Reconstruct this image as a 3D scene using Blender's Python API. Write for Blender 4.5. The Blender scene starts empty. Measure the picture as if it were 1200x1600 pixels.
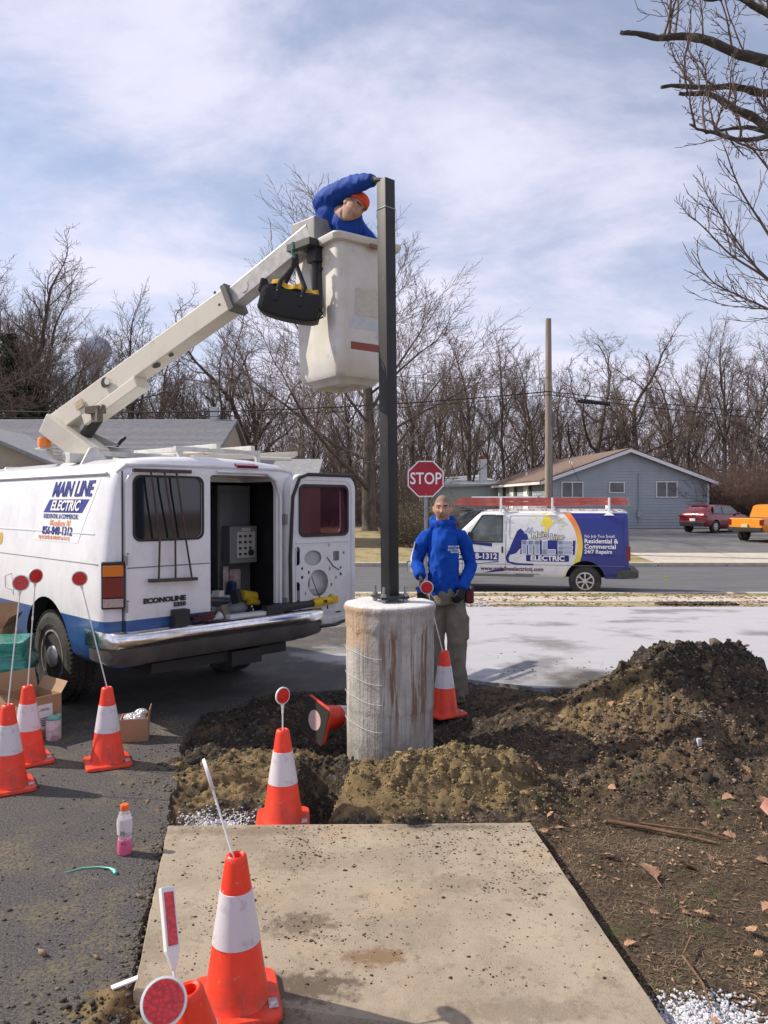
import bpy, bmesh, math, random
import numpy as np
from math import sin, cos, pi, radians, atan2, sqrt, exp
from mathutils import Vector, Matrix, noise as mnoise
from mathutils.geometry import tessellate_polygon
random.seed(7)
S = bpy.context.scene
COL = S.collection
# ---------------- camera ----------------
CAMZ = 1.70
cd = bpy.data.cameras.new('camera'); cam = bpy.data.objects.new('camera', cd); COL.objects.link(cam)
cam.location = (0, 0, CAMZ); cam.rotation_euler = (radians(90 - 0.716), 0, 0)
cd.sensor_fit = 'VERTICAL'; cd.sensor_height = 36.0; cd.lens = 36.0 * 1200 / 1600
cd.clip_start = 0.05; cd.clip_end = 2000
S.camera = cam
# ---------------- light ----------------
SUN_EL = radians(40); SX, SY = -0.975, 0.22
w = bpy.data.worlds.new('World'); S.world = w; w.use_nodes = True
nt = w.node_tree; nt.nodes.clear(); N = nt.nodes; Lk = nt.links.new
out = N.new('ShaderNodeOutputWorld'); bg = N.new('ShaderNodeBackground'); Lk(bg.outputs[0], out.inputs[0])
sky = N.new('ShaderNodeTexSky'); sky.sky_type = 'NISHITA'; sky.sun_disc = False
sky.sun_elevation = SUN_EL; sky.sun_rotation = atan2(SX, SY); sky.air_density = 1.0; sky.dust_density = 0.6; sky.ozone_density = 2.5
tc = N.new('ShaderNodeTexCoord'); sep = N.new('ShaderNodeSeparateXYZ'); Lk(tc.outputs['Generated'], sep.inputs[0])
def wmath(op, a, b=None):
    m = N.new('ShaderNodeMath'); m.operation = op
    for i, v in enumerate((a, b)):
        if v is None: continue
        if isinstance(v, (int, float)): m.inputs[i].default_value = v
        else: Lk(v, m.inputs[i])
    return m.outputs[0]
zz = wmath('ADD', wmath('MAXIMUM', sep.outputs[2], 0.0), 0.34)
cb = N.new('ShaderNodeCombineXYZ'); Lk(wmath('DIVIDE', sep.outputs[0], zz), cb.inputs[0]); Lk(wmath('DIVIDE', sep.outputs[1], zz), cb.inputs[1])
mp = N.new('ShaderNodeMapping'); Lk(cb.outputs[0], mp.inputs[0]); mp.inputs['Rotation'].default_value = (0, 0, radians(52)); mp.inputs['Scale'].default_value = (0.85, 1.25, 1); mp.inputs['Location'].default_value = (3.6, .9, 0)
n1 = N.new('ShaderNodeTexNoise'); Lk(mp.outputs[0], n1.inputs['Vector']); n1.inputs['Scale'].default_value = 1.9; n1.inputs['Detail'].default_value = 9; n1.inputs['Roughness'].default_value = 0.6; n1.inputs['Distortion'].default_value = 0.25
rp = N.new('ShaderNodeValToRGB'); Lk(n1.outputs[0], rp.inputs[0]); rp.color_ramp.interpolation = 'EASE'
rp.color_ramp.elements[0].position = 0.34; rp.color_ramp.elements[0].color = (0.26, 0.26, 0.26, 1)
rp.color_ramp.elements[1].position = 0.66; rp.color_ramp.elements[1].color = (0.93, 0.93, 0.93, 1)
# cloud whiteness thins out with height, milky towards the horizon
hz = wmath('MULTIPLY', wmath('SUBTRACT', 0.34, sep.outputs[2]), 1.5); hz = wmath('MAXIMUM', hz, 0.0)
fac = wmath('MINIMUM', wmath('ADD', rp.outputs[0], hz), 0.96)
sc_ = N.new('ShaderNodeVectorMath'); sc_.operation = 'SCALE'; Lk(sky.outputs[0], sc_.inputs[0]); sc_.inputs['Scale'].default_value = 1.15
mx = N.new('ShaderNodeMix'); mx.data_type = 'RGBA'; Lk(fac, mx.inputs[0]); Lk(sc_.outputs[0], mx.inputs[6]); mx.inputs[7].default_value = (7.5, 7.35, 8.8, 1)
Lk(mx.outputs[2], bg.inputs[0]); bg.inputs[1].default_value = 0.10
sd = bpy.data.lights.new('sun', 'SUN'); sd.energy = 5.0; sd.angle = radians(0.55); sd.color = (1.0, 0.90, 0.76)
sun = bpy.data.objects.new('sun', sd); COL.objects.link(sun)
sun.rotation_euler = Vector((SX * cos(SUN_EL), SY * cos(SUN_EL), sin(SUN_EL))).to_track_quat('Z', 'Y').to_euler()
sun.location = (-20, 5, 20)
S.view_settings.view_transform = 'Standard'; S.view_settings.look = 'None'; S.view_settings.exposure = 0.26
S.view_settings.gamma = 1.0; S.view_settings.use_curve_mapping = False

# ---------------- helpers ----------------
def put(o, label=None, cat=None, group=None, kind=None):
    if label: o['label'] = label
    if cat: o['category'] = cat
    if group: o['group'] = group
    if kind: o['kind'] = kind
    return o
def empty(name, loc=(0, 0, 0), rz=0.0, label=None, cat=None, group=None, parent=None):
    o = bpy.data.objects.new(name, None); COL.objects.link(o); o.location = loc; o.rotation_euler = (0, 0, rz)
    o.empty_display_size = 0.1
    if parent: o.parent = parent
    return put(o, label, cat, group)
def copy_tree(o, parent=None):
    c = o.copy(); COL.objects.link(c)
    if parent is not None: c.parent = parent
    for ch in list(o.children): copy_tree(ch, c)
    return c
def V(*a): return Vector(a)
class MB:
    def __init__(s): s.v = []; s.f = []; s.m = []; s.M = None
    def add(s, vs, fs, mi=0):
        b = len(s.v)
        if s.M is not None: vs = [s.M @ Vector(p) for p in vs]
        s.v += [tuple(p) for p in vs]; s.f += [tuple(b + i for i in f) for f in fs]; s.m += [mi] * len(fs)
        return s
    def box(s, c, d, mi=0, rot=None, top=None):
        # c centre, d full size, top=(sx,sy) scale of the upper face
        hx, hy, hz = d[0] / 2, d[1] / 2, d[2] / 2; tx, ty = top or (1, 1)
        vs = [(-hx, -hy, -hz), (hx, -hy, -hz), (hx, hy, -hz), (-hx, hy, -hz), (-hx * tx, -hy * ty, hz), (hx * tx, -hy * ty, hz), (hx * tx, hy * ty, hz), (-hx * tx, hy * ty, hz)]
        R = rot.to_matrix() if hasattr(rot, 'to_matrix') else (rot or Matrix.Identity(3))
        return s.add([R @ Vector(p) + Vector(c) for p in vs], [(0, 3, 2, 1), (4, 5, 6, 7), (0, 1, 5, 4), (1, 2, 6, 5), (2, 3, 7, 6), (3, 0, 4, 7)], mi)
    def bar(s, a, b, wd, ht, mi=0, up=(0, 0, 1)):
        a, b = Vector(a), Vector(b); y = (b - a); L = y.length; y.normalize(); x = y.cross(Vector(up)).normalized(); z = x.cross(y)
        R = Matrix((x, y, z)).transposed()
        return s.box((a + b) / 2, (wd, L, ht), mi, rot=R)
    def tube(s, pts, r, n=8, mi=0, cap=True, flat=None, upv=None):
        pts = [Vector(p) for p in pts]
        if isinstance(r, (int, float)): r = [r] * len(pts)
        vs = []; prev = None
        for i, p in enumerate(pts):
            d = (pts[min(i + 1, len(pts) - 1)] - pts[max(i - 1, 0)])
            if d.length < 1e-9: d = Vector((0, 0, 1))
            d.normalize()
            u0 = prev if prev is not None else (Vector(upv) if upv else (Vector((0, 0, 1)) if abs(d.z) < 0.9 else Vector((1, 0, 0))))
            u = u0 - d * u0.dot(d); u.normalize(); q = d.cross(u); prev = u
            ra, rb = (r[i] if isinstance(r[i], tuple) else (r[i], r[i]))
            for k in range(n):
                a = 2 * pi * k / n
                vs.append(p + q * cos(a) * ra + u * sin(a) * rb)
        fs = []
        for i in range(len(pts) - 1):
            for k in range(n):
                k2 = (k + 1) % n; fs.append((i * n + k, i * n + k2, (i + 1) * n + k2, (i + 1) * n + k))
        if cap: fs.append(tuple(range(n - 1, -1, -1))); fs.append(tuple((len(pts) - 1) * n + k for k in range(n)))
        return s.add(vs, fs, mi)
    def lathe(s, prof, n=24, c=(0, 0, 0), mi=0, ax=None, mis=None, cap=True):
        # prof: (r,z) list; ax: 3x3 rotation
        vs = []; R = ax or Matrix.Identity(3)
        for r, z in prof:
            for k in range(n):
                a = 2 * pi * k / n; vs.append(R @ Vector((r * cos(a), r * sin(a), z)) + Vector(c))
        for i in range(len(prof) - 1):
            m_ = mis[i] if mis else mi
            b = len(s.v)
            ring = [vs[i * n + k] for k in range(n)] + [vs[(i + 1) * n + k] for k in range(n)]
            s.add(ring, [(k, (k + 1) % n, n + (k + 1) % n, n + k) for k in range(n)], m_)
        if cap and prof[0][0] > 1e-5: s.add(vs[:n], [tuple(range(n - 1, -1, -1))], mis[0] if mis else mi)
        if cap and prof[-1][0] > 1e-5: s.add(vs[-n:], [tuple(range(n))], mis[-1] if mis else mi)
        return s
    def loft(s, rings, mi=0, cap=True):
        n = len(rings[0]); vs = [p for r in rings for p in r]; fs = []
        for i in range(len(rings) - 1):
            for k in range(n):
                k2 = (k + 1) % n; fs.append((i * n + k, i * n + k2, (i + 1) * n + k2, (i + 1) * n + k))
        if cap: fs.append(tuple(range(n - 1, -1, -1))); fs.append(tuple((len(rings) - 1) * n + k for k in range(n)))
        return s.add(vs, fs, mi)
    def ball(s, c, r, n=12, m=8, mi=0, rot=None):
        r = r if isinstance(r, tuple) else (r, r, r); vs = [(0, 0, -1)]; fs = []
        for i in range(1, m):
            t = pi * i / m
            for k in range(n): a = 2 * pi * k / n; vs.append((sin(t) * cos(a), sin(t) * sin(a), -cos(t)))
        vs.append((0, 0, 1)); top = len(vs) - 1
        for k in range(n):
            k2 = (k + 1) % n; fs.append((0, 1 + k2, 1 + k)); fs.append((top, top - n + k, top - n + k2))
            for i in range(m - 2): fs.append((1 + i * n + k, 1 + i * n + k2, 1 + (i + 1) * n + k2, 1 + (i + 1) * n + k))
        R = rot or Matrix.Identity(3)
        return s.add([R @ Vector((p[0] * r[0], p[1] * r[1], p[2] * r[2])) + Vector(c) for p in vs], fs, mi)
    def mesh(s, name, mats, smooth=None, weld=True, bevel=0):
        me = bpy.data.meshes.new(name); me.from_pydata(s.v, [], s.f)
        for m_ in (mats if isinstance(mats, (list, tuple)) else [mats]): me.materials.append(m_)
        me.polygons.foreach_set('material_index', s.m)
        if weld or bevel:
            bm = bmesh.new(); bm.from_mesh(me); bmesh.ops.remove_doubles(bm, verts=bm.verts, dist=1e-5)
            bmesh.ops.recalc_face_normals(bm, faces=bm.faces)
            if bevel:
                es = [e for e in bm.edges if len(e.link_faces) == 2 and e.calc_face_angle() > radians(35)]
                bmesh.ops.bevel(bm, geom=es, offset=bevel, segments=2, profile=0.6, affect='EDGES', clamp_overlap=True)
            bm.to_mesh(me); bm.free()
        if smooth is not None:
            me.polygons.foreach_set('use_smooth', [True] * len(me.polygons))
            if smooth < 180: me.set_sharp_from_angle(angle=radians(smooth))
        me.update(); return me
    def build(s, name, mats, parent=None, smooth=None, weld=True, bevel=0, loc=None, rz=None):
        o = bpy.data.objects.new(name, s.mesh(name, mats, smooth, weld, bevel)); COL.objects.link(o)
        if parent: o.parent = parent
        if loc: o.location = loc
        if rz: o.rotation_euler = (0, 0, rz)
        return o
def evalmesh(o, name=None):
    dg = bpy.context.evaluated_depsgraph_get(); dg.update()
    me = bpy.data.meshes.new_from_object(o.evaluated_get(dg), preserve_all_data_layers=True, depsgraph=dg)
    return me
def bake(o):
    me = evalmesh(o); o.modifiers.clear(); o.data = me; return o
def boolean(o, cutter, op='DIFFERENCE'):
    cutter.parent = o.parent; bpy.context.view_layer.update()
    m = o.modifiers.new('b', 'BOOLEAN'); m.object = cutter; m.operation = op; m.solver = 'EXACT'
    try: m.material_mode = 'TRANSFER'
    except Exception: pass
    bake(o); bpy.data.objects.remove(cutter, do_unlink=True); return o
def sharp(me, ang=35):
    me.polygons.foreach_set('use_smooth', [True] * len(me.polygons)); me.set_sharp_from_angle(angle=radians(ang)); me.update()
def rrect(x0, x1, y0, y1, r, n=5):
    pts = []
    rs = r if isinstance(r, (tuple, list)) else (r,) * 4   # order: x1y0, x1y1, x0y1, x0y0
    for (cx, cy, a0, q) in ((x1, y0, -90, 0), (x1, y1, 0, 1), (x0, y1, 90, 2), (x0, y0, 180, 3)):
        R_ = rs[q]; ccx = cx - R_ if cx == x1 else cx + R_; ccy = cy - R_ if cy == y1 else cy + R_
        for i in range(n + 1): a = radians(a0 + 90 * i / n); pts.append((ccx + R_ * cos(a), ccy + R_ * sin(a)))
    return pts
def circ(cx, cy, rx, ry=None, n=20): ry = ry or rx; return [(cx + rx * cos(2 * pi * i / n), cy + ry * sin(2 * pi * i / n)) for i in range(n)]
def curvemesh(loops, ext, bev=0.0):
    cu = bpy.data.curves.new('t', 'CURVE'); cu.dimensions = '2D'; cu.fill_mode = 'BOTH'; cu.extrude = ext / 2; cu.bevel_depth = bev; cu.bevel_resolution = 1
    for lp in loops:
        sp = cu.splines.new('POLY'); sp.points.add(len(lp) - 1); sp.use_cyclic_u = True
        for i, p in enumerate(lp): sp.points[i].co = (p[0], p[1], 0, 1)
    o = bpy.data.objects.new('t', cu); COL.objects.link(o); me = evalmesh(o)
    bpy.data.objects.remove(o, do_unlink=True); bpy.data.curves.remove(cu)
    return me
def plate(name, loops, ext, M, mats, parent=None, bev=0.0, smooth=40):
    """flat plate outline+holes in (u,v), thickness ext, placed by 4x4 M"""
    me = curvemesh(loops, ext, bev); me.transform(M); me.materials.clear()
    for m_ in (mats if isinstance(mats, (list, tuple)) else [mats]): me.materials.append(m_)
    me.polygons.foreach_set('material_index', [0] * len(me.polygons))
    sharp(me, smooth); me.name = name
    o = bpy.data.objects.new(name, me); COL.objects.link(o)
    if parent: o.parent = parent
    return o
def frame(o, u, v):
    u = Vector(u).normalized(); v = Vector(v); v = (v - u * v.dot(u)).normalized(); w_ = u.cross(v)
    M = Matrix((u, v, w_)).transposed().to_4x4(); M.translation = Vector(o); return M
def text(name, s, size, o, u, v, mat_, parent=None, ext=0.002, shear=0.0, off=0.0, sx=1.0, align='CENTER', warp=None, space=1.0):
    cu = bpy.data.curves.new('t', 'FONT'); cu.body = s; cu.size = size; cu.extrude = ext / 2; cu.shear = shear; cu.offset = off; cu.align_x = align; cu.align_y = 'CENTER'; cu.resolution_u = 3; cu.space_character = space
    ob = bpy.data.objects.new('t', cu); COL.objects.link(ob); me = evalmesh(ob)
    bpy.data.objects.remove(ob, do_unlink=True); bpy.data.curves.remove(cu)
    if warp:
        bm = bmesh.new(); bm.from_mesh(me)
        bmesh.ops.triangulate(bm, faces=bm.faces); bmesh.ops.subdivide_edges(bm, edges=[e for e in bm.edges if e.calc_length() > size * 0.25], cuts=1)
        bm.to_mesh(me); bm.free()
    me.transform(frame(o, u, v) @ Matrix.Diagonal((sx, 1, 1, 1)))
    if warp:
        for p in me.vertices: p.co = warp(p.co)
    me.materials.clear(); me.materials.append(mat_); me.update(); me.name = name
    ob = bpy.data.objects.new(name, me); COL.objects.link(ob)
    if parent: ob.parent = parent
    return ob
# numpy value noise
_rng = np.random.RandomState(3); _perm = _rng.rand(256, 256)
def vn(x, y):
    xi = np.floor(x).astype(int); yi = np.floor(y).astype(int); fx = x - xi; fy = y - yi
    fx = fx * fx * (3 - 2 * fx); fy = fy * fy * (3 - 2 * fy)
    a = _perm[xi % 256, yi % 256]; b = _perm[(xi + 1) % 256, yi % 256]; c = _perm[xi % 256, (yi + 1) % 256]; d = _perm[(xi + 1) % 256, (yi + 1) % 256]
    return (a * (1 - fx) + b * fx) * (1 - fy) + (c * (1 - fx) + d * fx) * fy - 0.5
def fbm(x, y, o=5, g=0.5):
    t = 0; a = 1
    for i in range(o):
        t = t + a * vn(x * 2 ** i + 17.3 * i, y * 2 ** i + 9.1 * i); a *= g
    return t
def ss(a, b, x): t = np.clip((x - a) / (b - a), 0, 1); return t * t * (3 - 2 * t)
_py = [0, 9, 16, 18, 27, 30, 42, 48, 400]; _pz = [0, 0, -.42, -.42, -.42, -.28, .03, .08, .3]
def zprof(y): return np.interp(y, _py, _pz)

# ---------------- materials ----------------
MATS = {}
def mat(name, col, rough=0.6, metal=0.0, col2=None, scale=8.0, lo=0.35, hi=0.65, detail=6, bump=0.0, bscale=60.0, bdist=0.01, spec=0.5, coat=0.0, trans=0.0, emis=None, island=0.0, ior=1.45, stretch=(1, 1, 1), col3=None, scale3=2.0, lo3=.5, hi3=.6, alpha=1.0):
    if name in MATS: return MATS[name]
    m = bpy.data.materials.new(name); m.use_nodes = True; t = m.node_tree; n = t.nodes; l = t.links.new
    b = n['Principled BSDF']; b.inputs['Roughness'].default_value = rough; b.inputs['Metallic'].default_value = metal
    b.inputs['Specular IOR Level'].default_value = spec; b.inputs['Coat Weight'].default_value = coat; b.inputs['Coat Roughness'].default_value = 0.08
    b.inputs['Transmission Weight'].default_value = trans; b.inputs['IOR'].default_value = ior; b.inputs['Alpha'].default_value = alpha
    b.inputs['Base Color'].default_value = (*col, 1)
    tcn = n.new('ShaderNodeTexCoord'); mpn = n.new('ShaderNodeMapping'); l(tcn.outputs['Object'], mpn.inputs[0]); mpn.inputs['Scale'].default_value = stretch
    vec = mpn.outputs[0]
    last = None
    if col2 is not None:
        nn = n.new('ShaderNodeTexNoise'); l(vec, nn.inputs['Vector']); nn.inputs['Scale'].default_value = scale; nn.inputs['Detail'].default_value = detail; nn.inputs['Roughness'].default_value = 0.6
        r = n.new('ShaderNodeMapRange'); l(nn.outputs[0], r.inputs[0]); r.inputs[1].default_value = lo; r.inputs[2].default_value = hi
        x = n.new('ShaderNodeMix'); x.data_type = 'RGBA'; l(r.outputs[0], x.inputs[0]); x.inputs[6].default_value = (*col, 1); x.inputs[7].default_value = (*col2, 1); last = x.outputs[2]
    if col3 is not None:
        nn = n.new('ShaderNodeTexNoise'); l(vec, nn.inputs['Vector']); nn.inputs['Scale'].default_value = scale3; nn.inputs['Detail'].default_value = 5
        r = n.new('ShaderNodeMapRange'); l(nn.outputs[0], r.inputs[0]); r.inputs[1].default_value = lo3; r.inputs[2].default_value = hi3
        x = n.new('ShaderNodeMix'); x.data_type = 'RGBA'; l(r.outputs[0], x.inputs[0])
        if last is not None: l(last, x.inputs[6])
        else: x.inputs[6].default_value = (*col, 1)
        x.inputs[7].default_value = (*col3, 1); last = x.outputs[2]
    if island:
        g = n.new('ShaderNodeNewGeometry'); hs = n.new('ShaderNodeHueSaturation')
        r = n.new('ShaderNodeMapRange'); l(g.outputs['Random Per Island'], r.inputs[0]); r.inputs[3].default_value = 1 - island; r.inputs[4].default_value = 1 + island
        l(r.outputs[0], hs.inputs['Value'])
        if last is not None: l(last, hs.inputs['Color'])
        else: hs.inputs['Color'].default_value = (*col, 1)
        last = hs.outputs[0]
    if last is not None: l(last, b.inputs['Base Color'])
    if bump:
        nb = n.new('ShaderNodeTexNoise'); l(vec, nb.inputs['Vector']); nb.inputs['Scale'].default_value = bscale; nb.inputs['Detail'].default_value = 5
        bp = n.new('ShaderNodeBump'); l(nb.outputs[0], bp.inputs['Height']); bp.inputs['Strength'].default_value = bump; bp.inputs['Distance'].default_value = bdist; l(bp.outputs[0], b.inputs['Normal'])
    if emis: b.inputs['Emission Color'].default_value = (*emis[:3], 1); b.inputs['Emission Strength'].default_value = emis[3]
    MATS[name] = m; return m
class NG:
    """small node helper for hand-made materials"""
    def __init__(s, m): s.t = m.node_tree; s.n = s.t.nodes; s.l = s.t.links.new; s.b = s.n['Principled BSDF']
    def m(s, op, a, b=None, c=None):
        x = s.n.new('ShaderNodeMath'); x.operation = op
        for i, v in enumerate((a, b, c)):
            if v is None: continue
            if isinstance(v, (int, float)): x.inputs[i].default_value = v
            else: s.l(v, x.inputs[i])
        return x.outputs[0]
    def mix(s, f, a, b):
        x = s.n.new('ShaderNodeMix'); x.data_type = 'RGBA'
        for i, v in ((0, f), (6, a), (7, b)):
            if isinstance(v, (int, float)): x.inputs[i].default_value = v
            elif isinstance(v, tuple): x.inputs[i].default_value = (*v, 1)
            else: s.l(v, x.inputs[i])
        return x.outputs[2]
    def rng(s, v, a, b, c=0.0, d=1.0):
        x = s.n.new('ShaderNodeMapRange'); s.l(v, x.inputs[0])
        for i, q in enumerate((a, b, c, d)): x.inputs[i + 1].default_value = q
        return x.outputs[0]
    def noise(s, vec, sc, det=5, ro=0.55):
        x = s.n.new('ShaderNodeTexNoise'); s.l(vec, x.inputs['Vector']); x.inputs['Scale'].default_value = sc; x.inputs['Detail'].default_value = det; x.inputs['Roughness'].default_value = ro; return x.outputs[0]
    def obj(s, stretch=(1, 1, 1)):
        a = s.n.new('ShaderNodeTexCoord'); b = s.n.new('ShaderNodeMapping'); s.l(a.outputs['Object'], b.inputs[0]); b.inputs['Scale'].default_value = stretch; return b.outputs[0]
    def xyz(s, v): x = s.n.new('ShaderNodeSeparateXYZ'); s.l(v, x.inputs[0]); return x.outputs
    def bump(s, h, st=0.5, dist=0.01):
        x = s.n.new('ShaderNodeBump'); s.l(h, x.inputs['Height']); x.inputs['Strength'].default_value = st; x.inputs['Distance'].default_value = dist; s.l(x.outputs[0], s.b.inputs['Normal'])
def newmat(name, rough=0.6, **k):
    m = mat(name, (0.5, 0.5, 0.5), rough, **k); return m, NG(m)
# ================= SETTING =================
asphalt, g = newmat('asphalt_dusty', 0.9)
o_ = g.obj(); s_ = g.xyz(o_)
base = g.mix(g.rng(g.noise(o_, 95, 4, .8), .40, .62), (0.014, 0.014, 0.015), (0.145, 0.136, 0.132))
sand = g.rng(g.noise(o_, 2.3, 8, .72), .48, .62); sand = g.m('MULTIPLY', sand, g.rng(g.noise(o_, 46, 4, .6), .42, .6)); 
base = g.mix(g.m('MULTIPLY', sand, 0.8), base, (0.22, 0.17, 0.085))
base = g.mix(g.m('MULTIPLY', g.rng(g.noise(o_, 0.9, 4), .45, .7), .35), base, (0.06, 0.058, 0.057))
# cement dust lying over the far half of the drive
dust = g.m('ADD', g.m('ADD', g.rng(s_[1], 6.3, 8.0), g.m('MULTIPLY', g.rng(s_[0], -0.9, 0.8), 0.8)), g.rng(g.noise(o_, .8, 6, .6), .35, .65, -.35, .45))
dust = g.m('MULTIPLY', g.rng(dust, 1.25, 1.75), g.rng(g.noise(g.obj((1, 4, 1)), 2.2, 6, .65), .2, .5, .80, 1.0))
base = g.mix(dust, base, (0.40, 0.405, 0.43)); g.l(base, g.b.inputs['Base Color'])
g.bump(g.noise(o_, 210, 3, .7), 0.9, 0.006)
road_m = mat('road_asphalt', (0.085, 0.087, 0.092), 0.85, col2=(0.12, 0.12, 0.125), scale=3, bump=.3, bscale=80, bdist=.005, stretch=(0.3, 1, 1))
lot_m = mat('lot_asphalt', (0.10, 0.10, 0.105), 0.9, col2=(0.15, 0.15, 0.15), scale=2)
grass_m = mat('dry_grass', (0.24, 0.19, 0.095), 0.95, col2=(0.36, 0.28, 0.15), scale=7, col3=(0.14, 0.15, 0.06), scale3=1.3, lo3=.5, hi3=.66, bump=.6, bscale=30, bdist=.04)
leaf_ground = mat('leaf_litter', (0.11, 0.082, 0.055), 0.95, col2=(0.22, 0.15, 0.09), scale=5, bump=.6, bscale=20, bdist=.05)
walk_m = mat('pale_concrete', (0.40, 0.36, 0.30), 0.9, col2=(0.50, 0.46, 0.39), scale=5, bump=.3, bscale=50)

def grid(name, xs, ys, zf, m, kind='structure', keep=None, smooth=True):
    X, Y = np.meshgrid(xs, ys); Z = zf(X, Y); nx, ny = len(xs), len(ys)
    co = np.stack([X, Y, Z], -1).reshape(-1, 3)
    i = np.arange(ny - 1)[:, None] * nx + np.arange(nx - 1)[None]; q = np.stack([i, i + 1, i + nx + 1, i + nx], -1).reshape(-1, 4)
    if keep is not None:
        cx = co[q].mean(1); q = q[keep(cx[:, 0], cx[:, 1])]
    me = bpy.data.meshes.new(name); me.vertices.add(len(co)); me.vertices.foreach_set('co', co.ravel())
    me.loops.add(q.size); me.loops.foreach_set('vertex_index', q.ravel()); me.polygons.add(len(q))
    me.polygons.foreach_set('loop_start', np.arange(len(q)) * 4); me.polygons.foreach_set('loop_total', np.full(len(q), 4))
    me.update(calc_edges=True); me.validate()
    if smooth: me.polygons.foreach_set('use_smooth', [True] * len(q))
    for mm in (m if isinstance(m, list) else [m]): me.materials.append(mm)
    o = bpy.data.objects.new(name, me); COL.objects.link(o)
    if kind: o['kind'] = kind
    return o
# one sheet to the horizon (lies lower where the dug ground, drive and road are)
def zbase(X, Y):
    z = zprof(Y) - 0.03
    z = np.where((Y > 17.7) & (Y < 27.3), -0.75, z)
    z = np.where(Y < 9.5, -0.7, z); return z + np.where(Y > 60, fbm(X / 25, Y / 25, 3) * .5, 0)
ys = np.unique(np.concatenate([np.linspace(-40, 0, 5), np.linspace(0, 60, 80), np.linspace(62, 400, 40)]))
ys = np.unique(np.concatenate([ys, [9.4, 9.5, 17.6, 17.7, 27.3, 27.4]]))
gm = grid('ground', np.linspace(-400, 400, 161), ys, zbase, leaf_ground)
def strip(name, x0, x1, y0, y1, m, dz=0.0, n=16, kind='structure', th=0.0):
    mb = MB(); yy = np.linspace(y0, y1, n)
    for a, b_ in zip(yy[:-1], yy[1:]):
        za, zb = zprof(a) + dz, zprof(b_) + dz
        mb.add([(x0, a, za), (x1, a, za), (x1, b_, zb), (x0, b_, zb)], [(0, 1, 2, 3)])
    if th:
        za, zb = zprof(y0) + dz, zprof(y1) + dz
        mb.add([(x0, y0, za), (x1, y0, za), (x1, y0, za - th), (x0, y0, za - th)], [(0, 3, 2, 1)])
        mb.add([(x0, y1, zb), (x1, y1, zb), (x1, y1, zb - th), (x0, y1, zb - th)], [(0, 1, 2, 3)])
    o = mb.build(name, m); o['kind'] = kind; return o
# road: flat at -0.55 between kerbs
mb = MB(); mb.add([(-120, 18.15, -.55), (120, 18.15, -.55), (120, 22.5, -.47), (-120, 22.5, -.47), (120, 26.85, -.55), (-120, 26.85, -.55)], [(0, 1, 2, 3), (3, 2, 4, 5)])
mb.build('road', road_m)['kind'] = 'structure'
kerb_m = mat('kerb_concrete', (0.36, 0.33, 0.28), .9, col2=(.46, .43, .37), scale=4)
for y in (18.0, 27.0):
    n_ = 0
    kr = empty('kerb', (0, y, 0)); kr['kind'] = 'structure'
    for i in range(-14, 16):
        MB().box((i * 2.4 + 1.2, 0, -.485), (2.385, .3 if y < 20 else .3, .145)).build('kerb_stone', kerb_m, kr, bevel=.02)
# verge beside the near kerb, tan walk, then the drive
strip('verge', -120, 120, 17.3, 17.86, grass_m, 0.002)
strip('pavement', -120, 120, 16.4, 17.3, walk_m, 0.004)
strip('front_verge', 2.2, 120, 15.3, 16.4, grass_m, 0.003, kind='structure')
strip('far_verge', -120, 9.6, 27.14, 40, grass_m, -0.01, 30)
strip('far_pavement', 9.6, 120, 27.14, 30.2, walk_m, -0.008)
strip('parking_lot', 9.0, 120, 30.2, 47.6, lot_m, -0.006, 30)
strip('lawn', -120, 9.0, 40, 62, grass_m, -0.012, 20)

# --- dug ground ---
def dirt_edge(y):   # x of the broken asphalt edge for a given y
    e = np.interp(y, [1.0, 2.5, 3.7, 4.1, 4.6, 5.0, 5.6, 6.2, 6.7, 7.2], [-.86, -.865, -1.09, -1.15, -1.22, -1.35, -1.5, -1.45, -1.1, -.6])
    return e + (vn(y * 9, y * 0 + 3.3) * .05 + vn(y * 2.3, y * 0 + 7.3) * .10) * np.interp(y, [3.7, 4.2], [.3, 1])
def far_edge(x):
    e = np.interp(x, [-1.2, -.2, .7, 1.2, 1.8, 2.6, 3.4, 6], [6.75, 7.0, 7.35, 7.15, 6.9, 7.1, 7.3, 7.4])
    return e + vn(x * 5, x * 0 + 1.3) * .12
def G(X, Y, cx, cy, rx, ry, p=2.0, a=0.0):
    c, s = cos(a), sin(a); u = (X - cx) * c + (Y - cy) * s; v = -(X - cx) * s + (Y - cy) * c
    return np.exp(-((np.abs(u) / rx) ** p + (np.abs(v) / ry) ** p))
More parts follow.
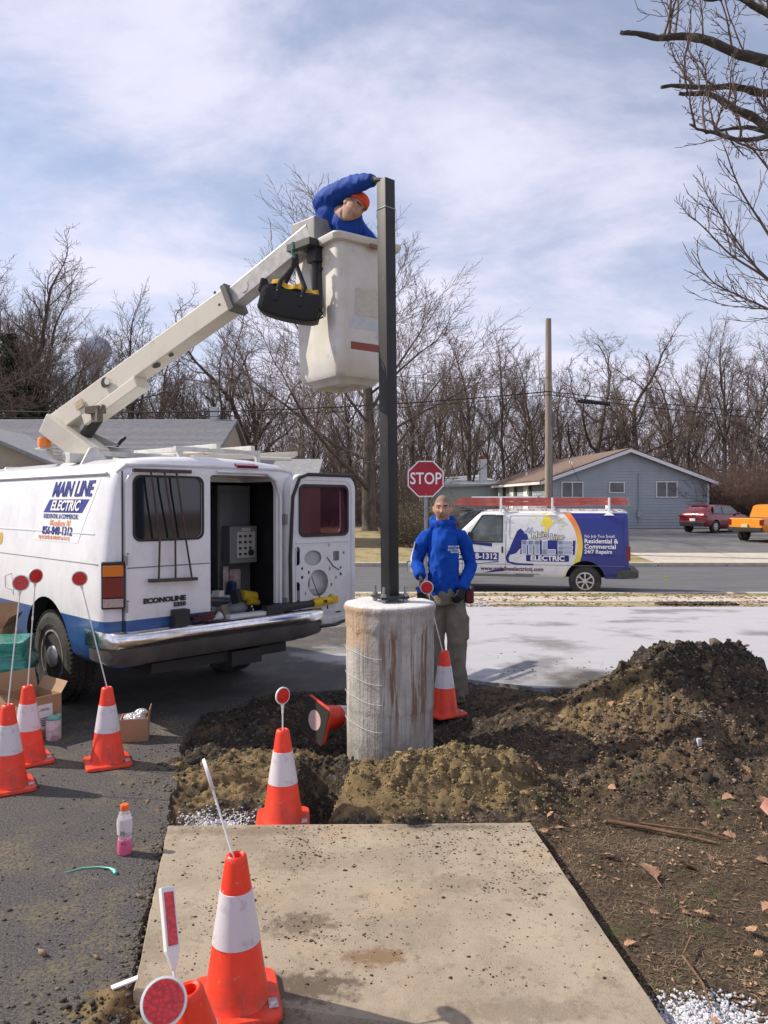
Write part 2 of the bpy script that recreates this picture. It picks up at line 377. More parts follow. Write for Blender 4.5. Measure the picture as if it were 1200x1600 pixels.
def Hd(X, Y, full=False):
    wx = X + fbm(X * 2.1, Y * 2.1 + 5, 3) * .10; wy = Y + fbm(X * 2.1 + 9, Y * 2.1, 3) * .10
    mound = .42 * G(wx, wy, 2.33, 5.72, .58, .70, 2.3) + .25 * G(wx, wy, 2.05, 5.5, .85, .80) + .13 * G(wx, wy, 3.1, 5.4, 1.0, .85, 2) + .13 * G(wx, wy, 1.15, 5.75, .65, .5)
    sm = .27 * G(wx, wy, .26, 4.42, .58, .36, 2.6) + .08 * G(wx, wy, .72, 4.55, .30, .25) + .05 * G(wx, wy, -.1, 4.2, .2, .15)
    lm = .045 * G(wx, wy, -1.12, 4.88, .42, .26, 2.5) + .03 * G(wx, wy, -.86, 4.72, .25, .25) + .09 * G(wx, wy, -.72, 5.3, .35, .2) + .012 * G(wx, wy, -1.0, 2.3, .40, .30) * (1 + 5 * fbm(X * 14, Y * 14, 4, .7)) + .05 * G(wx, wy, -1.0, 2.9, .12, .9, 4)
    hole = -.34 * G(wx, wy, -.40, 4.55, .17, .42, 3.5, -.15) - .05 * G(wx, wy, -.95, 4.17, .17, .17, 3) - .10 * G(wx, wy, -.62, 5.6, .5, .35, 3)
    rough = ss(3.9, 4.4, Y) * np.clip(1 - ss(6.8, 7.3, Y), .2, 1); z0 = fbm(X * 5, Y * 5, 7, .64)
    amp = .012 + .05 * rough + .10 * np.clip(mound, 0, .5) + .12 * np.clip(sm, 0, .25)
    ridg = np.abs(fbm(X * 8 + 3, Y * 8, 6, .68)) * -1 + .15
    z = -.035 + mound + sm + lm + hole + amp * z0 + (.05 * rough + .08 * np.clip(mound + sm, 0, .5)) * ridg
    cl = np.maximum(0, vn(X * 22, Y * 22) + .05) + .6 * np.maximum(0, vn(X * 41 + 5, Y * 41)); z += cl * (.02 * rough + .05 * np.clip(mound + sm * 1.5, 0, .4))
    # dirt feathers out at the edges
    e = dirt_edge(Y) if np.ndim(Y) else dirt_edge(np.array([Y]))
    dl = X - e; z -= .05 * ss(.0, -.5, dl) * 1.0
    fe = far_edge(X); z -= .10 * ss(-.1, .6, Y - fe)
    # under the slab
    slab = ss(-1.16, -1.10, X) * (1 - ss(.84, .9, X)) * ss(2.5, 2.6, Y) * (1 - ss(3.90, 3.96, Y))
    sl = (X - (.76 + (3.96 - Y) * .078)) ; insl = (sl < 0.0) & (X > -1.2) & (Y < 3.93) & (Y > 2.66)
    z = np.where(insl, np.minimum(z, -.03), z)
    z = np.where((sl >= 0) & (sl < .16) & (Y < 3.9), z - .05 * (1 - sl / .16), z)
    if full: return z, mound, sm, lm, hole
    return z
xs = np.concatenate([np.arange(-2.1, -1.4, .03), np.arange(-1.4, 3.3, .0125), np.arange(3.3, 7.5, .05)]); ysd = np.concatenate([np.arange(1.2, 2.1, .05), np.arange(2.1, 7.4, .0125), np.arange(7.4, 8.2, .05)])
soil, g = newmat('dug_soil', 0.95, spec=.2)
at = g.n.new('ShaderNodeAttribute'); at.attribute_name = 'mix'; ma = g.xyz(at.outputs['Vector'])
o_ = g.obj(); nz = g.noise(o_, 9, 8, .65); nf = g.noise(o_, 70, 4, .6)
black = g.mix(g.rng(nf, .4, .7), (0.024, 0.020, 0.017), (0.085, 0.068, 0.050)); brownk = g.m('MULTIPLY', g.m('MULTIPLY', g.rng(g.xyz(o_)[0], .7, 1.2), g.rng(g.m('ADD', g.xyz(o_)[2], g.m('MULTIPLY', g.noise(o_, 4, 4), .3)), .56, .46)), g.rng(g.noise(o_, 5, 7, .7), .34, .52)); black = g.mix(brownk, black, g.mix(g.rng(nf, .35, .65), (.06, .042, .027), (.17, .122, .078)))
black = g.mix(g.rng(g.noise(o_, 3.0, 6, .7), .52, .66), black, (0.13, 0.088, 0.05))
black = g.mix(g.rng(g.noise(o_, 26, 4, .6), .56, .68), black, (0.15, 0.14, 0.12))
sandc = g.mix(g.rng(nz, .38, .62), (0.10, 0.066, 0.032), (0.26, 0.185, 0.088)); sandc = g.mix(g.rng(nf, .3, .7), sandc, (0.17, 0.13, 0.07))
turf = g.mix(g.rng(g.noise(o_, 60, 5, .7), .35, .65), (0.024, 0.018, 0.013), (0.12, 0.088, 0.058)); turf = g.mix(g.rng(g.noise(o_, 4, 5), .56, .68), turf, (0.07, 0.08, 0.035))
c = g.mix(g.rng(g.m('ADD', ma[0], g.rng(nz, .3, .7, -.35, .35)), .4, .62), black, sandc)
c = g.mix(g.rng(g.m('ADD', ma[1], g.rng(nz, .3, .7, -.25, .25)), .4, .7), c, turf)
c = g.mix(g.rng(g.m('ADD', ma[2], g.rng(nf, .3, .7, -.4, .4)), .5, .65), c, (0.62, 0.62, 0.62))
g.l(c, g.b.inputs['Base Color']); g.bump(g.noise(o_, 90, 6, .7), .9, .012)
dg = grid('dug_ground', xs, ysd, lambda X, Y: Hd(X, Y), soil, keep=lambda x, y: ~((x > -1.02) & (x < .70) & (y > 2.75) & (y < 3.85)))
co = np.empty(len(dg.data.vertices) * 3); dg.data.vertices.foreach_get('co', co); co = co.reshape(-1, 3); X, Y = co[:, 0], co[:, 1]
_, mo, sm, lm, ho = Hd(X, Y, True)
sandm = np.clip(sm * 6, 0, 1) + np.clip(lm * 11, 0, .72) + .5 * G(X, Y, -.9, 4.55, .38, .35) + .20 * G(X, Y, 1.9, 5.25, .7, .5) + .12 * ss(4.3, 4.8, Y) * ss(.8, 1.2, X) + .62 * G(X, Y, 1.35, 5.45, .16, .14) + .6 * G(X, Y, 1.75, 5.5, .18, .25) + .45 * ss(-.4, -1.2, X) * ss(4.6, 3.9, Y) + .42 * ss(2.9, 2.4, Y) * ss(-.1, -.6, X)
turfm = ss(.7, .95, X) * ss(5.0, 4.3, Y + np.clip(X - 1.6, 0, 2) * .3)
whm = G(X, Y, -.92, 4.14, .18, .14, 3) * .9 + 1.0 * G(X, Y, 1.04, 2.50, .22, .16, 3)
a_ = dg.data.attributes.new('mix', 'FLOAT_VECTOR', 'POINT'); a_.data.foreach_set('vector', np.stack([np.clip(sandm, 0, 1), turfm, whm], -1).ravel())

# --- driveway: flat sheet with the broken edge, then the sloping part down to the street ---
pts = [(-14, -3), (-.86, -3)]
for y in np.arange(1.0, 6.75, .02): pts.append((float(dirt_edge(np.array([y]))[0]) + random.uniform(-.006, .006), float(y)))
for x in np.arange(-1.05, 6.0, .03): pts.append((float(x), float(far_edge(np.array([x]))[0]) + random.uniform(-.01, .01)))
pts += [(6.0, 7.42), (14, 7.42), (14, 9.0), (-14, 9.0)]
tris = tessellate_polygon([[Vector((p[0], p[1], 0)) for p in pts]])
mb = MB(); n_ = len(pts)
mb.add([(p[0], p[1], 0.0) for p in pts], tris); mb.add([(p[0], p[1], 0.0) for p in pts] + [(p[0] + .012, p[1], -.07) for p in pts], [(i, i + 1, n_ + i + 1, n_ + i) for i in range(1, n_ - 4)])
yy = np.linspace(9.0, 16.4, 16)
for a, b_ in zip(yy[:-1], yy[1:]):
    xl = 14
    mb.add([(-14, a, float(zprof(a))), (xl, a, float(zprof(a))), (xl, b_, float(zprof(b_))), (-14, b_, float(zprof(b_)))], [(0, 1, 2, 3)])
mb.build('driveway', asphalt)['kind'] = 'structure'
mb = MB(); mb.add([(6, -6, -.02), (40, -6, -.02), (40, 9, -.02), (6, 9, -.02)], [(0, 1, 2, 3)]); mb.add([(-.86, -6, -.05), (8, -6, -.05), (8, 1.3, -.05), (-.86, 1.3, -.05)], [(0, 1, 2, 3)]); mb.build('yard', grass_m)['kind'] = 'structure'
# --- concrete slab of the walk ---
slab_m, g = newmat('tan_slab', .92)
o_ = g.obj(); c = g.mix(g.rng(g.noise(o_, 2.2, 7, .6), .35, .65), (0.32, 0.262, 0.19), (0.24, 0.197, 0.145))
c = g.mix(g.m('MULTIPLY', g.rng(g.noise(o_, 2.6, 9, .75), .45, .62), .70), c, (0.165, 0.13, 0.088)); c = g.mix(g.m('MULTIPLY', g.rng(g.noise(o_, 7, 8, .75), .56, .64), .6), c, (0.12, 0.095, 0.065)); c = g.mix(g.m('MULTIPLY', g.rng(g.noise(o_, 1.2, 5, .6), .52, .66), .4), c, (0.34, 0.22, 0.10)); c = g.mix(g.m('MULTIPLY', g.rng(g.noise(o_, 26, 5, .7), .58, .68), .7), c, (0.14, 0.11, 0.075))
c = g.mix(g.m('MULTIPLY', g.rng(g.noise(o_, 300, 2, .5), .4, .7), .35), c, (0.55, 0.50, 0.42)); 
ps = g.xyz(o_)
for (sx_, sy_, rx_, ry_, cc, am) in ((-.03, 2.80, .13, .07, (.16, .085, .035), .75), (-.33, 3.02, .14, .10, (.10, .075, .05), .7), (-.28, 2.62, .20, .10, (.07, .052, .036), .8), (.45, 2.5, .3, .06, (.15, .12, .085), .5), (-.70, 3.88, .4, .06, (.14, .11, .075), .6), (.30, 3.93, .35, .05, (.11, .09, .065), .6), (-.45, 3.55, .16, .12, (.16, .13, .09), .5), (.30, 3.35, .14, .1, (.14, .115, .08), .45), (-.9, 2.8, .1, .2, (.16, .13, .09), .5)):
    q1 = g.m('MULTIPLY', g.m('SUBTRACT', ps[0], sx_), 1 / rx_); q2 = g.m('MULTIPLY', g.m('SUBTRACT', ps[1], sy_), 1 / ry_); dd_ = g.m('SQRT', g.m('ADD', g.m('MULTIPLY', q1, q1), g.m('MULTIPLY', q2, q2)))
    dd_ = g.m('ADD', dd_, g.m('MULTIPLY', g.m('SUBTRACT', g.noise(o_, 22, 6, .7), .5), 3.2)); c = g.mix(g.m('MULTIPLY', g.rng(dd_, 1.15, .55), am), c, cc)
vo_ = g.n.new('ShaderNodeTexVoronoi'); g.l(o_, vo_.inputs['Vector']); vo_.inputs['Scale'].default_value = 13; vo_.inputs['Randomness'].default_value = 1
c = g.mix(g.m('MULTIPLY', g.rng(g.m('ADD', vo_.outputs[0], g.m('MULTIPLY', g.noise(o_, 70, 3), .22)), .27, .20), g.m('MULTIPLY', g.rng(g.noise(o_, 3.3, 3), .45, .58), .75)), c, (.115, .09, .06))
g.l(c, g.b.inputs['Base Color']); g.bump(g.noise(o_, 120, 5, .7), .45, .006)
mb = MB(); cs = [(-1.12, 3.955), (.765, 3.99), (.925, 2.26), (-.86, 2.62)]
ring = []
for i in range(4):
    a, b_ = Vector(cs[i]), Vector(cs[(i + 1) % 4])
    for k in range(30):
        p = a.lerp(b_, k / 30); q = random.uniform(-.0018, .0018); ring.append((p.x + q, p.y + q))
c0 = Vector((0, 3.2)); R0 = [(x, y, -.09) for x, y in ring]; R1 = [(x, y, .018) for x, y in ring]; R2 = [(c0.x + (x - c0.x) * .993, c0.y + (y - c0.y) * .991, .03) for x, y in ring]
mb.loft([R0, R1, R2]); mb.build('pavement_slab', slab_m, smooth=40)['kind'] = 'structure'

# --- stones, clods, straw, leaves ---
ICO = None
def ico():
    global ICO
    if ICO is None:
        bm = bmesh.new(); bmesh.ops.create_icosphere(bm, subdivisions=1, radius=1); ICO = (np.array([v.co[:] for v in bm.verts]), [tuple(v.index for v in f.verts) for f in bm.faces]); bm.free()
    return ICO
def scatter(name, P, sizes, m, flat=.7, kind='stuff', label=None, rough=.36):
    iv, fc = ico(); n = len(P); rs = np.random.RandomState(len(P)); fc = np.array(fc)
    ang = rs.rand(n) * 6.28; ca, sa = np.cos(ang), np.sin(ang)
    v = iv[None] * (1 + rs.uniform(-rough, rough, (n, 12, 1))) * np.stack([rs.uniform(.7, 1.35, n), rs.uniform(.6, 1, n), flat * rs.uniform(.7, 1.2, n)], -1)[:, None]
    x = v[..., 0] * ca[:, None] - v[..., 1] * sa[:, None]; y = v[..., 0] * sa[:, None] + v[..., 1] * ca[:, None]
    v = np.stack([x, y, v[..., 2]], -1) * np.array(sizes)[:, None, None] + np.array(P)[:, None]
    f = (fc[None] + (np.arange(n) * 12)[:, None, None]).reshape(-1, 3)
    me = bpy.data.meshes.new(name); me.vertices.add(n * 12); me.vertices.foreach_set('co', v.ravel()); me.loops.add(f.size); me.loops.foreach_set('vertex_index', f.ravel())
    me.polygons.add(len(f)); me.polygons.foreach_set('loop_start', np.arange(len(f)) * 3); me.polygons.foreach_set('loop_total', np.full(len(f), 3)); me.update(calc_edges=True)
    me.materials.append(m); o = bpy.data.objects.new(name, me); COL.objects.link(o); o['kind'] = kind
    if label: o['label'] = label; o['category'] = 'stones'
    return o
rs = np.random.RandomState(5)
def pick(n, x0, x1, y0, y1, f=None):
    x = rs.uniform(x0, x1, n * 3); y = rs.uniform(y0, y1, n * 3)
    if f is not None: k = rs.rand(n * 3) < f(x, y); x, y = x[k], y[k]
    return x[:n], y[:n]
def onslab(x, y): return (x > -1.1) & (x < .76 + (3.96 - y) * .078) & (y > 2.62) & (y < 3.95)
clod_m = mat('soil_clods', (0.10, 0.075, 0.050), .95, col2=(0.030, 0.026, 0.022), scale=3, lo=.36, hi=.54, island=.6, bump=.7, bscale=90)
x, y = pick(9000, -1.4, 3.3, 4.3, 7.1, lambda x, y: np.where(x < dirt_edge(y), 0, .25 + .75 * ss(.9, 1.6, x)))
scatter('soil_clods', np.stack([x, y, Hd(x, y) + .002], -1), rs.lognormal(-5.15, .6, len(x)), clod_m, label='dark crumbled soil clods over the dug ground and big mound')
sandclod_m = mat('sand_clods', (0.27, 0.20, 0.10), .95, col2=(0.12, 0.085, 0.045), scale=5, island=.35, bump=.6, bscale=90)
x, y = pick(420, .6, 3.1, 4.5, 6.8, lambda x, y: .15 + ss(1.0, 1.8, x)); x2, y2 = pick(160, -1.3, .5, 4.9, 6.6, lambda x, y: np.where(x < dirt_edge(y) + .05, 0, .6)); x = np.r_[x, x2]; y = np.r_[y, y2]
scatter('soil_lumps', np.stack([x, y, Hd(x, y) + .004], -1), rs.lognormal(-4.0, .38, len(x)).clip(.01, .045), clod_m, .75, label='large dark broken clods lying on the soil mound and by the pit', rough=.5)
x, y = pick(4500, -.5, 1.2, 3.98, 5.0, lambda x, y: np.clip(G(x, y, .3, 4.42, .62, .40) * 1.3, 0, 1)); x2, y2 = pick(700, -1.6, -.5, 4.0, 5.4, lambda x, y: G(x, y, -1.0, 4.8, .5, .35)); x = np.r_[x, x2]; y = np.r_[y, y2]
scatter('sand_clods', np.stack([x, y, np.maximum(Hd(x, y), np.where(x < dirt_edge(y), 0, -1)) + .002], -1), rs.lognormal(-5.45, .6, len(x)), sandclod_m, label='yellow brown sand lumps on the small heap before the pier')
tan_m = mat('tan_gravel', (0.27, 0.20, 0.13), .95, col2=(0.15, 0.10, 0.065), scale=9, island=.5, bump=.6, bscale=120)
x, y = pick(1900, 1.0, 3.2, 4.0, 5.7, lambda x, y: .12 + G(x, y, 2.0, 5.0, .45, .35) + .8 * G(x, y, 1.5, 5.3, .25, .4))
scatter('tan_gravel', np.stack([x, y, Hd(x, y) + .008], -1), rs.lognormal(-5.15, .45, len(x)), tan_m, label='pinkish tan pebbles strewn down the big soil mound')
wh_m = mat('white_gravel', (0.56, 0.57, 0.62), .7, col2=(0.36, 0.37, 0.40), scale=30, island=.2)
x, y = pick(2600, .86, 1.30, 2.2, 2.72, lambda x, y: G(x, y, 1.04, 2.48, .20, .17, 3)); x2, y2 = pick(700, -1.15, -.65, 3.98, 4.4, lambda x, y: G(x, y, -.92, 4.16, .17, .13, 3)); x = np.r_[x, x2]; y = np.r_[y, y2]
scatter('white_gravel', np.stack([x, y, Hd(x, y) + .004], -1), rs.uniform(.004, .009, len(x)), wh_m, label='white marble chips beside the slab and in the small hole')
crumb_m = mat('dirt_crumbs', (0.085, 0.06, 0.038), .95, col2=(0.035, 0.027, 0.02), scale=6, island=.4)
x, y = pick(4200, -1.05, .85, 2.45, 3.95, lambda x, y: .15 + .85 * np.clip(fbm(x * 3, y * 3) * 3 + .1, 0, 1)); k = onslab(x, y); x, y = x[k], y[k]
scatter('slab_crumbs', np.stack([x, y, np.full(len(x), .031)], -1), rs.lognormal(-6.25, .68, len(x)).clip(0, .011), crumb_m, .33, label='brown dirt crumbs scattered over the concrete slab')
x, y = pick(5200, -3.4, -.85, 2.0, 6.2, lambda x, y: .12 + .3 * ss(.5, .0, dirt_edge(y) - x) + .6 * ss(.1, .0, dirt_edge(y) - x)); k = x < dirt_edge(y) + .02; x, y = x[k], y[k]
scatter('drive_grit', np.stack([x, y, np.full(len(x), .001)], -1), rs.lognormal(-5.5, .6, len(x)).clip(0, .011), mat('grit', (0.12, 0.105, 0.08), .95, col2=(.035, .033, .032), scale=4, island=.5), .6, label='loose grit and stones on the asphalt by the broken edge')
x, y = pick(700, -1.5, -.55, 1.9, 2.75, lambda x, y: np.where(onslab(x, y), 0, G(x, y, -.98, 2.35, .35, .35))); scatter('joint_dirt', np.stack([x, y, np.maximum(Hd(x, y), np.where(x < dirt_edge(y), 0, -1)) + .001], -1), rs.lognormal(-5.3, .6, len(x)).clip(0, .016), clod_m, label='dark crumbled dirt at the near left corner of the slab')
x, y = pick(900, -1.35, -.85, 2.0, 4.1, lambda x, y: np.exp(-((x - dirt_edge(y) + .01) / .035) ** 2)); scatter('joint_dirt', np.stack([x, y, np.full(len(x), .0)], -1), rs.lognormal(-5.2, .5, len(x)).clip(0, .014), mat('grit', (0.12, 0.105, 0.08), .95, col2=(.035, .033, .032), scale=4, island=.5), label='dark crumbs along the joint between asphalt and slab')
x, y = pick(700, .7, 3.2, 6.9, 9.2, lambda x, y: ss(9.2, 6.9, y) ** 2 * np.clip(.4 + fbm(x * 3, y * 3) * 3, 0, 1)); scatter('spilled_dirt', np.stack([x, y, np.full(len(x), .002)], -1), rs.lognormal(-4.9, .5, len(x)).clip(0, .03), clod_m, .5, label='crumbs of soil spilled over the pale drive behind the dig')
x, y = pick(2600, -4, 14, 15.2, 17.9, lambda x, y: np.clip(.5 + fbm(x * 1.2, y * 3) * 3, 0, 1)); scatter('verge_leaves', np.stack([x, y, zprof(y) + .012], -1), rs.uniform(.012, .04, len(x)), mat('leaf_bits', (.30, .19, .115), .85, col2=(.16, .09, .05), scale=3, island=.6), .25, label='brown leaf litter along the verge and walk by the street')
# loose larger stones on the drive, singly
for x, y, s_, c_ in ((-1.28, 2.86, .022, 'brown'), (-1.07, 2.84, .014, 'pale tan'), (-1.05, 3.28, .018, 'tan'), (-.90, 2.56, .014, 'greenish')):
    o = scatter('stone', [(x, y, s_ * .4)], [s_], tan_m, .8, kind=''); del o['kind']
    put(o, {'brown': 'dark brown stone on the asphalt, leftmost of the loose stones', 'pale tan': 'pale stone on the asphalt halfway between brown stone and slab', 'tan': 'round tan stone on the asphalt between green scrap and slab', 'greenish': 'small greenish stone on asphalt at the near left slab corner'}[c_], 'stone')
# straw / dead grass
def blades(name, x, y, z, ln, w_, m, label, lift=.25):
    n = len(x); a = rs.rand(n) * 6.28; l = rs.uniform(.4, 1, n) * ln; dx, dy = np.cos(a), np.sin(a); up = rs.uniform(.02, lift, n) * l; bend = rs.uniform(-.25, .25, n) * l
    p0 = np.stack([x, y, z], -1); p1 = p0 + np.stack([dx * l * .5 - dy * bend, dy * l * .5 + dx * bend, up], -1); p2 = p0 + np.stack([dx * l, dy * l, up * .6], -1); q = np.stack([-dy, dx, np.zeros(n)], -1) * w_
    v = np.stack([p0 - q, p0 + q, p1 - q, p1 + q, p2], 1); f = np.array([(0, 1, 3), (0, 3, 2), (2, 3, 4)])[None] + (np.arange(n) * 5)[:, None, None]; f = f.reshape(-1, 3)
    me = bpy.data.meshes.new(name); me.vertices.add(n * 5); me.vertices.foreach_set('co', v.ravel()); me.loops.add(f.size); me.loops.foreach_set('vertex_index', f.ravel())
    me.polygons.add(len(f)); me.polygons.foreach_set('loop_start', np.arange(len(f)) * 3); me.polygons.foreach_set('loop_total', np.full(len(f), 3)); me.update(calc_edges=True)
    me.materials.append(m); o = bpy.data.objects.new(name, me); COL.objects.link(o); put(o, label, 'grass', kind='stuff'); return o
straw_m = mat('straw', (0.20, 0.145, 0.09), .9, col2=(0.06, 0.042, 0.028), scale=3, lo=.4, hi=.6, island=.7)
x, y = pick(24000, .8, 2.8, 2.1, 5.0, lambda x, y: np.where(onslab(x, y), 0, .25 + .75 * ss(4.7, 4.1, y) * np.clip(.5 + fbm(x * 4, y * 4) * 2, 0.1, 1)))
blades('dead_grass', x, y, Hd(x, y), .055, .0011, straw_m, 'matted dead grass on the ground right of the concrete slab')
green_m = mat('green_grass', (0.075, 0.095, 0.03), .9, island=.5)
x, y = pick(3200, .9, 2.8, 2.1, 3.7, lambda x, y: np.clip(fbm(x * 3 + 2, y * 3) * 3.2, 0, 1) * ss(3.6, 2.8, y) + G(x, y, 1.72, 3.75, .06, .04))
blades('green_grass', x, y, Hd(x, y), .03, .002, green_m, 'short green grass blades among the dead grass', .9)
# oak leaves
def leaf_mesh(seed, L=.1):
    r_ = random.Random(seed); prof = []
    lob = [(0, .02), (.12, .05), (.2, .22), (.3, .10), (.42, .36), (.52, .12), (.62, .42), (.74, .13), (.84, .24), (.93, .1), (1.0, .02)]
    c_ = []; mb = MB(); cur = r_.uniform(.1, .35)
    def P(t, w_): x_ = t * L; y_ = w_ * L; return (x_, y_ * (1.15 if abs(w_) > .2 else 1.5), .25 * cur * L * sin(t * 3) + abs(w_) * L * r_.uniform(.02, .22))
    up = [P(t + (.08 if w_ > .2 else 0), w_ * r_.uniform(.8, 1.2)) for t, w_ in lob]; dn = [P(t + (.08 if w_ > .2 else 0), -w_ * r_.uniform(.8, 1.2)) for t, w_ in lob]; mid = [P(t, 0.0) for t, w_ in lob]
    mid = [(m_[0], 0, .25 * cur * L * sin(t_ * 3)) for m_, (t_, _) in zip(mid, lob)]
    n = len(lob); mb.add(up + mid + dn, [(i, i + 1, n + i + 1, n + i) for i in range(n - 1)] + [(n + i, n + i + 1, 2 * n + i + 1, 2 * n + i) for i in range(n - 1)])
    mb.tube([(-.3 * L, 0, 0), (0, 0, .001)], .0012, 4)
    return mb
leaf_m = mat('oak_leaf', (0.42, 0.25, 0.15), .8, col2=(0.28, 0.15, 0.085), scale=25, bump=.3, bscale=200)
leaf_l = [leaf_mesh(i).mesh('oak_leaf', leaf_m, weld=False) for i in range(6)]
lp = [(1.24, 3.47, .12, 'on the dead grass beside the slab, largest of the leaves'), (1.40, 3.62, .09, ''), (1.78, 3.66, .11, ''), (1.05, 3.72, .07, ''), (2.02, 3.85, .10, ''), (1.30, 3.20, .06, ''), (.83, 4.85, .09, ''), (.62, 4.95, .09, ''), (.98, 4.75, .10, ''), (2.1, 4.2, .10, ''), (1.9, 4.3, .07, ''), (1.35, 4.45, .06, ''), (1.7, 4.1, .06, ''), (.87, 4.08, .05, ''), (.95, 4.02, .05, ''), (2.25, 3.6, .08, ''), (1.95, 3.5, .07, ''), (1.55, 3.1, .05, ''), (.40, 4.95, .07, ''), (2.2, 4.6, .08, ''), (1.6, 4.9, .06, ''), (1.85, 5.2, .06, ''), (1.45, 4.15, .08, ''), (1.75, 3.95, .07, ''), (2.05, 4.05, .06, '')]
for _ in range(46):
    x, y = random.uniform(.75, 2.9), random.uniform(2.5, 5.6)
    if not onslab(x, y) : lp.append((x, y, random.uniform(.03, .065), ''))
for i, (x, y, s_, t_) in enumerate(lp):
    o = bpy.data.objects.new('oak_leaf', leaf_l[i % 6]); COL.objects.link(o); o.location = (x, y, float(Hd(np.array([x]), np.array([y]))[0]) + .02); o.rotation_euler = (random.uniform(-.6, .6), random.uniform(-.5, .5), random.uniform(0, 6.28)); o.scale = (s_ * 10,) * 3
    put(o, 'curled oak leaf lying on the dead grass beside the slab, largest of the leaves' if t_ else 'curled brown oak leaf fallen on the soil and dead grass right of slab', 'leaf', 'fallen oak leaves')
x, y = pick(3200, .85, 3.2, 2.3, 6.0, lambda x, y: np.where(onslab(x, y), 0, np.clip(.35 + fbm(x * 3, y * 3) * 2, .05, 1))); z_ = Hd(x, y) + .006
nn_ = len(x); aa = rs.rand(nn_) * 6.28; sz = rs.uniform(.004, .016, nn_); tl = rs.uniform(-.006, .006, (nn_, 2))
dx, dy = np.cos(aa) * sz, np.sin(aa) * sz; P4 = np.stack([np.stack([x - dx, y - dy, z_ + tl[:, 0]], -1), np.stack([x + dy * .5, y - dx * .5, z_], -1), np.stack([x + dx, y + dy, z_ + tl[:, 1]], -1), np.stack([x - dy * .5, y + dx * .5, z_ + .003], -1)], 1).reshape(-1, 3)
me = bpy.data.meshes.new('leaf_fragments'); me.from_pydata(P4.tolist(), [], [(4 * i, 4 * i + 1, 4 * i + 2, 4 * i + 3) for i in range(nn_)]); me.materials.append(mat('leaf_bits', (.30, .19, .115), .85, col2=(.16, .09, .05), scale=3, island=.6)); o = bpy.data.objects.new('leaf_fragments', me); COL.objects.link(o); put(o, 'broken brown leaf bits strewn over the ground right of the slab', 'leaf litter', kind='stuff')
# roots / sticks
stick_m = mat('stick_bark', (0.20, 0.115, 0.065), .9, col2=(.10, .06, .035), scale=40)
def zd(x, y): return float(Hd(np.array([x]), np.array([y]))[0])
def stick(pp, r, lab): MB().tube([(x, y, zd(x, y) + .012 + dz) for x, y, dz in pp], [r * (1 - .5 * i / len(pp)) for i in range(len(pp))], 6).build('root', stick_m, smooth=60).update_tag(); o = COL.objects[-1]; put(o, lab, 'root')
stick([(1.20, 4.10, .02), (1.38, 4.02, .015), (1.55, 3.93, .01), (1.68, 3.86, .0)], .011, 'long reddish brown root lying across the dirt below the mound')
stick([(1.36, 4.06, .02), (1.52, 4.02, .01), (1.64, 3.98, .01), (1.76, 3.9, .0)], .007, 'thin brown root lying behind the longer root')
stick([(1.20, 2.98, .03), (1.12, 2.86, .02), (1.13, 2.7, .02), (1.10, 2.56, .02)], .005, 'grey split stem leaning over the white gravel corner')
blk_m = mat('red_brick', (0.42, 0.16, 0.12), .9, col2=(.6, .35, .3), scale=12)
o = MB().box((0, 0, 0), (.10, .09, .06), rot=Matrix.Rotation(.5, 3, 'X')).build('brick', [blk_m], bevel=.004, loc=(2.12, 4.15, zd(2.12, 4.15) + .05), rz=.5); put(o, 'broken reddish brick piece on the dirt at the right frame edge', 'brick')
o = MB().box((0, 0, 0), (.028, .02, .045)).build('block', [wh_m], bevel=.003, loc=(1.96, 4.76, zd(1.96, 4.76) + .03), rz=.3); put(o, 'small white block sticking out of the soil mound', 'block')
# ================= TREES =================
bark_m = mat('bark', (0.07, 0.057, 0.047), .95, col2=(0.135, 0.115, 0.095), scale=6, bump=.8, bscale=18, bdist=.03, stretch=(1, 1, .3))
twig_m = mat('twigs', (0.115, 0.088, 0.072), .9, col2=(0.17, 0.128, 0.105), scale=.8)
twig2_m = mat('red_twigs', (0.15, 0.085, 0.066), .9, col2=(0.12, 0.08, 0.065), scale=.8)
def segmesh(name, segs, m, sides=4):
    A = np.array(segs); n = len(A); p0, p1, r0, r1 = A[:, :3], A[:, 3:6], A[:, 6], A[:, 7]
    d = p1 - p0; d /= np.linalg.norm(d, axis=1)[:, None] + 1e-9
    ref = np.where(np.abs(d[:, 2:3]) < .9, [[0, 0, 1.]], [[1., 0, 0]]); u = np.cross(d, ref); u /= np.linalg.norm(u, axis=1)[:, None]; q = np.cross(d, u)
    a = np.arange(sides) * 2 * pi / sides; ring = np.cos(a)[None, :, None] * u[:, None] + np.sin(a)[None, :, None] * q[:, None]
    v = np.concatenate([p0[:, None] + ring * r0[:, None, None], p1[:, None] + ring * r1[:, None, None]], 1).reshape(-1, 3)
    k = np.arange(sides); f0 = np.stack([k, (k + 1) % sides, sides + (k + 1) % sides, sides + k], -1); f = (f0[None] + (np.arange(n) * 2 * sides)[:, None, None]).reshape(-1, 4)
    me = bpy.data.meshes.new(name); me.vertices.add(len(v)); me.vertices.foreach_set('co', v.ravel()); me.loops.add(f.size); me.loops.foreach_set('vertex_index', f.ravel())
    me.polygons.add(len(f)); me.polygons.foreach_set('loop_start', np.arange(len(f)) * 4); me.polygons.foreach_set('loop_total', np.full(len(f), 4)); me.update(calc_edges=True)
    me.polygons.foreach_set('use_smooth', [True] * len(f)); me.materials.append(m); return me
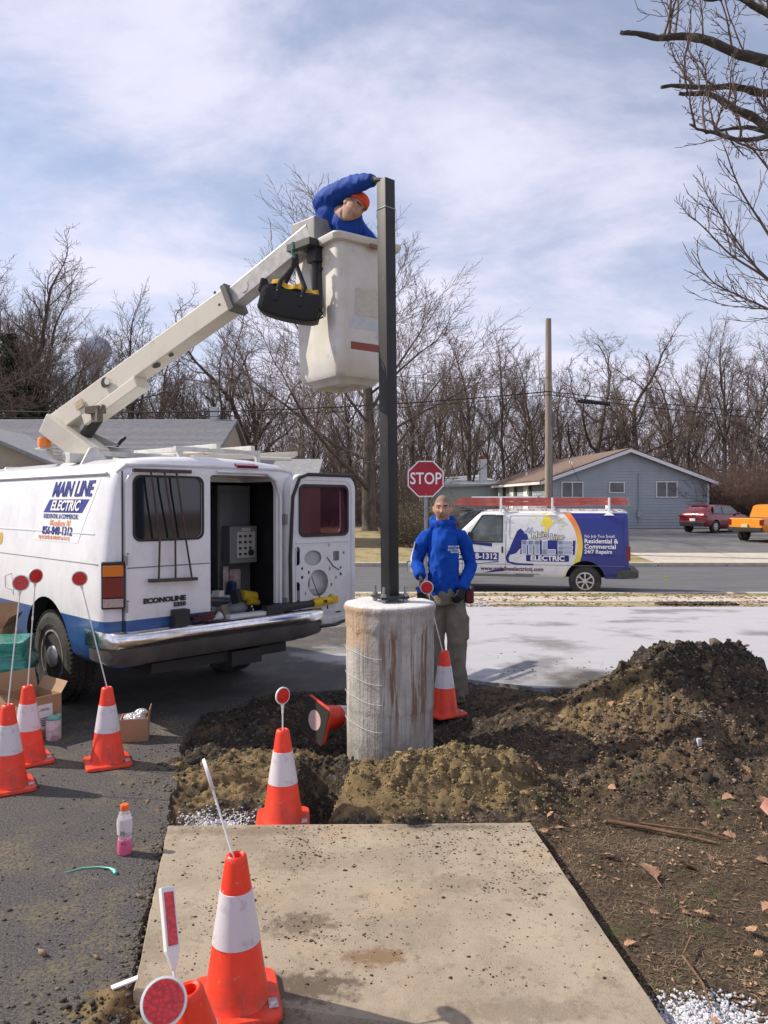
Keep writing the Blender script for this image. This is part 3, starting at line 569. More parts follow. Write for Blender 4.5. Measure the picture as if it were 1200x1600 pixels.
def grow(out, p, d, L, r, lev, R, P):
    n = P['seg'][lev]; s = L / n; kids = P['kids'][lev] if lev < len(P['kids']) else 0; pts = [p]; dirs = [d]; rad = [r]
    wig = P['wig'][lev]; tr = P['trop'][lev]
    for i in range(n):
        d = Vector((d.x + R.gauss(0, wig), d.y + R.gauss(0, wig), d.z + R.gauss(0, wig) + tr)).normalized()
        q = p + d * s; r2 = r * (1 - .62 * (i + 1) / n) if lev or P.get('fork') else r * (1 - .5 * (i + 1) / n)
        out[lev].append((*p, *q, rad[-1], r2)); p = q; pts.append(p); dirs.append(d); rad.append(r2)
    if not kids: return
    t0 = P['t0'][lev]
    for k in range(kids):
        t = t0 + (1 - t0) * ((k + R.random()) / kids); i = min(int(t * n), n - 1); f = t * n - i
        b = pts[i].lerp(pts[i + 1], f); dd = dirs[i + 1]
        az = k * 2.4 + R.uniform(-.5, .5); an = radians(R.uniform(*P['ang'][lev])) * (1 - .35 * t)
        u = dd.orthogonal().normalized(); v = dd.cross(u); c = (dd * cos(an) + (u * cos(az) + v * sin(az)) * sin(an)).normalized()
        grow(out, b, c, L * P['rat'][lev] * R.uniform(.7, 1.15) * (1 - .45 * (t - t0)), min(rad[i] * R.uniform(.45, .62), r * .7) * P.get('rr', 1) if lev < 2 else rad[i] * .6, lev + 1, R, P)
    # leader continues
    if lev < len(P['kids']): grow(out, pts[-1], dirs[-1], L * P['rat'][lev] * .8, rad[-1] * .9, lev + 1, R, P)
MAPLE = dict(seg=[7, 6, 5, 4, 2], kids=[9, 8, 7, 5], wig=[.05, .10, .14, .18, .2], trop=[.03, .07, .06, .05, .03], t0=[.28, .25, .2, .15], ang=[(30, 55), (28, 50), (28, 55), (30, 60)], rat=[.62, .52, .48, .5])
OAK = dict(seg=[6, 7, 6, 4, 2], kids=[8, 8, 7, 6], wig=[.07, .19, .24, .26, .26], trop=[.03, .03, .03, .03, .02], t0=[.26, .22, .2, .15], ang=[(42, 75), (35, 65), (35, 65), (35, 65)], rat=[.74, .52, .46, .45])
SLIM = dict(seg=[9, 5, 4, 3], kids=[16, 7, 5], wig=[.035, .10, .14, .2], trop=[.03, .09, .06, .04], t0=[.35, .2, .15], ang=[(28, 50), (28, 50), (30, 55)], rat=[.34, .45, .5], )
def make_tree(seed, P, h, r, tm=bark_m, cm=twig_m, minr=.0095):
    R = random.Random(seed); out = [[] for _ in range(6)]
    grow(out, Vector((0, 0, -.3)), Vector((R.uniform(-.06, .06), R.uniform(-.06, .06), 1)).normalized(), h * .55, r, 0, R, P)
    zt = max(s[5] for l in out for s in l); k = h / zt
    for l in out:
        for i, s in enumerate(l): l[i] = tuple(v * k for v in s[:6]) + (max(s[6], minr), max(s[7], minr * .8))
    # root flare
    s = out[0][0]; out[0].append((s[0], s[1], s[2] - .1, s[0] + (s[3] - s[0]) * .5, s[1] + (s[4] - s[1]) * .5, s[2] + (s[5] - s[2]) * .5, s[6] * 1.45, s[7] * .98))
    return segmesh('trunk', out[0] + out[1], tm, 8), segmesh('crown', sum(out[2:], []), cm, 3)
protos = [make_tree(11, MAPLE, 18, .22), make_tree(12, MAPLE, 18, .20, cm=twig2_m), make_tree(13, OAK, 17, .30), make_tree(24, OAK, 17, .28), make_tree(15, SLIM, 18, .13), make_tree(16, SLIM, 18, .11, cm=twig2_m), make_tree(17, MAPLE, 18, .17), make_tree(19, SLIM, 18, .15)]
def zg(y): return float(zprof(y))
def tree(px, top, d, k, label, group=None, base=None, wide=1.12, name='bare_tree'):
    x = (px - 600) / 1200 * d; h = 1.7 + (785 - top) * d / 1200 - zg(d) + .25; bz = zg(d)
    t = empty(name, (x, d, bz), random.uniform(0, 6.28), label, 'tree', group)
    tm, cm = protos[k % len(protos)]; H = 18 if k % 8 not in (2, 3) else 17; s = h / H; t.scale = (s * wide, s * wide, s)
    for nm, me in (('trunk', tm), ('crown', cm)):
        o = bpy.data.objects.new(nm, me); COL.objects.link(o); o.parent = t
    return t
# the tall silver maple behind the bucket
protos.append(make_tree(42, dict(seg=[8, 8, 6, 5, 3], kids=[13, 9, 8, 6], wig=[.03, .08, .10, .11, .12], trop=[.06, .02, .03, .02, .02], t0=[.22, .2, .15, .12], ang=[(42, 72), (32, 58), (30, 55), (28, 55)], rat=[.66, .56, .55, .58], rr=.62), 18, .28, cm=mat('pale_twigs', (.19, .15, .125), .9), minr=.0075))
t = tree(578, 272, 45, 8, 'tallest bare tree, its crown rising behind the bucket and the steel post'); t.rotation_euler.z = 4.1; t.scale = (t.scale[0] * 1.22, t.scale[1] * 1.22, t.scale[2])
A = [(-8, 392, 51, 8, 'fine-twigged bare tree at the left edge behind the ivy-clad tree'), (66, 412, 53, 8, 'fine-twigged bare tree between the ivy-clad tree and the water tank'), (22, 372, 48, 2, 'big bare ivy-clad tree at the left edge of the photo'), (75, 455, 56, 6, 'bare tree just right of the ivy-clad tree, above the tan house'), (120, 492, 60, 1, 'reddish bare tree in front of the pale water tank'), (-45, 400, 50, 3, 'spreading bare tree half outside the left edge of the photo'), (205, 452, 56, 0, 'slender tall tree rising above the left woods beyond the boom'), (160, 530, 64, 6, 'shorter bare tree just above the boom elbow'), (248, 505, 62, 1, 'reddish bare tree right of the slender tall one, above the boom'), (300, 540, 60, 6, 'bare tree behind the right end of the tan house roof'), (345, 515, 56, 0, 'bare tree behind the boom collar'), (395, 500, 54, 1, 'reddish bare tree below the boom between collar and tool bag'), (440, 470, 56, 3, 'spreading bare tree seen below the hanging tool bag'), (490, 520, 62, 6, 'bare tree behind the left side of the bucket'), (545, 520, 66, 1, 'reddish bare tree below the bucket, left of the tallest trunk')]
for i, (px, tp, d, k, lb) in enumerate(A): tree(px, tp, d, k, lb or 'bare leafless tree of the woods left of the steel post', 'bare trees of the left woods')
A = [(645, 545, 60, 0, 'upright bare tree above the stop sign, beside the steel post'), (690, 520, 60, 1, 'reddish upright bare tree just right of the stop sign'), (735, 500, 62, 0, 'upright bare tree behind the white chimney, left side'), (785, 508, 64, 6, 'bare tree right above the white chimney'), (828, 520, 66, 1, 'reddish bare tree touching the left side of the utility pole')]
for i, (px, tp, d, k, lb) in enumerate(A): tree(px, tp, d, k, lb, 'bare trees between post and pole')
A = [(915, 488, 62, 3, 'spreading dark oak just right of the utility pole'), (990, 492, 64, 2, 'wide spreading bare oak behind the grey house'), (1075, 505, 70, 6, 'bare tree above the right roof slope of the grey house'), (1130, 500, 68, 0, 'bare tree above the red car'), (1180, 498, 64, 6, 'bare tree near the right edge above the orange pickup'), (1235, 480, 66, 0, 'bare tree at the right edge, mostly outside the photo'), (1300, 500, 66, 2, 'spreading oak outside the right edge, branch tips in view'), (875, 555, 74, 1, 'low reddish bare tree directly right of the utility pole'), (1045, 540, 72, 1, 'low reddish bare tree behind the grey house ridge')]
for i, (px, tp, d, k, lb) in enumerate(A): tree(px, tp, d, k, lb or 'bare tree behind the grey house, right of the spreading oaks', 'bare trees behind the grey house')
random.seed(5)
for px in range(-160, 1400, 36):
    tree(px + random.uniform(-16, 16), random.uniform(565, 640), random.uniform(72, 98), random.choice([4, 5, 7, 4, 6, 1]), 'slender distant tree deep in the woods', 'slender trees deep in the woods', name='woods_tree')
for px in range(-60, 690, 42):
    tree(px + random.uniform(-18, 18), random.uniform(590, 680), random.uniform(56, 70), random.choice([4, 5, 7]), 'thin young tree at the front of the woods', 'thin young trees at the edge of the woods', name='woods_tree')
# undergrowth: saplings and brush nobody could count
R = random.Random(8); segs = []
for i in range(11000):
    y = R.uniform(51, 90); x = R.uniform(-.62, .62) * y
    if 3.2 < x < 24 and y < 71: continue
    h = R.uniform(1.0, 5.0) * (1 if R.random() < .85 else 1.8)
    if y > 70: h = R.uniform(3, 10.5)
    p = Vector((x, y, zg(y) - .1)); d = Vector((R.gauss(0, .3), R.gauss(0, .3), 1)); r = .016 + h * .004
    for k in range(4):
        q = p + d.normalized() * h / 4; segs.append((*p, *q, r, r * .75)); r *= .75
        for j in range(3):
            e = q + Vector((R.gauss(0, .3), R.gauss(0, .3), R.uniform(.1, .6))) * h * .17; segs.append((*q, *e, .012, .008))
        p = q; d += Vector((R.gauss(0, .12), R.gauss(0, .12), 0))
o = bpy.data.objects.new('undergrowth', segmesh('undergrowth', segs, twig_m, 3)); COL.objects.link(o); put(o, 'brown tangled undergrowth and saplings on the woods floor', 'undergrowth', kind='stuff')
def foliage(name, P, size, m, parent=None, **k):
    n = len(P); rs_ = np.random.RandomState(n); a = rs_.normal(size=(n, 3)); a /= np.linalg.norm(a, axis=1)[:, None]; b_ = np.cross(a, rs_.normal(size=(n, 3))); b_ /= np.linalg.norm(b_, axis=1)[:, None]
    s = size * rs_.uniform(.5, 1.3, (n, 1)); P = np.array(P); v = np.stack([P - a * s, P + b_ * s * .5, P + a * s, P - b_ * s * .5], 1).reshape(-1, 3)
    f = np.arange(n * 4).reshape(-1, 4); me = bpy.data.meshes.new(name); me.vertices.add(n * 4); me.vertices.foreach_set('co', v.ravel()); me.loops.add(n * 4); me.loops.foreach_set('vertex_index', f.ravel())
    me.polygons.add(n); me.polygons.foreach_set('loop_start', np.arange(n) * 4); me.polygons.foreach_set('loop_total', np.full(n, 4)); me.update(calc_edges=True); me.materials.append(m)
    o = bpy.data.objects.new(name, me); COL.objects.link(o)
    if parent: o.parent = parent
    return put(o, **k)
ivy_m = mat('ivy', (0.022, 0.034, 0.014), .6, island=.6)
rs = np.random.RandomState(2)
for (px, d, h, w_, n) in ((15, 47.5, 12, 1.5, 7000), (52, 49, 9, 1.6, 5500), (85, 50, 7, 2.2, 5000), (112, 52, 6, 2.4, 5000), (-30, 48, 11, 1.6, 5000)):
    x0 = (px - 600) / 1200 * d; z = rs.rand(n) ** 1.3 * h; rr = w_ * (1 - .6 * z / h) * (.5 + .5 * np.abs(np.sin(z * 1.7 + px))) ; a = rs.rand(n) * 6.28; q = rs.rand(n) ** .5 * rr
    foliage('ivy', np.stack([x0 + np.cos(a) * q, d + np.sin(a) * q, z + zg(d)], -1), .14, ivy_m, label='dark green ivy climbing the leftmost trunks of the woods' if px < 100 else 'dark evergreen thicket in the left woods beside the ivy trunks', cat='ivy', kind='stuff')
# shrubs behind the stop sign and beside the far house
def shrub(px, d, h, w_, n, m, label, leaf=None, nl=0, name='bare_shrub'):
    R = random.Random(int(px)); segs = []; x0 = (px - 600) / 1200 * d; t = empty(name, (x0, d, zg(d)), 0, label, 'shrub')
    for i in range(n):
        a = R.uniform(0, 6.28); q = R.random() ** .5 * w_ * .35; p = Vector((cos(a) * q, sin(a) * q * .6, -.05)); dr = Vector((cos(a) * R.uniform(.1, .9), sin(a) * R.uniform(.1, .6), 1)).normalized(); L = h * R.uniform(.6, 1.1); r = .012 * max(1, d / 30)
        for k in range(5):
            e = p + dr * L / 5; segs.append((*p, *e, r, r * .8)); r *= .8
            for j in range(3):
                g_ = e + Vector((R.gauss(0, 1), R.gauss(0, 1), R.uniform(-.2, 1))) * L * .09; segs.append((*e, *g_, r * .7, r * .5))
            p = e; dr = (dr + Vector((R.gauss(0, .15), R.gauss(0, .15), -.06))).normalized()
    o = bpy.data.objects.new('branches', segmesh('branches', segs, m, 3)); COL.objects.link(o); o.parent = t
    if nl:
        a = rs.rand(nl) * 6.28; q = rs.rand(nl) ** .4 * w_ * .5; foliage('leaves', np.stack([np.cos(a) * q, np.sin(a) * q * .6, (.1 + rs.rand(nl) * .8) * h * (1 - (q / w_) ** 2 * 1.5)], -1), .05, leaf, t)
green2 = mat('shrub_green', (0.06, 0.085, 0.03), .8, col2=(0.16, 0.13, 0.08), scale=1.5, island=.5)
dryleaf = mat('shrub_dry', (0.20, 0.14, 0.09), .9, col2=(0.12, 0.085, 0.06), scale=2, island=.4)
shrub(655, 33, 2.3, 2.6, 150, twig_m, 'tangled greenish bush behind the stop sign post', green2, 2600)
shrub(712, 35, 2.1, 2.2, 130, twig_m, 'brown tangled bush between stop sign and blue-white van', dryleaf, 1500)
shrub(630, 35, 1.6, 2.0, 100, twig2_m, 'low brown bush beside the steel post near the lawn', dryleaf, 1400)
shrub(1150, 50, 4.6, 6.5, 520, twig2_m, 'large bare brown bush right of the grey house', dryleaf, 500)
shrub(1215, 49, 3.8, 5.0, 300, twig2_m, 'bare brown bush at the right frame edge behind the pickup')
# water tank beyond the woods
wt = empty('water_tower', (-94, 250, -2), 0, 'pale domed water tank faint beyond the left woods', 'water tower')
MB().lathe([(.1, 58), (2, 57.6), (4, 56.4), (5.2, 54.5), (5.4, 52.5), (4.6, 50), (2.8, 48), (1.5, 46), (1.2, 44)], 28).build('tank', mat('tank_paint', (.36, .42, .53), .9), wt, smooth=60)
MB().lathe([(1.2, 44), (1.2, 0), (3, -2)], 16).build('column', MATS['tank_paint'], wt, smooth=60)

# ---- foreground right tree: trunk stands outside the frame, limbs reach in ----
limb_m = mat('lichen_bark', (0.055, 0.046, 0.04), .95, col2=(0.15, 0.145, 0.12), scale=9, lo=.5, hi=.62, bump=1, bscale=30, bdist=.02)
def wp(px, py, d): return Vector(((px - 600) / 1200 * d, d, 1.7 + (785 - py) * d / 1200))
ft = empty('bare_tree', (6.9, 8.6, 0), 0, 'old tree whose lichen-covered cut limbs reach in from the upper right', 'tree')
seg1, seg2 = [], []; LIMBS = MB()
def limb(pts, r0, r1, R, tw=10, up=True, tl=.9):
    P = [wp(*p) for p in pts]; n = len(P)
    fine = []
    for i in range(n - 1):
        A_, B_, C_, D_ = P[max(i - 1, 0)], P[i], P[i + 1], P[min(i + 2, n - 1)]
        for k in range(6):
            f = k / 6; q_ = .5 * ((2 * B_) + (C_ - A_) * f + (2 * A_ - 5 * B_ + 4 * C_ - D_) * f * f + (3 * B_ - A_ - 3 * C_ + D_) * f ** 3); t_ = (i + f) * 1.7 + pts[0][1]
            fine.append(q_ + Vector((0, .03 * sin(t_ * 1.3), .016 * sin(t_ * 2.1) + R.gauss(0, .0035))))
    fine.append(P[-1]); m_ = len(fine)
    for i in range(m_ - 1):
        ra = r0 + (r1 - r0) * i / (m_ - 1); rb = r0 + (r1 - r0) * (i + 1) / (m_ - 1); pass
    rq = [r0 + (r1 - r0) * i / (m_ - 1) for i in range(m_)]; LIMBS.tube([p - Vector((6.9, 8.6, 0)) for p in fine], [q * R.uniform(.9, 1.1) for q in rq], 12)
    out = [[] for _ in range(6)]
    PP = dict(seg=[8, 6, 4], kids=[8, 4], wig=[.10, .16, .2], trop=[.10, .03, .03], t0=[.05, .1], ang=[(30, 65), (30, 60)], rat=[.4, .45])
    for j in range(tw):
        i = int(R.uniform(.1, .98) * (m_ - 2)); d0 = Vector((R.uniform(-.6, .3), R.uniform(-.5, .5), (1 if up else R.choice([1, -.4, .6])) * R.uniform(.5, 1.2))).normalized()
        grow(out, fine[i], d0, R.uniform(.45, 1.2) * tl, R.uniform(.010, .017), 0, R, PP)
    for l in out: seg2.extend([s[:6] + (max(s[6], .0042), max(s[7], .0032)) for s in l])
R = random.Random(77)
limb([(1400, 210, 8.8), (1290, 150, 8.8), (1200, 103, 8.7), (1130, 80, 8.6), (1060, 65, 8.5), (1010, 60, 8.5), (966, 56, 8.5)], .075, .022, R, 8)
limb([(1400, 190, 8.9), (1300, 155, 9), (1200, 148, 9), (1150, 141, 9), (1090, 141, 9), (1030, 141, 9)], .065, .019, R, 8, tl=.8)
limb([(1400, 260, 8.9), (1300, 230, 8.9), (1205, 208, 8.8), (1150, 178, 8.7), (1110, 152, 8.7), (1058, 150, 8.7)], .075, .020, R, 6, False)
limb([(1400, 280, 8.9), (1290, 235, 9.1), (1190, 208, 9.3), (1150, 205, 9.3), (1096, 207, 9.3)], .045, .014, R, 5, False, .6)
limb([(1400, 100, 8.9), (1260, 60, 8.6), (1190, 22, 8.6), (1150, 8, 8.5), (1095, 4, 8.5)], .055, .018, R, 5)
limb([(1230, 205, 8.8), (1150, 225, 8.6), (1100, 205, 8.4), (1075, 198, 8.3)], .03, .008, R, 10, False, .5)
# whippy lower limbs sweeping up to the left
def whip(pts, r0, R, tw):
    P = [wp(*p) for p in pts]; fine = []
    n = len(P)
    for i in range((n - 1) * 6 + 1):
        t = i / 6; k = min(int(t), n - 2); f = t - k
        a = P[max(k - 1, 0)]; b = P[k]; c = P[k + 1]; e = P[min(k + 2, n - 1)]
        fine.append(.5 * ((2 * b) + (c - a) * f + (2 * a - 5 * b + 4 * c - e) * f * f + (3 * b - a - 3 * c + e) * f ** 3))
    m_ = len(fine)
    for i in range(m_ - 1): seg2.append((*fine[i], *fine[i + 1], r0 * (1 - .8 * i / m_), r0 * (1 - .8 * (i + 1) / m_)))
    out = [[] for _ in range(6)]; PP = dict(seg=[6, 4], kids=[5], wig=[.10, .14], trop=[.09, .06], t0=[.15], ang=[(25, 50)], rat=[.5])
    for j in range(tw):
        i = int(R.uniform(.15, .97) * (m_ - 1)); dd = (fine[i + 1] - fine[i]).normalized(); sd = dd.orthogonal().normalized(); sd.rotate(Matrix.Rotation(R.uniform(0, 6.28), 3, dd)); c = (dd + sd * R.uniform(.4, .9)).normalized()
        grow(out, fine[i], c, R.uniform(.25, .7) * (1 - .4 * i / m_), .006, 0, R, PP)
    for l in out: seg2.extend([s[:6] + (max(s[6], .0036), max(s[7], .0028)) for s in l])
whip([(1420, 560, 9), (1310, 480, 9), (1230, 410, 9), (1180, 340, 9), (1150, 290, 8.9), (1130, 235, 8.8)], .03, R, 18)
whip([(1420, 620, 9), (1290, 520, 9.2), (1200, 440, 9.3), (1140, 400, 9.3), (1100, 360, 9.3), (1080, 342, 9.3)], .024, R, 18)
whip([(1420, 560, 9), (1280, 500, 8.7), (1190, 430, 8.6), (1150, 380, 8.6), (1118, 330, 8.5), (1105, 315, 8.5)], .022, R, 16)
whip([(1400, 600, 9), (1270, 520, 8.9), (1190, 480, 8.9), (1150, 462, 8.9), (1110, 440, 8.9), (1078, 395, 8.9)], .02, R, 16)
whip([(1400, 470, 9), (1260, 350, 9), (1200, 270, 9), (1160, 225, 9), (1120, 215, 9)], .022, R, 14)
whip([(1420, 560, 9), (1300, 530, 8.8), (1220, 490, 8.8), (1170, 482, 8.8), (1125, 478, 8.8)], .016, R, 10)
P0 = wp(1400, 620, 9)
for a, b_ in (((1440, 800, 8.8), (1430, 500, 8.8)), ((1430, 500, 8.8), (1405, 200, 8.8)), ((1405, 200, 8.8), (1400, 60, 8.8))):
    A_, B_ = wp(*a), wp(*b_); seg1.append((*A_, *B_, .24, .22))
A_ = wp(1440, 800, 8.8); seg1.append((A_.x, A_.y, -.4, *A_, .32, .24)); seg1.append((A_.x, A_.y, -.5, A_.x, A_.y, .4, .5, .3))
LIMBS.build('limb', limb_m, ft, smooth=60); sh = Vector((6.9, 8.6, 0)); f_ = lambda L: [(s[0] - sh.x, s[1] - sh.y, s[2], s[3] - sh.x, s[4] - sh.y, s[5], s[6], s[7]) for s in L]
for nm, sg, mm, sd_ in (('trunk', seg1, limb_m, 10), ('twigs', seg2, mat('near_twigs', (.12, .085, .07), .9), 4)):
    o = bpy.data.objects.new(nm, segmesh(nm, f_(sg), mm, sd_)); COL.objects.link(o); o.parent = ft

# ================= BUILDINGS =================
glass_dark = mat('window_glass', (0.03, 0.035, 0.045), .08, spec=.8, col2=(.10, .10, .11), scale=1.2)
white_trim = mat('white_trim', (0.72, 0.72, 0.72), .6)
siding_m = mat('grey_siding', (0.34, 0.38, 0.41), .75, col2=(0.31, 0.345, 0.375), scale=1.5)
brownroof = mat('brown_shingles', (0.13, 0.088, 0.07), .95, col2=(0.19, 0.135, 0.11), scale=6, stretch=(1, 1, 4))
hs = empty('grey_house', (10.1, 48, .06), atan2(.11, .99), 'single-storey blue-grey sided house with brown gable roof and three windows', 'house')
Wd, Dp, EV, PK = 10.7, 13.0, 3.05, 4.95
mb = MB(); mb.add([(0, 0, -.3), (Wd, 0, -.3), (Wd, 0, EV), (Wd / 2, 0, PK - .12), (0, 0, EV), (0, Dp, -.3), (Wd, Dp, -.3), (Wd, Dp, EV), (Wd / 2, Dp, PK - .12), (0, Dp, EV)], [(0, 1, 2, 3, 4), (5, 9, 8, 7, 6), (0, 4, 9, 5), (1, 6, 7, 2)]); mb.build('wall', siding_m, hs)
# lap boards on the gable wall and on the left wall
wins = [(1.05, 2.35, 1.98, 2.88), (4.15, 5.05, 2.28, 2.88), (7.25, 8.55, 2.0, 2.92)]
mb = MB(); z = 0.0; bh = .19
while z < PK - .2:
    x0, x1 = 0, Wd
    if z + bh > EV: k = (z + bh - EV) / (PK - EV); x0, x1 = k * Wd / 2, Wd - k * Wd / 2
    spans = [(x0, x1)]
    for (a, b_, c, d) in wins:
        if z + bh > c and z < d: spans = [s for p, q in spans for s in ((p, min(q, a)), (max(p, b_), q)) if s[1] - s[0] > .05]
    for p, q in spans: mb.add([(p, -.035, z), (q, -.035, z), (q, -.008, z + bh), (p, -.008, z + bh), (p, -.001, z), (q, -.001, z)], [(0, 1, 2, 3), (4, 5, 1, 0)])
    z += bh
for s_ in range(16): z = s_ * bh; mb.add([(-.035, 0, z), (-.008, 0, z + bh), (-.008, Dp, z + bh), (-.035, Dp, z)], [(0, 1, 2, 3)])
o = mb.build('siding', siding_m, hs); o['kind'] = 'stuff'
def window(par, x0, x1, z0, z1, y=-.06, split=True, fm=white_trim, gm_=glass_dark, t=.06):
    w_ = MB().box(((x0 + x1) / 2, y + .02, (z0 + z1) / 2), (x1 - x0, .03, z1 - z0)).build('window', gm_, par)
    f_ = MB()
    for c, d in ((((x0 + x1) / 2, y, z0 - t / 2), (x1 - x0 + 2 * t, .07, t)), (((x0 + x1) / 2, y, z1 + t / 2), (x1 - x0 + 2 * t, .07, t)), ((x0 - t / 2, y, (z0 + z1) / 2), (t, .07, z1 - z0)), ((x1 + t / 2, y, (z0 + z1) / 2), (t, .07, z1 - z0))): f_.box(c, d)
    if split: f_.box(((x0 + x1) / 2, y, (z0 + z1) / 2), (t, .06, z1 - z0))
    f_.build('frame', fm, w_); return w_
for a in wins: window(hs, *a, split=(a[1] - a[0] > 1))
def slope(mb, a, b_, c, d, th=.1):
    a, b_, c, d = map(Vector, (a, b_, c, d)); n = (b_ - a).cross(d - a).normalized() * th
    mb.loft([[a, b_, c, d], [a + n, b_ + n, c + n, d + n]]); return mb
def shingle_rows(mb, e0, e1, r1, r0, n, th=.03):
    """courses from the eave line e0-e1 up to the ridge line r0-r1, each lapping the one below"""
    e0, e1, r0, r1 = map(Vector, (e0, e1, r0, r1)); nn = (e1 - e0).cross(r0 - e0).normalized()
    if nn.z < 0: nn = -nn
    for i in range(n):
        a, b_ = e0.lerp(r0, i / n), e1.lerp(r1, i / n); c, d = e1.lerp(r1, (i + 1.02) / n), e0.lerp(r0, (i + 1.02) / n)
        mb.add([a + nn * th, b_ + nn * th, c + nn * .006, d + nn * .006, a, b_], [(0, 1, 2, 3), (4, 5, 1, 0)])
rf = MB(); OV = .45; sl = (PK - EV) / (Wd / 2)
for s_ in (-1, 1):
    xe = Wd / 2 + s_ * (Wd / 2 + OV); ze = EV - sl * OV
    pts_ = [(xe, -OV, ze), (xe, Dp + .3, ze), (Wd / 2, Dp + .3, PK), (Wd / 2, -OV, PK)]
    if s_ > 0: pts_ = pts_[::-1]
    slope(rf, *pts_, th=-.12 if s_ < 0 else -.12)
    shingle_rows(rf, (xe, -OV, ze), (xe, Dp + .3, ze), (Wd / 2, Dp + .3, PK), (Wd / 2, -OV, PK), 26)
rfo = rf.build('roof', brownroof, hs, weld=False)
tr = MB()
for s_ in (-1, 1):
    xe = Wd / 2 + s_ * (Wd / 2 + OV); ze = EV - sl * OV
    tr.bar((xe, -OV - .03, ze - .02), (Wd / 2, -OV - .03, PK - .03), .05, .2, up=(0, 1, 0)) if False else tr.add([(xe, -OV - .03, ze - .16), (Wd / 2, -OV - .03, PK - .16), (Wd / 2, -OV - .03, PK + .05), (xe, -OV - .03, ze + .05), (xe, -OV, ze - .16), (Wd / 2, -OV, PK - .16)], [(0, 1, 2, 3), (0, 4, 5, 1)])
    tr.box((xe, Dp / 2, ze - .05), (.12, Dp + .7, .16))
tr.build('fascia', white_trim, hs)
MB().box((-.0, -.05, 1.35), (.12, .1, 3.1)).box((Wd - .02, -.05, 1.35), (.12, .1, 3.0)).box((-.2, Dp * .25, 2.55), (.07, .07, .8)).build('corner_trim', white_trim, hs)
MB().box((6.05, -.09, 1.9), (.06, .06, 3.2)).box((6.05, -.12, .9), (.22, .12, .35)).build('conduit', siding_m, hs)
for y_ in (3, 6.5, 9.5): MB().box((-.06, y_, 2.2), (.06, .5, 1.3)).build('shutter', mat('dark_shutter', (.04, .06, .05), .7), hs)
for y_ in (4.0, 7.6, 10.6): MB().box((-.05, y_, 2.0), (.05, 1.1, 1.6)).build('panel', white_trim, hs)
for (x_, y_) in ((3.4, 5), (2.6, 2.4), (1.2, 8)): MB().tube([(x_, y_, EV + sl * x_ - .1), (x_, y_, EV + sl * x_ + .35)], .06, 8).build('vent_pipe', white_trim, hs)
# wing
wg = MB(); wg.box((-2.4, 15.5, 1.3), (5.2, 7, 3.2)); wg.build('wing_wall', mat('pale_wing', (.36, .42, .42), .8), hs)
slope(MB(), (-5.6, 11.5, 2.75), (.4, 11.5, 3.0), (.4, 19.2, 3.9), (-5.6, 19.2, 3.5), .14).build('wing_roof', mat('pale_roof', (.32, .35, .38), .8, col2=(.38, .4, .43), scale=3), hs)
c_ = MB().box((-.6, 14, 3.9), (.55, .55, 2.4)).build('chimney', white_trim, rfo); MB().box((-.6, 14, 5.2), (.3, .3, .25)).build('flue', mat('red_clay', (.35, .08, .05), .8), c_)

greyroof = mat('grey_shingles', (0.20, 0.205, 0.22), .9, col2=(0.29, 0.295, 0.31), scale=5, stretch=(1, 1, 4), bump=.3)
beige = mat('beige_wall', (0.42, 0.36, 0.27), .85, col2=(0.38, 0.33, 0.25), scale=2)
lh = empty('tan_house', (0, 33, -.1), 0, 'low tan house with grey shingle roof behind the white bucket van', 'house')
MB().box((-13.6, 3.5, 1.7), (12.6, 7, 3.9)).build('wall', beige, lh)
rf = MB(); slope(rf, (-21, -.6, 3.65), (-7.1, -.6, 3.65), (-7.15, 4.6, 5.72), (-21, 4.6, 5.72), .12); slope(rf, (-21, 9.6, 3.6), (-21, 4.6, 5.72), (-7.15, 4.6, 5.72), (-7.1, 9.6, 3.6), .12)
shingle_rows(rf, (-21, -.6, 3.78), (-7.1, -.6, 3.78), (-7.15, 4.6, 5.85), (-21, 4.6, 5.85), 30, .035); rf.build('roof', greyroof, lh, weld=False)
MB().box((-14, -.66, 3.62), (13.9, .1, .2)).build('fascia', white_trim, lh)
MB().add([(-7.3, 0, 3.6), (-7.3, 8.6, 3.6), (-7.3, 4.6, 5.6)], [(0, 1, 2)]).build('gable', beige, lh)
# front gable wing
GX0, GX1, GP = -19.6, -12.6, -16.1 - .4
mb = MB(); mb.add([(-20, -3.2, -.4), (-12.9, -3.2, -.4), (-12.9, -3.2, 3.35), (-16.4, -3.2, 4.75), (-20, -3.2, 3.35), (-20, 1, -.4), (-12.9, 1, -.4), (-12.9, 1, 3.35), (-16.4, 1, 4.75), (-20, 1, 3.35)], [(0, 1, 2, 3, 4), (1, 6, 7, 2), (0, 4, 9, 5)]); mb.build('gable_wall', beige, lh)
rf = MB(); slope(rf, (-12.4, -3.8, 3.1), (-12.4, 2, 3.1), (-16.4, 2, 4.8), (-16.4, -3.8, 4.8), .12); slope(rf, (-20.4, -3.8, 3.1), (-16.4, -3.8, 4.8), (-16.4, 2, 4.8), (-20.4, 2, 3.1), .12); rf.build('gable_roof', greyroof, lh)
MB().box((-16.4, -3.3, 3.0), (7.6, .14, .22)).build('band', mat('blue_grey_trim', (.10, .13, .19), .7), lh)
wv = MB(); wv.add([(-13.55 + .42 * cos(radians(22.5 + 45 * i)), -3.27, 2.5 + .42 * sin(radians(22.5 + 45 * i))) for i in range(8)] + [(-13.55 + .42 * cos(radians(22.5 + 45 * i)), -3.2, 2.5 + .42 * sin(radians(22.5 + 45 * i))) for i in range(8)], [tuple(range(7, -1, -1))] + [(i, (i + 1) % 8, 8 + (i + 1) % 8, 8 + i) for i in range(8)]); o = wv.build('octagonal_window', glass_dark, lh)
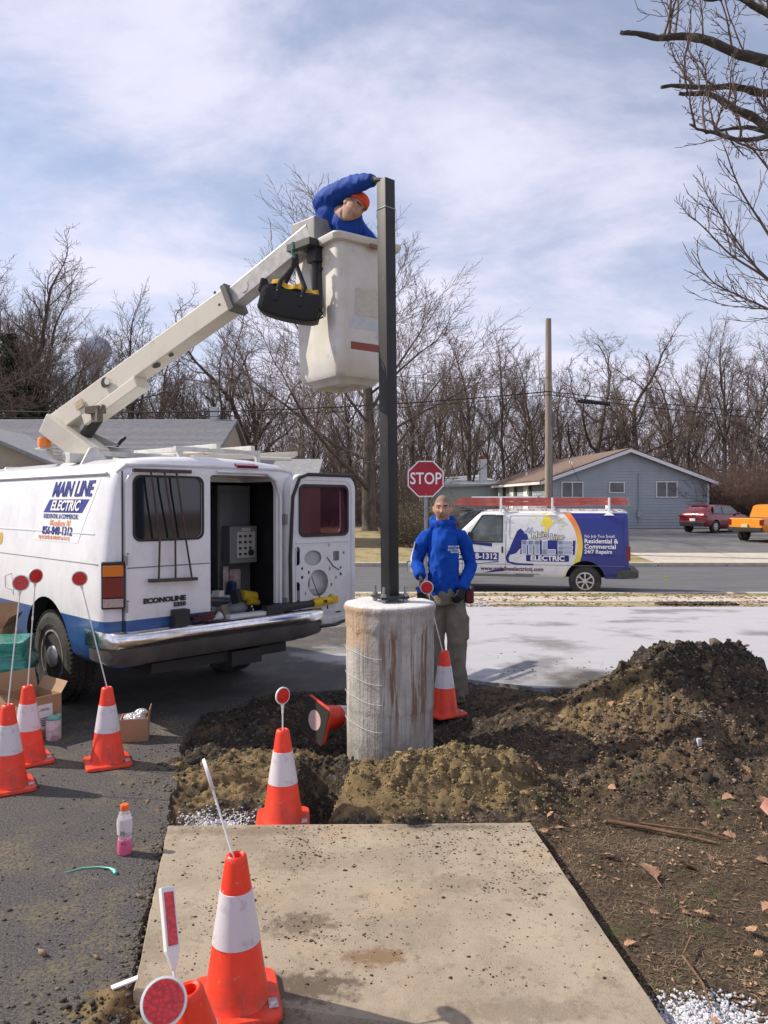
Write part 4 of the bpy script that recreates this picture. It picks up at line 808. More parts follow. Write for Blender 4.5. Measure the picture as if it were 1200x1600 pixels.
MB().tube([(-13.55 + .46 * cos(radians(22.5 + 45 * i)), -3.26, 2.5 + .46 * sin(radians(22.5 + 45 * i))) for i in range(9)], .035, 6).build('frame', white_trim, o)
# right extension
MB().box((-5.2, 3.2, 1.2), (4.0, 5, 3.0)).build('extension_wall', beige, lh)
rf = MB(); slope(rf, (-7.3, .2, 2.65), (-2.9, .2, 2.65), (-2.9, 3.6, 3.75), (-7.3, 3.6, 3.75), .12); rf.build('extension_roof', greyroof, lh)
window(lh, -4.6, -3.9, .9, 2.2, .66, False)
MB().box((-14.8, -3.27, 1.1), (.9, .08, 2.1)).build('door', mat('brown_door', (.08, .05, .035), .7), lh)
MB().box((-13, 4.0, 6.0), (.4, .4, .8)).build('chimney_pipe', white_trim, lh) if False else MB().box((-8.3, 4.6, 6.05), (.35, .35, .8)).build('vent', mat('galv', (.4, .42, .43), .5), lh)

# ---- utility pole and wires ----
wood = mat('pole_wood', (0.20, 0.165, 0.13), .9, col2=(0.28, 0.24, 0.20), scale=3, stretch=(4, 4, .4), bump=.5, bscale=20)
up = empty('utility_pole', (6.43, 30, -.3), 0, 'tall bare wooden utility pole behind the blue-white van', 'pole')
MB().tube([(0, 0, 0), (0, 0, 4.5), (-.03, 0, 9.15)], [.165, .14, .11], 14).build('pole', wood, up, smooth=60)
MB().box((.17, -.02, 5.2), (.12, .16, .5)).build('junction_box', mat('grey_metal', (.12, .12, .12), .5), up)
MB().tube([(.13, -.03, 5.0), (.12, -.1, 2.5), (.14, -.12, 0)], .02, 6).build('conduit', MATS['grey_metal'], up)
wire_m = mat('wire_black', (.012, .012, .012), .6)
def wire(a, b_, sag, r, label, n=24):
    a, b_ = Vector(a), Vector(b_); p = [a.lerp(b_, i / n) - Vector((0, 0, sag * 4 * (i / n) * (1 - i / n))) for i in range(n + 1)]
    return put(MB().tube(p, r, 5).build('overhead_wire', wire_m, smooth=60), label, 'wire')
W = lambda px, py, d: wp(px, py, d)
wire(W(-150, 637, 29.5), W(857, 612, 29.8), .45, .024, 'thick black cable running from the left edge to the utility pole')
wire(W(-150, 648, 29.6), W(857, 617, 29.85), .45, .014, 'thinner cable just under the thick cable to the pole')
wire(W(857, 612, 29.8), W(1400, 655, 31), .15, .016, 'black wire from the utility pole to the right edge, upper one')
wire(W(857, 617, 29.8), W(1400, 668, 31), .15, .016, 'black wire from the utility pole to the right edge, lower one')
wire(W(857, 590, 29.8), W(620, 595, 40), .3, .01, 'thin high wire left from the pole toward the tall tree')
wire(W(862, 640, 29.8), W(905, 752, 47.3), .2, .012, 'service wire from the pole down to the grey house wall')
put(MB().tube([W(902, 627, 29.9), W(930, 629.5, 29.9), W(952, 632, 29.9)], .07, 8).build('splice_case', wire_m, smooth=60), 'black splice case hanging on the wires right of the pole', 'splice case')

# ---- stop sign ----
galv = mat('galvanised', (0.33, 0.34, 0.35), .45, metal=.6, col2=(.25, .26, .27), scale=20)
redsign = mat('sign_red', (0.36, 0.012, 0.03), .45, col2=(.30, .01, .025), scale=3)
whites = mat('sign_white', (.78, .78, .78), .5)
st = empty('stop_sign', (.865, 16, -.42), radians(3), 'red octagonal stop sign on a grey metal post', 'sign')
MB().box((0, 0, 1.35), (.055, .03, 2.9)).box((0.035, .0, 1.35), (.012, .05, 2.9)).build('post', galv, st)
def octo(r, y, t):
    a = [(r * cos(radians(22.5 + 45 * i)), r * sin(radians(22.5 + 45 * i))) for i in range(8)]
    return [[(x, y, z + 2.61) for x, z in a], [(x, y - t, z + 2.61) for x, z in a]]
zc = 2.61
b_ = MB().loft(octo(.405, -.02, .006)).build('sign_face', [whites], st)
MB().loft(octo(.38, -.0275, .003)).build('red_panel', redsign, b_)
text('lettering', 'STOP', .345, (0, -.034, zc - .005), (1, 0, 0), (0, 0, 1), whites, b_, .004, off=.004, sx=.80)
for z in (zc + .32, zc - .32): MB().ball((0, -.034, z), .012).build('bolt', galv, b_)

# ---- rail fence far right ----
fw = mat('fence_wood', (.22, .18, .14), .9)
fn = empty('rail_fence', (0, 56, zg(56)), 0, 'low wooden rail fence between grey house and right edge', 'fence')
for i in range(9): MB().box((19.5 + i * 2.2, 0, .6), (.14, .14, 1.4)).build('fence_post', fw, fn)
for z in (.35, .75, 1.12): MB().box((28.3, -.09, z), (17.8, .04, .13)).build('rail', fw, fn)
# ================= VANS =================
ZF = [0, .35, .72, .82, .90, .955, .985, 1.0]; HWU = [.975, .945, .895, .875, .83, .70, .42, 0.0]
ZL = [.44, .50, .60, .80, 1.0, 1.2]; HWL = [.90, .955, .975, .985, .985, .975]
def hw(z):
    if z <= 1.2: return float(np.interp(z, ZL, HWL))
    return float(np.interp((z - 1.2) / .89, ZF, HWU))
def van_body(name, mats, parent):
    ysts = [0, .012, .04, .09, .16, .35, .7, 1.2, 1.8, 2.4, 3.0, 3.4, 3.52, 3.62, 3.75, 3.9, 4.05, 4.2, 4.3, 4.6, 4.95, 5.12, 5.22, 5.27]
    Hs = [2.0, 2.025, 2.055, 2.075, 2.085, 2.09, 2.09, 2.09, 2.09, 2.09, 2.085, 2.07, 2.03, 1.95, 1.82, 1.67, 1.52, 1.385, 1.345, 1.30, 1.235, 1.19, 1.12, 1.06]
    ws = [.925, .955, .98, .993, 1, 1, 1, 1, 1, 1, 1, 1, 1, 1, 1, 1, 1, 1, .99, .975, .94, .91, .87, .82]
    bz = [0] * 21 + [.02, .06, .12]
    rings = []
    for y, H, w_, b0 in zip(ysts, Hs, ws, bz):
        half = [(0, .44 + b0)] + [(h * w_, max(z, .44 + b0)) for z, h in zip(ZL, HWL)]
        flat = max(0, min(1, (2.03 - H) / .6)); zt = 1.2 if H > 1.35 else 1.2 - (1.35 - H) * .9
        half[-1] = (half[-1][0], zt)
        if H < 1.35: half[-2] = (half[-2][0], min(1.0, zt - .1))
        for i, (f, u) in enumerate(zip(ZF[1:], HWU[1:])):
            u2 = u
            if H < 1.5: u2 = np.interp(f, [0, .5, .9, 1.0], [.975, .93, .75, 0])
            half.append((u2 * w_ * (1 - .0 * flat), zt + (H - zt) * f))
        right = [(x, y, z) for x, z in half]; left = [(-x, y, z) for x, z in half[-2:0:-1]]
        rings.append(right + left)
    return MB().loft(rings).build(name, mats, parent, weld=True)
def cyl_cut(x0, x1, y, z, r, m, n=40, flat=None):
    a = [(r * cos(2 * pi * i / n), r * sin(2 * pi * i / n)) for i in range(n)]
    return MB().loft([[(x0, y + p, z + q) for p, q in a], [(x1, y + p, z + q) for p, q in a]]).build('cut', m)
def sidepanel(name, loops, mats, parent, off=.004, th=.006, sub=.12, side=-1):
    """flat outline given in (y,z), wrapped on the curved body side"""
    me = curvemesh(loops, th); bm = bmesh.new(); bm.from_mesh(me); bmesh.ops.triangulate(bm, faces=bm.faces)
    for _ in range(3):
        es = [e for e in bm.edges if abs(e.verts[0].co.y - e.verts[1].co.y) > sub or e.calc_length() > sub * 2.5]
        if not es: break
        bmesh.ops.subdivide_edges(bm, edges=es, cuts=1); bmesh.ops.triangulate(bm, faces=bm.faces)
    for v in bm.verts: y, z, t = v.co; v.co = (side * (hw(z) + off + t), y, z)
    bmesh.ops.recalc_face_normals(bm, faces=bm.faces); bm.to_mesh(me); bm.free(); me.materials.clear()
    for m_ in (mats if isinstance(mats, (list, tuple)) else [mats]): me.materials.append(m_)
    me.polygons.foreach_set('material_index', [0] * len(me.polygons)); sharp(me, 30); me.name = name
    o = bpy.data.objects.new(name, me); COL.objects.link(o); o.parent = parent; return o
def swarp(off): return lambda p: Vector((-(hw(p.z) + off) - (abs(p.x) - .96 if False else 0) - .0, p.y, p.z))
def sidetext(s, size, y, z, m, par, slope=0.0, **k):
    d = Vector((0, -1, slope)).normalized(); off = k.pop('o', .006)
    def wf(p):  return Vector((p.x - hw(p.z), p.y, p.z))
    return text('lettering', s, size, (-off, y, z), d, (0, -slope if False else 0, 1), m, par, warp=wf, **k)
rubber = mat('tyre_rubber', (0.022, 0.021, 0.020), .8, col2=(0.06, 0.055, 0.05), scale=7, bump=.3, bscale=60)
steelrim = mat('rim_steel', (0.45, 0.43, 0.39), .5, metal=.3, col2=(.26, .22, .18), scale=12)
chrome = mat('chrome', (0.80, 0.80, 0.82), .16, metal=1, col2=(.6, .6, .62), scale=14, bump=.15, bscale=9)
black_plastic = mat('black_plastic', (0.022, 0.022, 0.023), .55)
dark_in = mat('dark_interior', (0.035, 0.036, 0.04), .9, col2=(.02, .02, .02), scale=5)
RX = Matrix(((0, 0, 1), (0, 1, 0), (-1, 0, 0)))   # lathe axis -> +x
def wheel(par, x, y, side, R=.385, cap='dome', w_=.235):
    wr = empty('wheel', (x, y, R), parent=par); wr.rotation_euler = (0, 0, 0)
    A = Matrix(((0, 0, float(side)), (0, 1, 0), (float(-side), 0, 0)))
    h = w_ / 2; r0 = R * .56
    prof = [(r0, -h * .8), (R * .70, -h * .98), (R * .86, -h), (R * .955, -h * .9), (R * .985, -h * .74), (R * .985, -h * .30), (R * .965, -h * .28), (R * .965, -h * .22), (R * .985, -h * .2), (R * .985, h * .2), (R * .965, h * .22), (R * .965, h * .28), (R * .985, h * .3), (R * .985, h * .74), (R * .955, h * .9), (R * .86, h), (R * .70, h * .98), (r0, h * .8)]
    t = MB().lathe(prof, 48, ax=A)
    for i in range(60):
        a = 2 * pi * i / 60
        for k, zz_ in enumerate((-h * .72, -h * .02, h * .72)):
            b_ = a + k * .05; rr = R * .985
            t.box(A @ Vector((rr * cos(b_), rr * sin(b_), zz_)), (w_ * (.2 if k != 1 else .16), .024, .009), rot=Matrix.Rotation(-(b_ if side > 0 else b_) , 3, 'X') @ Matrix.Rotation(0, 3, 'X') if False else Matrix(((1, 0, 0), (0, -sin(b_), cos(b_)), (0, -cos(b_) * side, -sin(b_) * side))).transposed())
    t.build('tyre', rubber, wr, smooth=35, weld=False)
    rm = MB().lathe([(r0 * 1.03, -h * .8), (r0 * .98, -h * .5), (r0 * .9, 0), (r0 * .88, h * .5), (r0 * .97, h * .78), (r0 * 1.04, h * .84), (r0 * 1.04, h * .9), (r0 * .98, h * .9), (r0 * .90, h * .66), (r0 * .84, h * .25), (r0 * .62, h * .12), (r0 * .55, h * .3), (r0 * .3, h * .3), (0, h * .3)], 40, ax=A)
    rm.build('rim', steelrim, wr, smooth=40)
    if cap == 'dome':
        MB().lathe([(r0 * .64, h * .25), (r0 * .66, h * .5), (r0 * .60, h * .62), (r0 * .44, h * .70), (r0 * .40, h * .95), (r0 * .30, h * 1.08), (0, h * 1.12)], 32, ax=A).build('hubcap', mat('hub_silver', (.62, .62, .62), .35, metal=.35, col2=(.45, .44, .42), scale=14), wr, smooth=50)
    else:
        c_ = MB().lathe([(r0 * .99, h * .86), (r0 * .99, h * .98), (r0 * .88, h * 1.0), (r0 * .86, h * .8)], 36, ax=A, cap=False).lathe([(r0 * .3, h * .8), (r0 * .28, h * 1.05), (0, h * 1.1)], 20, ax=A)
        for i in range(7):
            a = 2 * pi * i / 7; d = Vector((cos(a), sin(a), 0)); q = Vector((-sin(a), cos(a), 0)); 
            ring = [[A @ (d * rr + q * s_ * ww + Vector((0, 0, zz_))) for s_, zz_ in ((-1, h * .75), (1, h * .75), (.6, h * 1.02), (-.6, h * 1.02))] for rr, ww in ((r0 * .25, .020), (r0 * .9, .034))]
            c_.loft(ring)
        c_.build('wheel_cover', mat('silver_cover', (.55, .55, .56), .3, metal=.8), wr, smooth=40)
    return wr
# ---- near van : bucket van ----
def mapz_mat(name, upper, lower, zb):
    m, g = newmat(name, .32, coat=.4); o_ = g.obj(); s_ = g.xyz(o_)
    dirt = g.m('MULTIPLY', g.m('ADD', g.rng(g.noise(o_, 3, 7, .7), .48, .75), g.m('MULTIPLY', g.rng(s_[2], 1.1, .55), g.rng(g.noise(o_, 9, 6, .7), .3, .6))), .5); streak = g.m('MULTIPLY', g.rng(g.noise(g.obj((9, 9, .6)), 2, 5, .6), .55, .75), .25)
    up_ = g.mix(g.m('ADD', dirt, streak), upper, (upper[0] * .62, upper[1] * .6, upper[2] * .56))
    lw = g.mix(g.rng(g.noise(o_, 5, 6, .7), .45, .7), lower, (lower[0] * 1.5 + .02, lower[1] * 1.2 + .02, lower[2] * .8 + .02))
    k = g.rng(s_[2], zb - .002, zb + .002); c = g.mix(k, lw, up_)
    rust = g.m('MULTIPLY', g.rng(g.noise(o_, 22, 3, .5), .68, .72), g.rng(s_[2], 1.0, .6, 0, 1)); c = g.mix(g.m('MULTIPLY', rust, .6), c, (.14, .07, .04))
    g.l(c, g.b.inputs['Base Color']); return m
vanpaint = mapz_mat('van_white_blue', (.72, .73, .76), (.018, .075, .25), .80)
bv = empty('utility_van', (-1.40, 6.42, 0.0), .79, 'white and blue bucket van with open rear door, boom raised from its roof', 'van')
bpy.context.view_layer.update(); BVI = (Matrix.Translation(bv.location) @ Matrix.Rotation(.79, 4, 'Z')).inverted()
def L2(p): return BVI @ Vector(p)
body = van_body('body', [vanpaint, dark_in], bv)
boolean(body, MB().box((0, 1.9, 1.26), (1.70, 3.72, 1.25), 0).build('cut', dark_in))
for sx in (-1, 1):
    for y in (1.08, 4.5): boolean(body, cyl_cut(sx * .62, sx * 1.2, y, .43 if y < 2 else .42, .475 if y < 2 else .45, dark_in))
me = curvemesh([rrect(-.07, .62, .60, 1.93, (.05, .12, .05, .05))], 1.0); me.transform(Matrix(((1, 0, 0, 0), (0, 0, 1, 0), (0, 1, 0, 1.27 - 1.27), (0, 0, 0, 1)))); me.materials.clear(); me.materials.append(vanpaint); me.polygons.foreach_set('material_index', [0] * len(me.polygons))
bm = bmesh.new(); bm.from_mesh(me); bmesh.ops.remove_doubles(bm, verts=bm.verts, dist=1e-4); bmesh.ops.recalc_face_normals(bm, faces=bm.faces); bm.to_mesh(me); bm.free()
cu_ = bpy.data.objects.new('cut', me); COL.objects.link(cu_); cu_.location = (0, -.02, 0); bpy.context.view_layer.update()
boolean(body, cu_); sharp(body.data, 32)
# left rear door, closed
ld = plate('rear_door', [rrect(-.815, -.085, .545, 1.945, (.03, .05, .11, .04)), rrect(-.755, -.155, 1.41, 1.90, .06)], .03, frame((0, -.012, 0), (1, 0, 0), (0, 0, 1)), vanpaint, bv, bev=.006)
plate('window', [rrect(-.757, -.153, 1.408, 1.902, .06)], .008, frame((0, -.018, 0), (1, 0, 0), (0, 0, 1)), mat('tinted_glass', (.014, .016, .024), .05, spec=.9), ld)
plate('window_seal', [rrect(-.767, -.143, 1.398, 1.912, .065), rrect(-.749, -.161, 1.416, 1.894, .055)], .010, frame((0, -.034, 0), (1, 0, 0), (0, 0, 1)), black_plastic, ld)
MB().box((-.45, -.0345, 1.20), (.72, .004, .008)).build('crease', mat('seam_shadow', (.16, .17, .19), .6), ld)
for z in (1.26, .90): MB().box((-.825, -.035, z), (.022, .03, .07)).box((-.81, -.04, z + .05), (.012, .012, .012)).build('hinge', mat('hinge_metal', (.3, .29, .28), .5, metal=.5), ld)
text('lettering', 'ECONOLINE', .052, (-.50, -.040, .935), (1, 0, 0), (0, 0, 1), black_plastic, ld, .004, off=.003, sx=1.25)
text('lettering', 'E350', .045, (-.37, -.040, .888), (1, 0, 0), (0, 0, 1), black_plastic, ld, .004, off=.002, sx=1.2)
MB().box((-.835, -.004, 1.25), (.008, .012, 1.38)).build('door_gap', black_plastic, bv)
# tail lights
for sx, col in ((-1, 0),):
    tl = MB().box((-.905, .012, 1.075), (.165, .09, .355), rot=Matrix.Rotation(-.42, 3, 'Z')).build('tail_light', black_plastic, bv, bevel=.012)
    for z, h, m_ in ((1.185, .085, mat('amber_lens', (.62, .17, .01), .15, coat=.5)), (1.06, .15, mat('red_lens', (.16, .006, .012), .15, coat=.5)), (.945, .065, mat('clear_lens', (.45, .38, .36), .15, coat=.5, col2=(.3, .25, .25), scale=80))):
        MB().box((-.915, -.012, z), (.145, .07, h), rot=Matrix.Rotation(-.42, 3, 'Z')).build('lens', m_, tl, bevel=.006)
tl2 = MB().box((.905, .012, 1.075), (.165, .09, .355), rot=Matrix.Rotation(.42, 3, 'Z')).build('tail_light', black_plastic, bv, bevel=.012)
MB().box((.915, -.012, 1.06), (.145, .07, .3), rot=Matrix.Rotation(.42, 3, 'Z')).build('lens', MATS['red_lens'], tl2, bevel=.006)
# hinge pillar on the right of the opening
MB().tube([(.655, -.02, .62), (.655, -.02, 1.75), (.60, -.015, 1.90), (.50, -.01, 1.955), (.0, -.01, 1.955)], .016, 6).build('door_seal', vanpaint, bv, smooth=60)
for z in (1.55, .80): MB().box((.70, -.04, z), (.05, .05, .09)).build('hinge', MATS['hinge_metal'], bv, bevel=.004)
# right door swung fully open, inner face towards us
inner_m = mapz_mat('door_inner', (.66, .67, .69), (.66, .67, .69), .1)
rd = empty('rear_door', (.70, -.05, 0), parent=bv); rd.rotation_euler = (0, 0, radians(1.5)); rd['label'] = 'rear door swung wide open, pink tinted window, bare punched inner panel'
O = lambda z: 0
loops = [rrect(.03, .78, .60, 1.93, (.05, .10, .12, .05)), rrect(.115, .70, 1.40, 1.85, .06), circ(.27, 1.19, .105, .07), circ(.335, .955, .125, .125), rrect(.055, .115, 1.13, 1.30, .028), rrect(.055, .115, .76, .98, .028), rrect(.52, .60, 1.15, 1.24, .01)]
for (x, z, r) in ((.14, 1.10, .014), (.14, 1.02, .016), (.11, .74, .012), (.27, .80, .018), (.42, .76, .013), (.58, .78, .012), (.62, 1.02, .016), (.62, 1.08, .014), (.48, 1.08, .010), (.22, 1.06, .010), (.50, .93, .010), (.45, .72, .010), (.47, 1.30, .009), (.66, 1.22, .009), (.2, .70, .012), (.56, .99, .009), (.18, .87, .009)): loops.append(circ(x, z, r, n=8) if r > .011 else rrect(x - r, x + r, z - r * 1.6, z + r * 1.6, .003, 1))
for k in (0, 1): loops.append(rrect(.30 + k * .25, .37 + k * .25, .655, .668, .003, 1))
plate('inner_panel', loops, .006, frame((0, -.045, 0), (1, 0, 0), (0, 0, 1)), inner_m, rd)
plate('outer_skin', [rrect(0, .80, .56, 1.95, (.05, .12, .14, .05)), rrect(.13, .69, 1.41, 1.84, .05)], .01, frame((0, .035, 0), (1, 0, 0), (0, 0, 1)), vanpaint, rd)
plate('rim', [rrect(.005, .80, .57, 1.95, (.05, .13, .14, .05)), rrect(.05, .76, .62, 1.905, (.05, .10, .11, .05))], .085, frame((0, -.005, 0), (1, 0, 0), (0, 0, 1)), inner_m, rd, bev=.008)
plate('window', [rrect(.10, .715, 1.385, 1.865, .06)], .006, frame((0, -.03, 0), (1, 0, 0), (0, 0, 1)), mat('pink_glass', (.26, .12, .17), .03, trans=.92, ior=1.1, spec=.6), rd)
plate('window_seal', [rrect(.098, .717, 1.383, 1.867, .065), rrect(.122, .693, 1.407, 1.843, .05)], .012, frame((0, -.054, 0), (1, 0, 0), (0, 0, 1)), black_plastic, rd)
MB().tube([(.0, -.06, .62), (-.01, -.06, 1.2), (.02, -.06, 1.75), (.10, -.06, 1.92), (.2, -.06, 1.955), (.78, -.06, 1.955)], .017, 8).build('weather_strip', black_plastic, rd, smooth=60)
MB().box((.06, -.058, 1.0), (.008, .004, .6)).box((.40, -.053, 1.335), (.66, .008, .012)).box((.44, -.051, .68), (.5, .006, .008)).build('pressing', inner_m, rd)
MB().tube([(.25, -.052, 1.02), (.30, -.056, .90), (.35, -.053, .82), (.42, -.054, .80), (.5, -.053, .84)], .004, 5).tube([(.44, -.052, 1.19), (.52, -.054, 1.10), (.60, -.052, 1.06)], .004, 5).build('cable', black_plastic, rd)
MB().box((.27, -.02, 1.19), (.22, .01, .15)).box((.335, .02, .87), (.24, .01, .05)).build('backing', mat('panel_grey', (.40, .42, .42), .6), rd)
MB().tube([(.16, -.06, .60), (.3, -.12, .565), (.5, -.1, .555), (.66, -.05, .57), (.72, -.03, .62)], .016, 8).build('hose', black_plastic, rd, smooth=60)
# wheels
for y in (1.08, 4.5):
    for sx in (-1, 1): wheel(bv, sx * .83, y, sx, .39)
# bumper
bp = MB(); 
bpts = [(-1.0, .12), (-1.0, -.06), (-.95, -.16), (-.80, -.19), (.80, -.19), (1.02, -.16), (1.10, -.06), (1.10, .12)]
def bsec(x, y, z0, z1, t=.03):
    return [(x, y, z0), (x, y, z1), (x, y + t, z1 + .012), (x, y + t, z0)]
bp.loft([[(x, y, .615), (x, y - .018, .645), (x, y - .018, .70), (x, y + .01, .728), (x, y + .17, .728), (x, y + .17, .60)] for x, y in bpts]); bp.build('bumper', chrome, bv, smooth=50)
bp = MB(); bp.loft([[(x * .99, y - .01, .615), (x * .99, y + .12, .60), (x * .99, y + .10, .50 + .02 * (x > .8)), (x * .98, y + .02, .485 + .02 * (x > .8)), (x * .985, y - .004, .53)] for x, y in bpts]); bp.build('bumper_rubber', mat('grey_rubber', (.045, .043, .04), .6, col2=(.08, .075, .07), scale=6), bv, smooth=50)
MB().box((0, .35, .42), (1.3, .9, .08)).box((.2, .1, .40), (.3, .5, .12)).build('frame', black_plastic, bv)
MB().box((-.42, .02, .60), (.7, .06, .09)).build('door_sill', mat('dirty_steel', (.2, .19, .18), .5, metal=.6, col2=(.1, .08, .07), scale=20), bv)
# side details
GR = mat('gutter', (.62, .62, .64), .5)
MB().tube([(-(hw(1.925) + .012), y, 1.925) for y in (.14, .2, 1, 2, 3, 3.45)] + [(-(hw(1.5) + .01), 3.95, 1.45)], .013, 6).build('gutter', GR, bv)
MB().tube([(-.85, .06, 1.93), (-.80, .02, 1.985), (-.6, .0, 1.995), (.6, .0, 1.995), (.80, .02, 1.985), (.85, .06, 1.93)], .014, 6).build('gutter', GR, bv)
seamm = MATS['seam_shadow']
sidepanel('body_crease', [[(.12, 1.222), (3.2, 1.222), (3.2, 1.229), (.12, 1.229)]], seamm, bv, .000, .003)
sidepanel('body_crease', [[(.22, 1.452), (2.6, 1.452), (2.6, 1.460), (.22, 1.460)]], GR, bv, .002, .006)
sidepanel('door_seam', [[(3.0, .5), (3.01, .5), (3.01, 1.9), (3.0, 1.9)]], seamm, bv, 0, .003)
sidepanel('door_window', [[(3.08, 1.28), (3.82, 1.28), (3.5, 1.86), (3.08, 1.86)]], MATS['tinted_glass'], bv, .002, .006)
sidepanel('gold_badge', [circ(2.19, 1.36, .05, .06)], mat('gold_print', (.5, .33, .05), .6), bv, .001, .002)
plate('windshield', [[(-.74, 0), (.74, 0), (.66, .80), (-.66, .80)]], .01, frame((0, 4.16, 1.42), (1, 0, 0), (0, -.60, .60)), MATS['tinted_glass'], bv)
# decal on the side
blue_p = mat('decal_blue', (.012, .022, .22), .5); orange_p = mat('decal_orange', (.75, .30, .10), .5)
sidepanel('decal', [[(.235, 1.885), (1.02, 1.885), (1.42, 1.375), (.50, 1.375)]], mat('decal_white', (.74, .75, .77), .45), bv, .0015, .001)
sidetext('MAIN LINE', .175, .735, 1.805, blue_p, bv, shear=.33, off=.004, sx=.92)
sidepanel('decal_band', [[(.38, 1.725), (1.15, 1.725), (1.25, 1.615), (.48, 1.615)]], blue_p, bv, .003, .001)
sidetext('ELECTRIC', .115, .82, 1.67, mat('decal_text_white', (.8, .8, .8), .5), bv, shear=.33, off=.003, sx=1.12, o=.008)
sidetext('RESIDENTIAL & COMMERCIAL', .055, .88, 1.583, blue_p, bv, sx=.95)
sidetext('Woodbury, NJ', .072, .88, 1.528, orange_p, bv, shear=.3, sx=.95)
sidetext('856-848-1312', .096, .92, 1.462, blue_p, bv, off=.001, sx=1.12, shear=.1)
sidetext('NJ LICENSE & PERMIT # 11112', .042, .97, 1.405, orange_p, bv, sx=1.15)
MB().tube([(-.98, 1.86, 1.05), (-1.03, 1.88, 1.03), (-1.03, 1.88, .93), (-.98, 1.86, .90)], .006, 5).build('hook', chrome, bv)
# interior
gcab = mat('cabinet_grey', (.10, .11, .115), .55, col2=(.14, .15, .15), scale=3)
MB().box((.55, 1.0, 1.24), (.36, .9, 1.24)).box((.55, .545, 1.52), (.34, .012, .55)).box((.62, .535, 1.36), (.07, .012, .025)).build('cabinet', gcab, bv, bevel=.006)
cbx = MB().box((.55, .47, 1.31), (.30, .14, .34)).build('control_box', mat('control_grey', (.17, .175, .175), .55), bv, bevel=.008)
MB().box((.57, .395, 1.31), (.20, .012, .24)).build('face_plate', mat('plate_pale', (.42, .42, .40), .5), cbx)
for i in range(3):
    for j in range(4):
        if (i, j) != (2, 0): MB().tube([(.50 + i * .055, .39, 1.225 + j * .055), (.50 + i * .055, .37, 1.225 + j * .055)], .011, 10).build('button', black_plastic, cbx)
MB().tube([(.62, .39, 1.235), (.62, .372, 1.235)], .03, 12).build('dial', black_plastic, cbx); MB().box((.57, .392, 1.45), (.10, .006, .03)).build('tag', MATS['plate_pale'], cbx)
MB().box((.42, .5, .98), (.06, .01, .26)).box((.52, .5, .97), (.12, .012, .22)).build('notice', mat('notice_paper', (.45, .42, .42), .7, col2=(.3, .15, .15), scale=18), bv)
for i, z in enumerate((1.05, 1.40, 1.72)): MB().box((-.55, 1.6, z), (.5, 1.9, .03)).box((-.30, 1.6, z + .03), (.02, 1.9, .06)).build('shelf', gcab, bv)
R = random.Random(4)
def clutter(par, n, x0, x1, y0, y1, z0, z1, name, cols, smin=.05, smax=.16):
    for i in range(n):
        m_ = mat('clutter_%s' % cols[i % len(cols)][0], cols[i % len(cols)][1], .6)
        s_ = [R.uniform(smin, smax) for _ in range(3)]
        MB().box((R.uniform(x0, x1), R.uniform(y0, y1), R.uniform(z0, z1)), s_, rot=Matrix.Rotation(R.uniform(-.6, .6), 3, 'Z') @ Matrix.Rotation(R.uniform(-.4, .4), 3, 'X')).build(name, m_, None, bevel=.006)
        o = COL.objects[-1]
        yield o
CC = [('grey', (.20, .20, .21)), ('black', (.02, .02, .02)), ('brown', (.2, .12, .06)), ('white', (.7, .7, .68)), ('blue', (.03, .05, .14)), ('tan', (.32, .26, .18))]
# loose goods in the van: each its own thing
goods = ['small grey parts box low in the van', 'black tool case on the van floor', 'brown cardboard parts box among tools in the van', 'pale plastic tub in the open van', 'navy parts bin in the van', 'tan box in the open van']
for i, o in enumerate(clutter(bv, 26, -.05, .58, .12, .9, .66, .92, 'parts_box', CC, .05, .14)):
    o.location = bv.location; o.rotation_euler = bv.rotation_euler; put(o, goods[i % 6], 'box', 'loose goods on the van floor')
for i, o in enumerate(clutter(bv, 22, -.5, .1, .9, 2.4, 1.02, 1.85, 'parts_box', CC, .06, .15)):
    o.location = bv.location; o.rotation_euler = bv.rotation_euler; put(o, 'box of parts stowed on the dark shelves inside the van', 'box', 'boxes on the van shelves')
def thing_in_van(mb, name, m_, label, cat, group=None, **k):
    o = mb.build(name, m_, None, **k); o.location = bv.location; o.rotation_euler = bv.rotation_euler; return put(o, label, cat, group)
cond = mat('conduit_grey', (.36, .40, .46), .4, metal=.3)
for i in range(5): thing_in_van(MB().tube([(-.06 + i * .012, .32 + i * .05, .90 - i * .035), (.50 + i * .02, .36 + i * .05, .83 - i * .035)], .020 + .004 * (i % 2), 10), 'pipe', cond, 'grey conduit pipe lying across the van load space', 'pipe', 'grey conduit pipes in the van', smooth=50)
thing_in_van(MB().tube([(.44, .28, .86), (.60, .30, .83)], .05, 12).tube([(.5, .25, .80), (.62, .28, .78)], .03, 8), 'cable_reel', mat('yellow_tool', (.55, .36, .03), .5), 'yellow tool at the end of the pipes inside the van', 'tool', smooth=50)
thing_in_van(MB().ball((.36, .25, .75), (.12, .09, .07), 10, 6), 'plastic_bag', mat('clear_bag', (.4, .42, .44), .25, trans=.5, bump=1, bscale=40), 'crumpled clear plastic bag of fittings at the van sill', 'bag', smooth=180)
thing_in_van(MB().lathe([(.012, 0), (.05, .09)], 16, ax=Matrix.Rotation(1.2, 3, 'Y'), c=(.02, .1, .69)), 'funnel', whites, 'small white funnel at the left of the van opening', 'funnel')
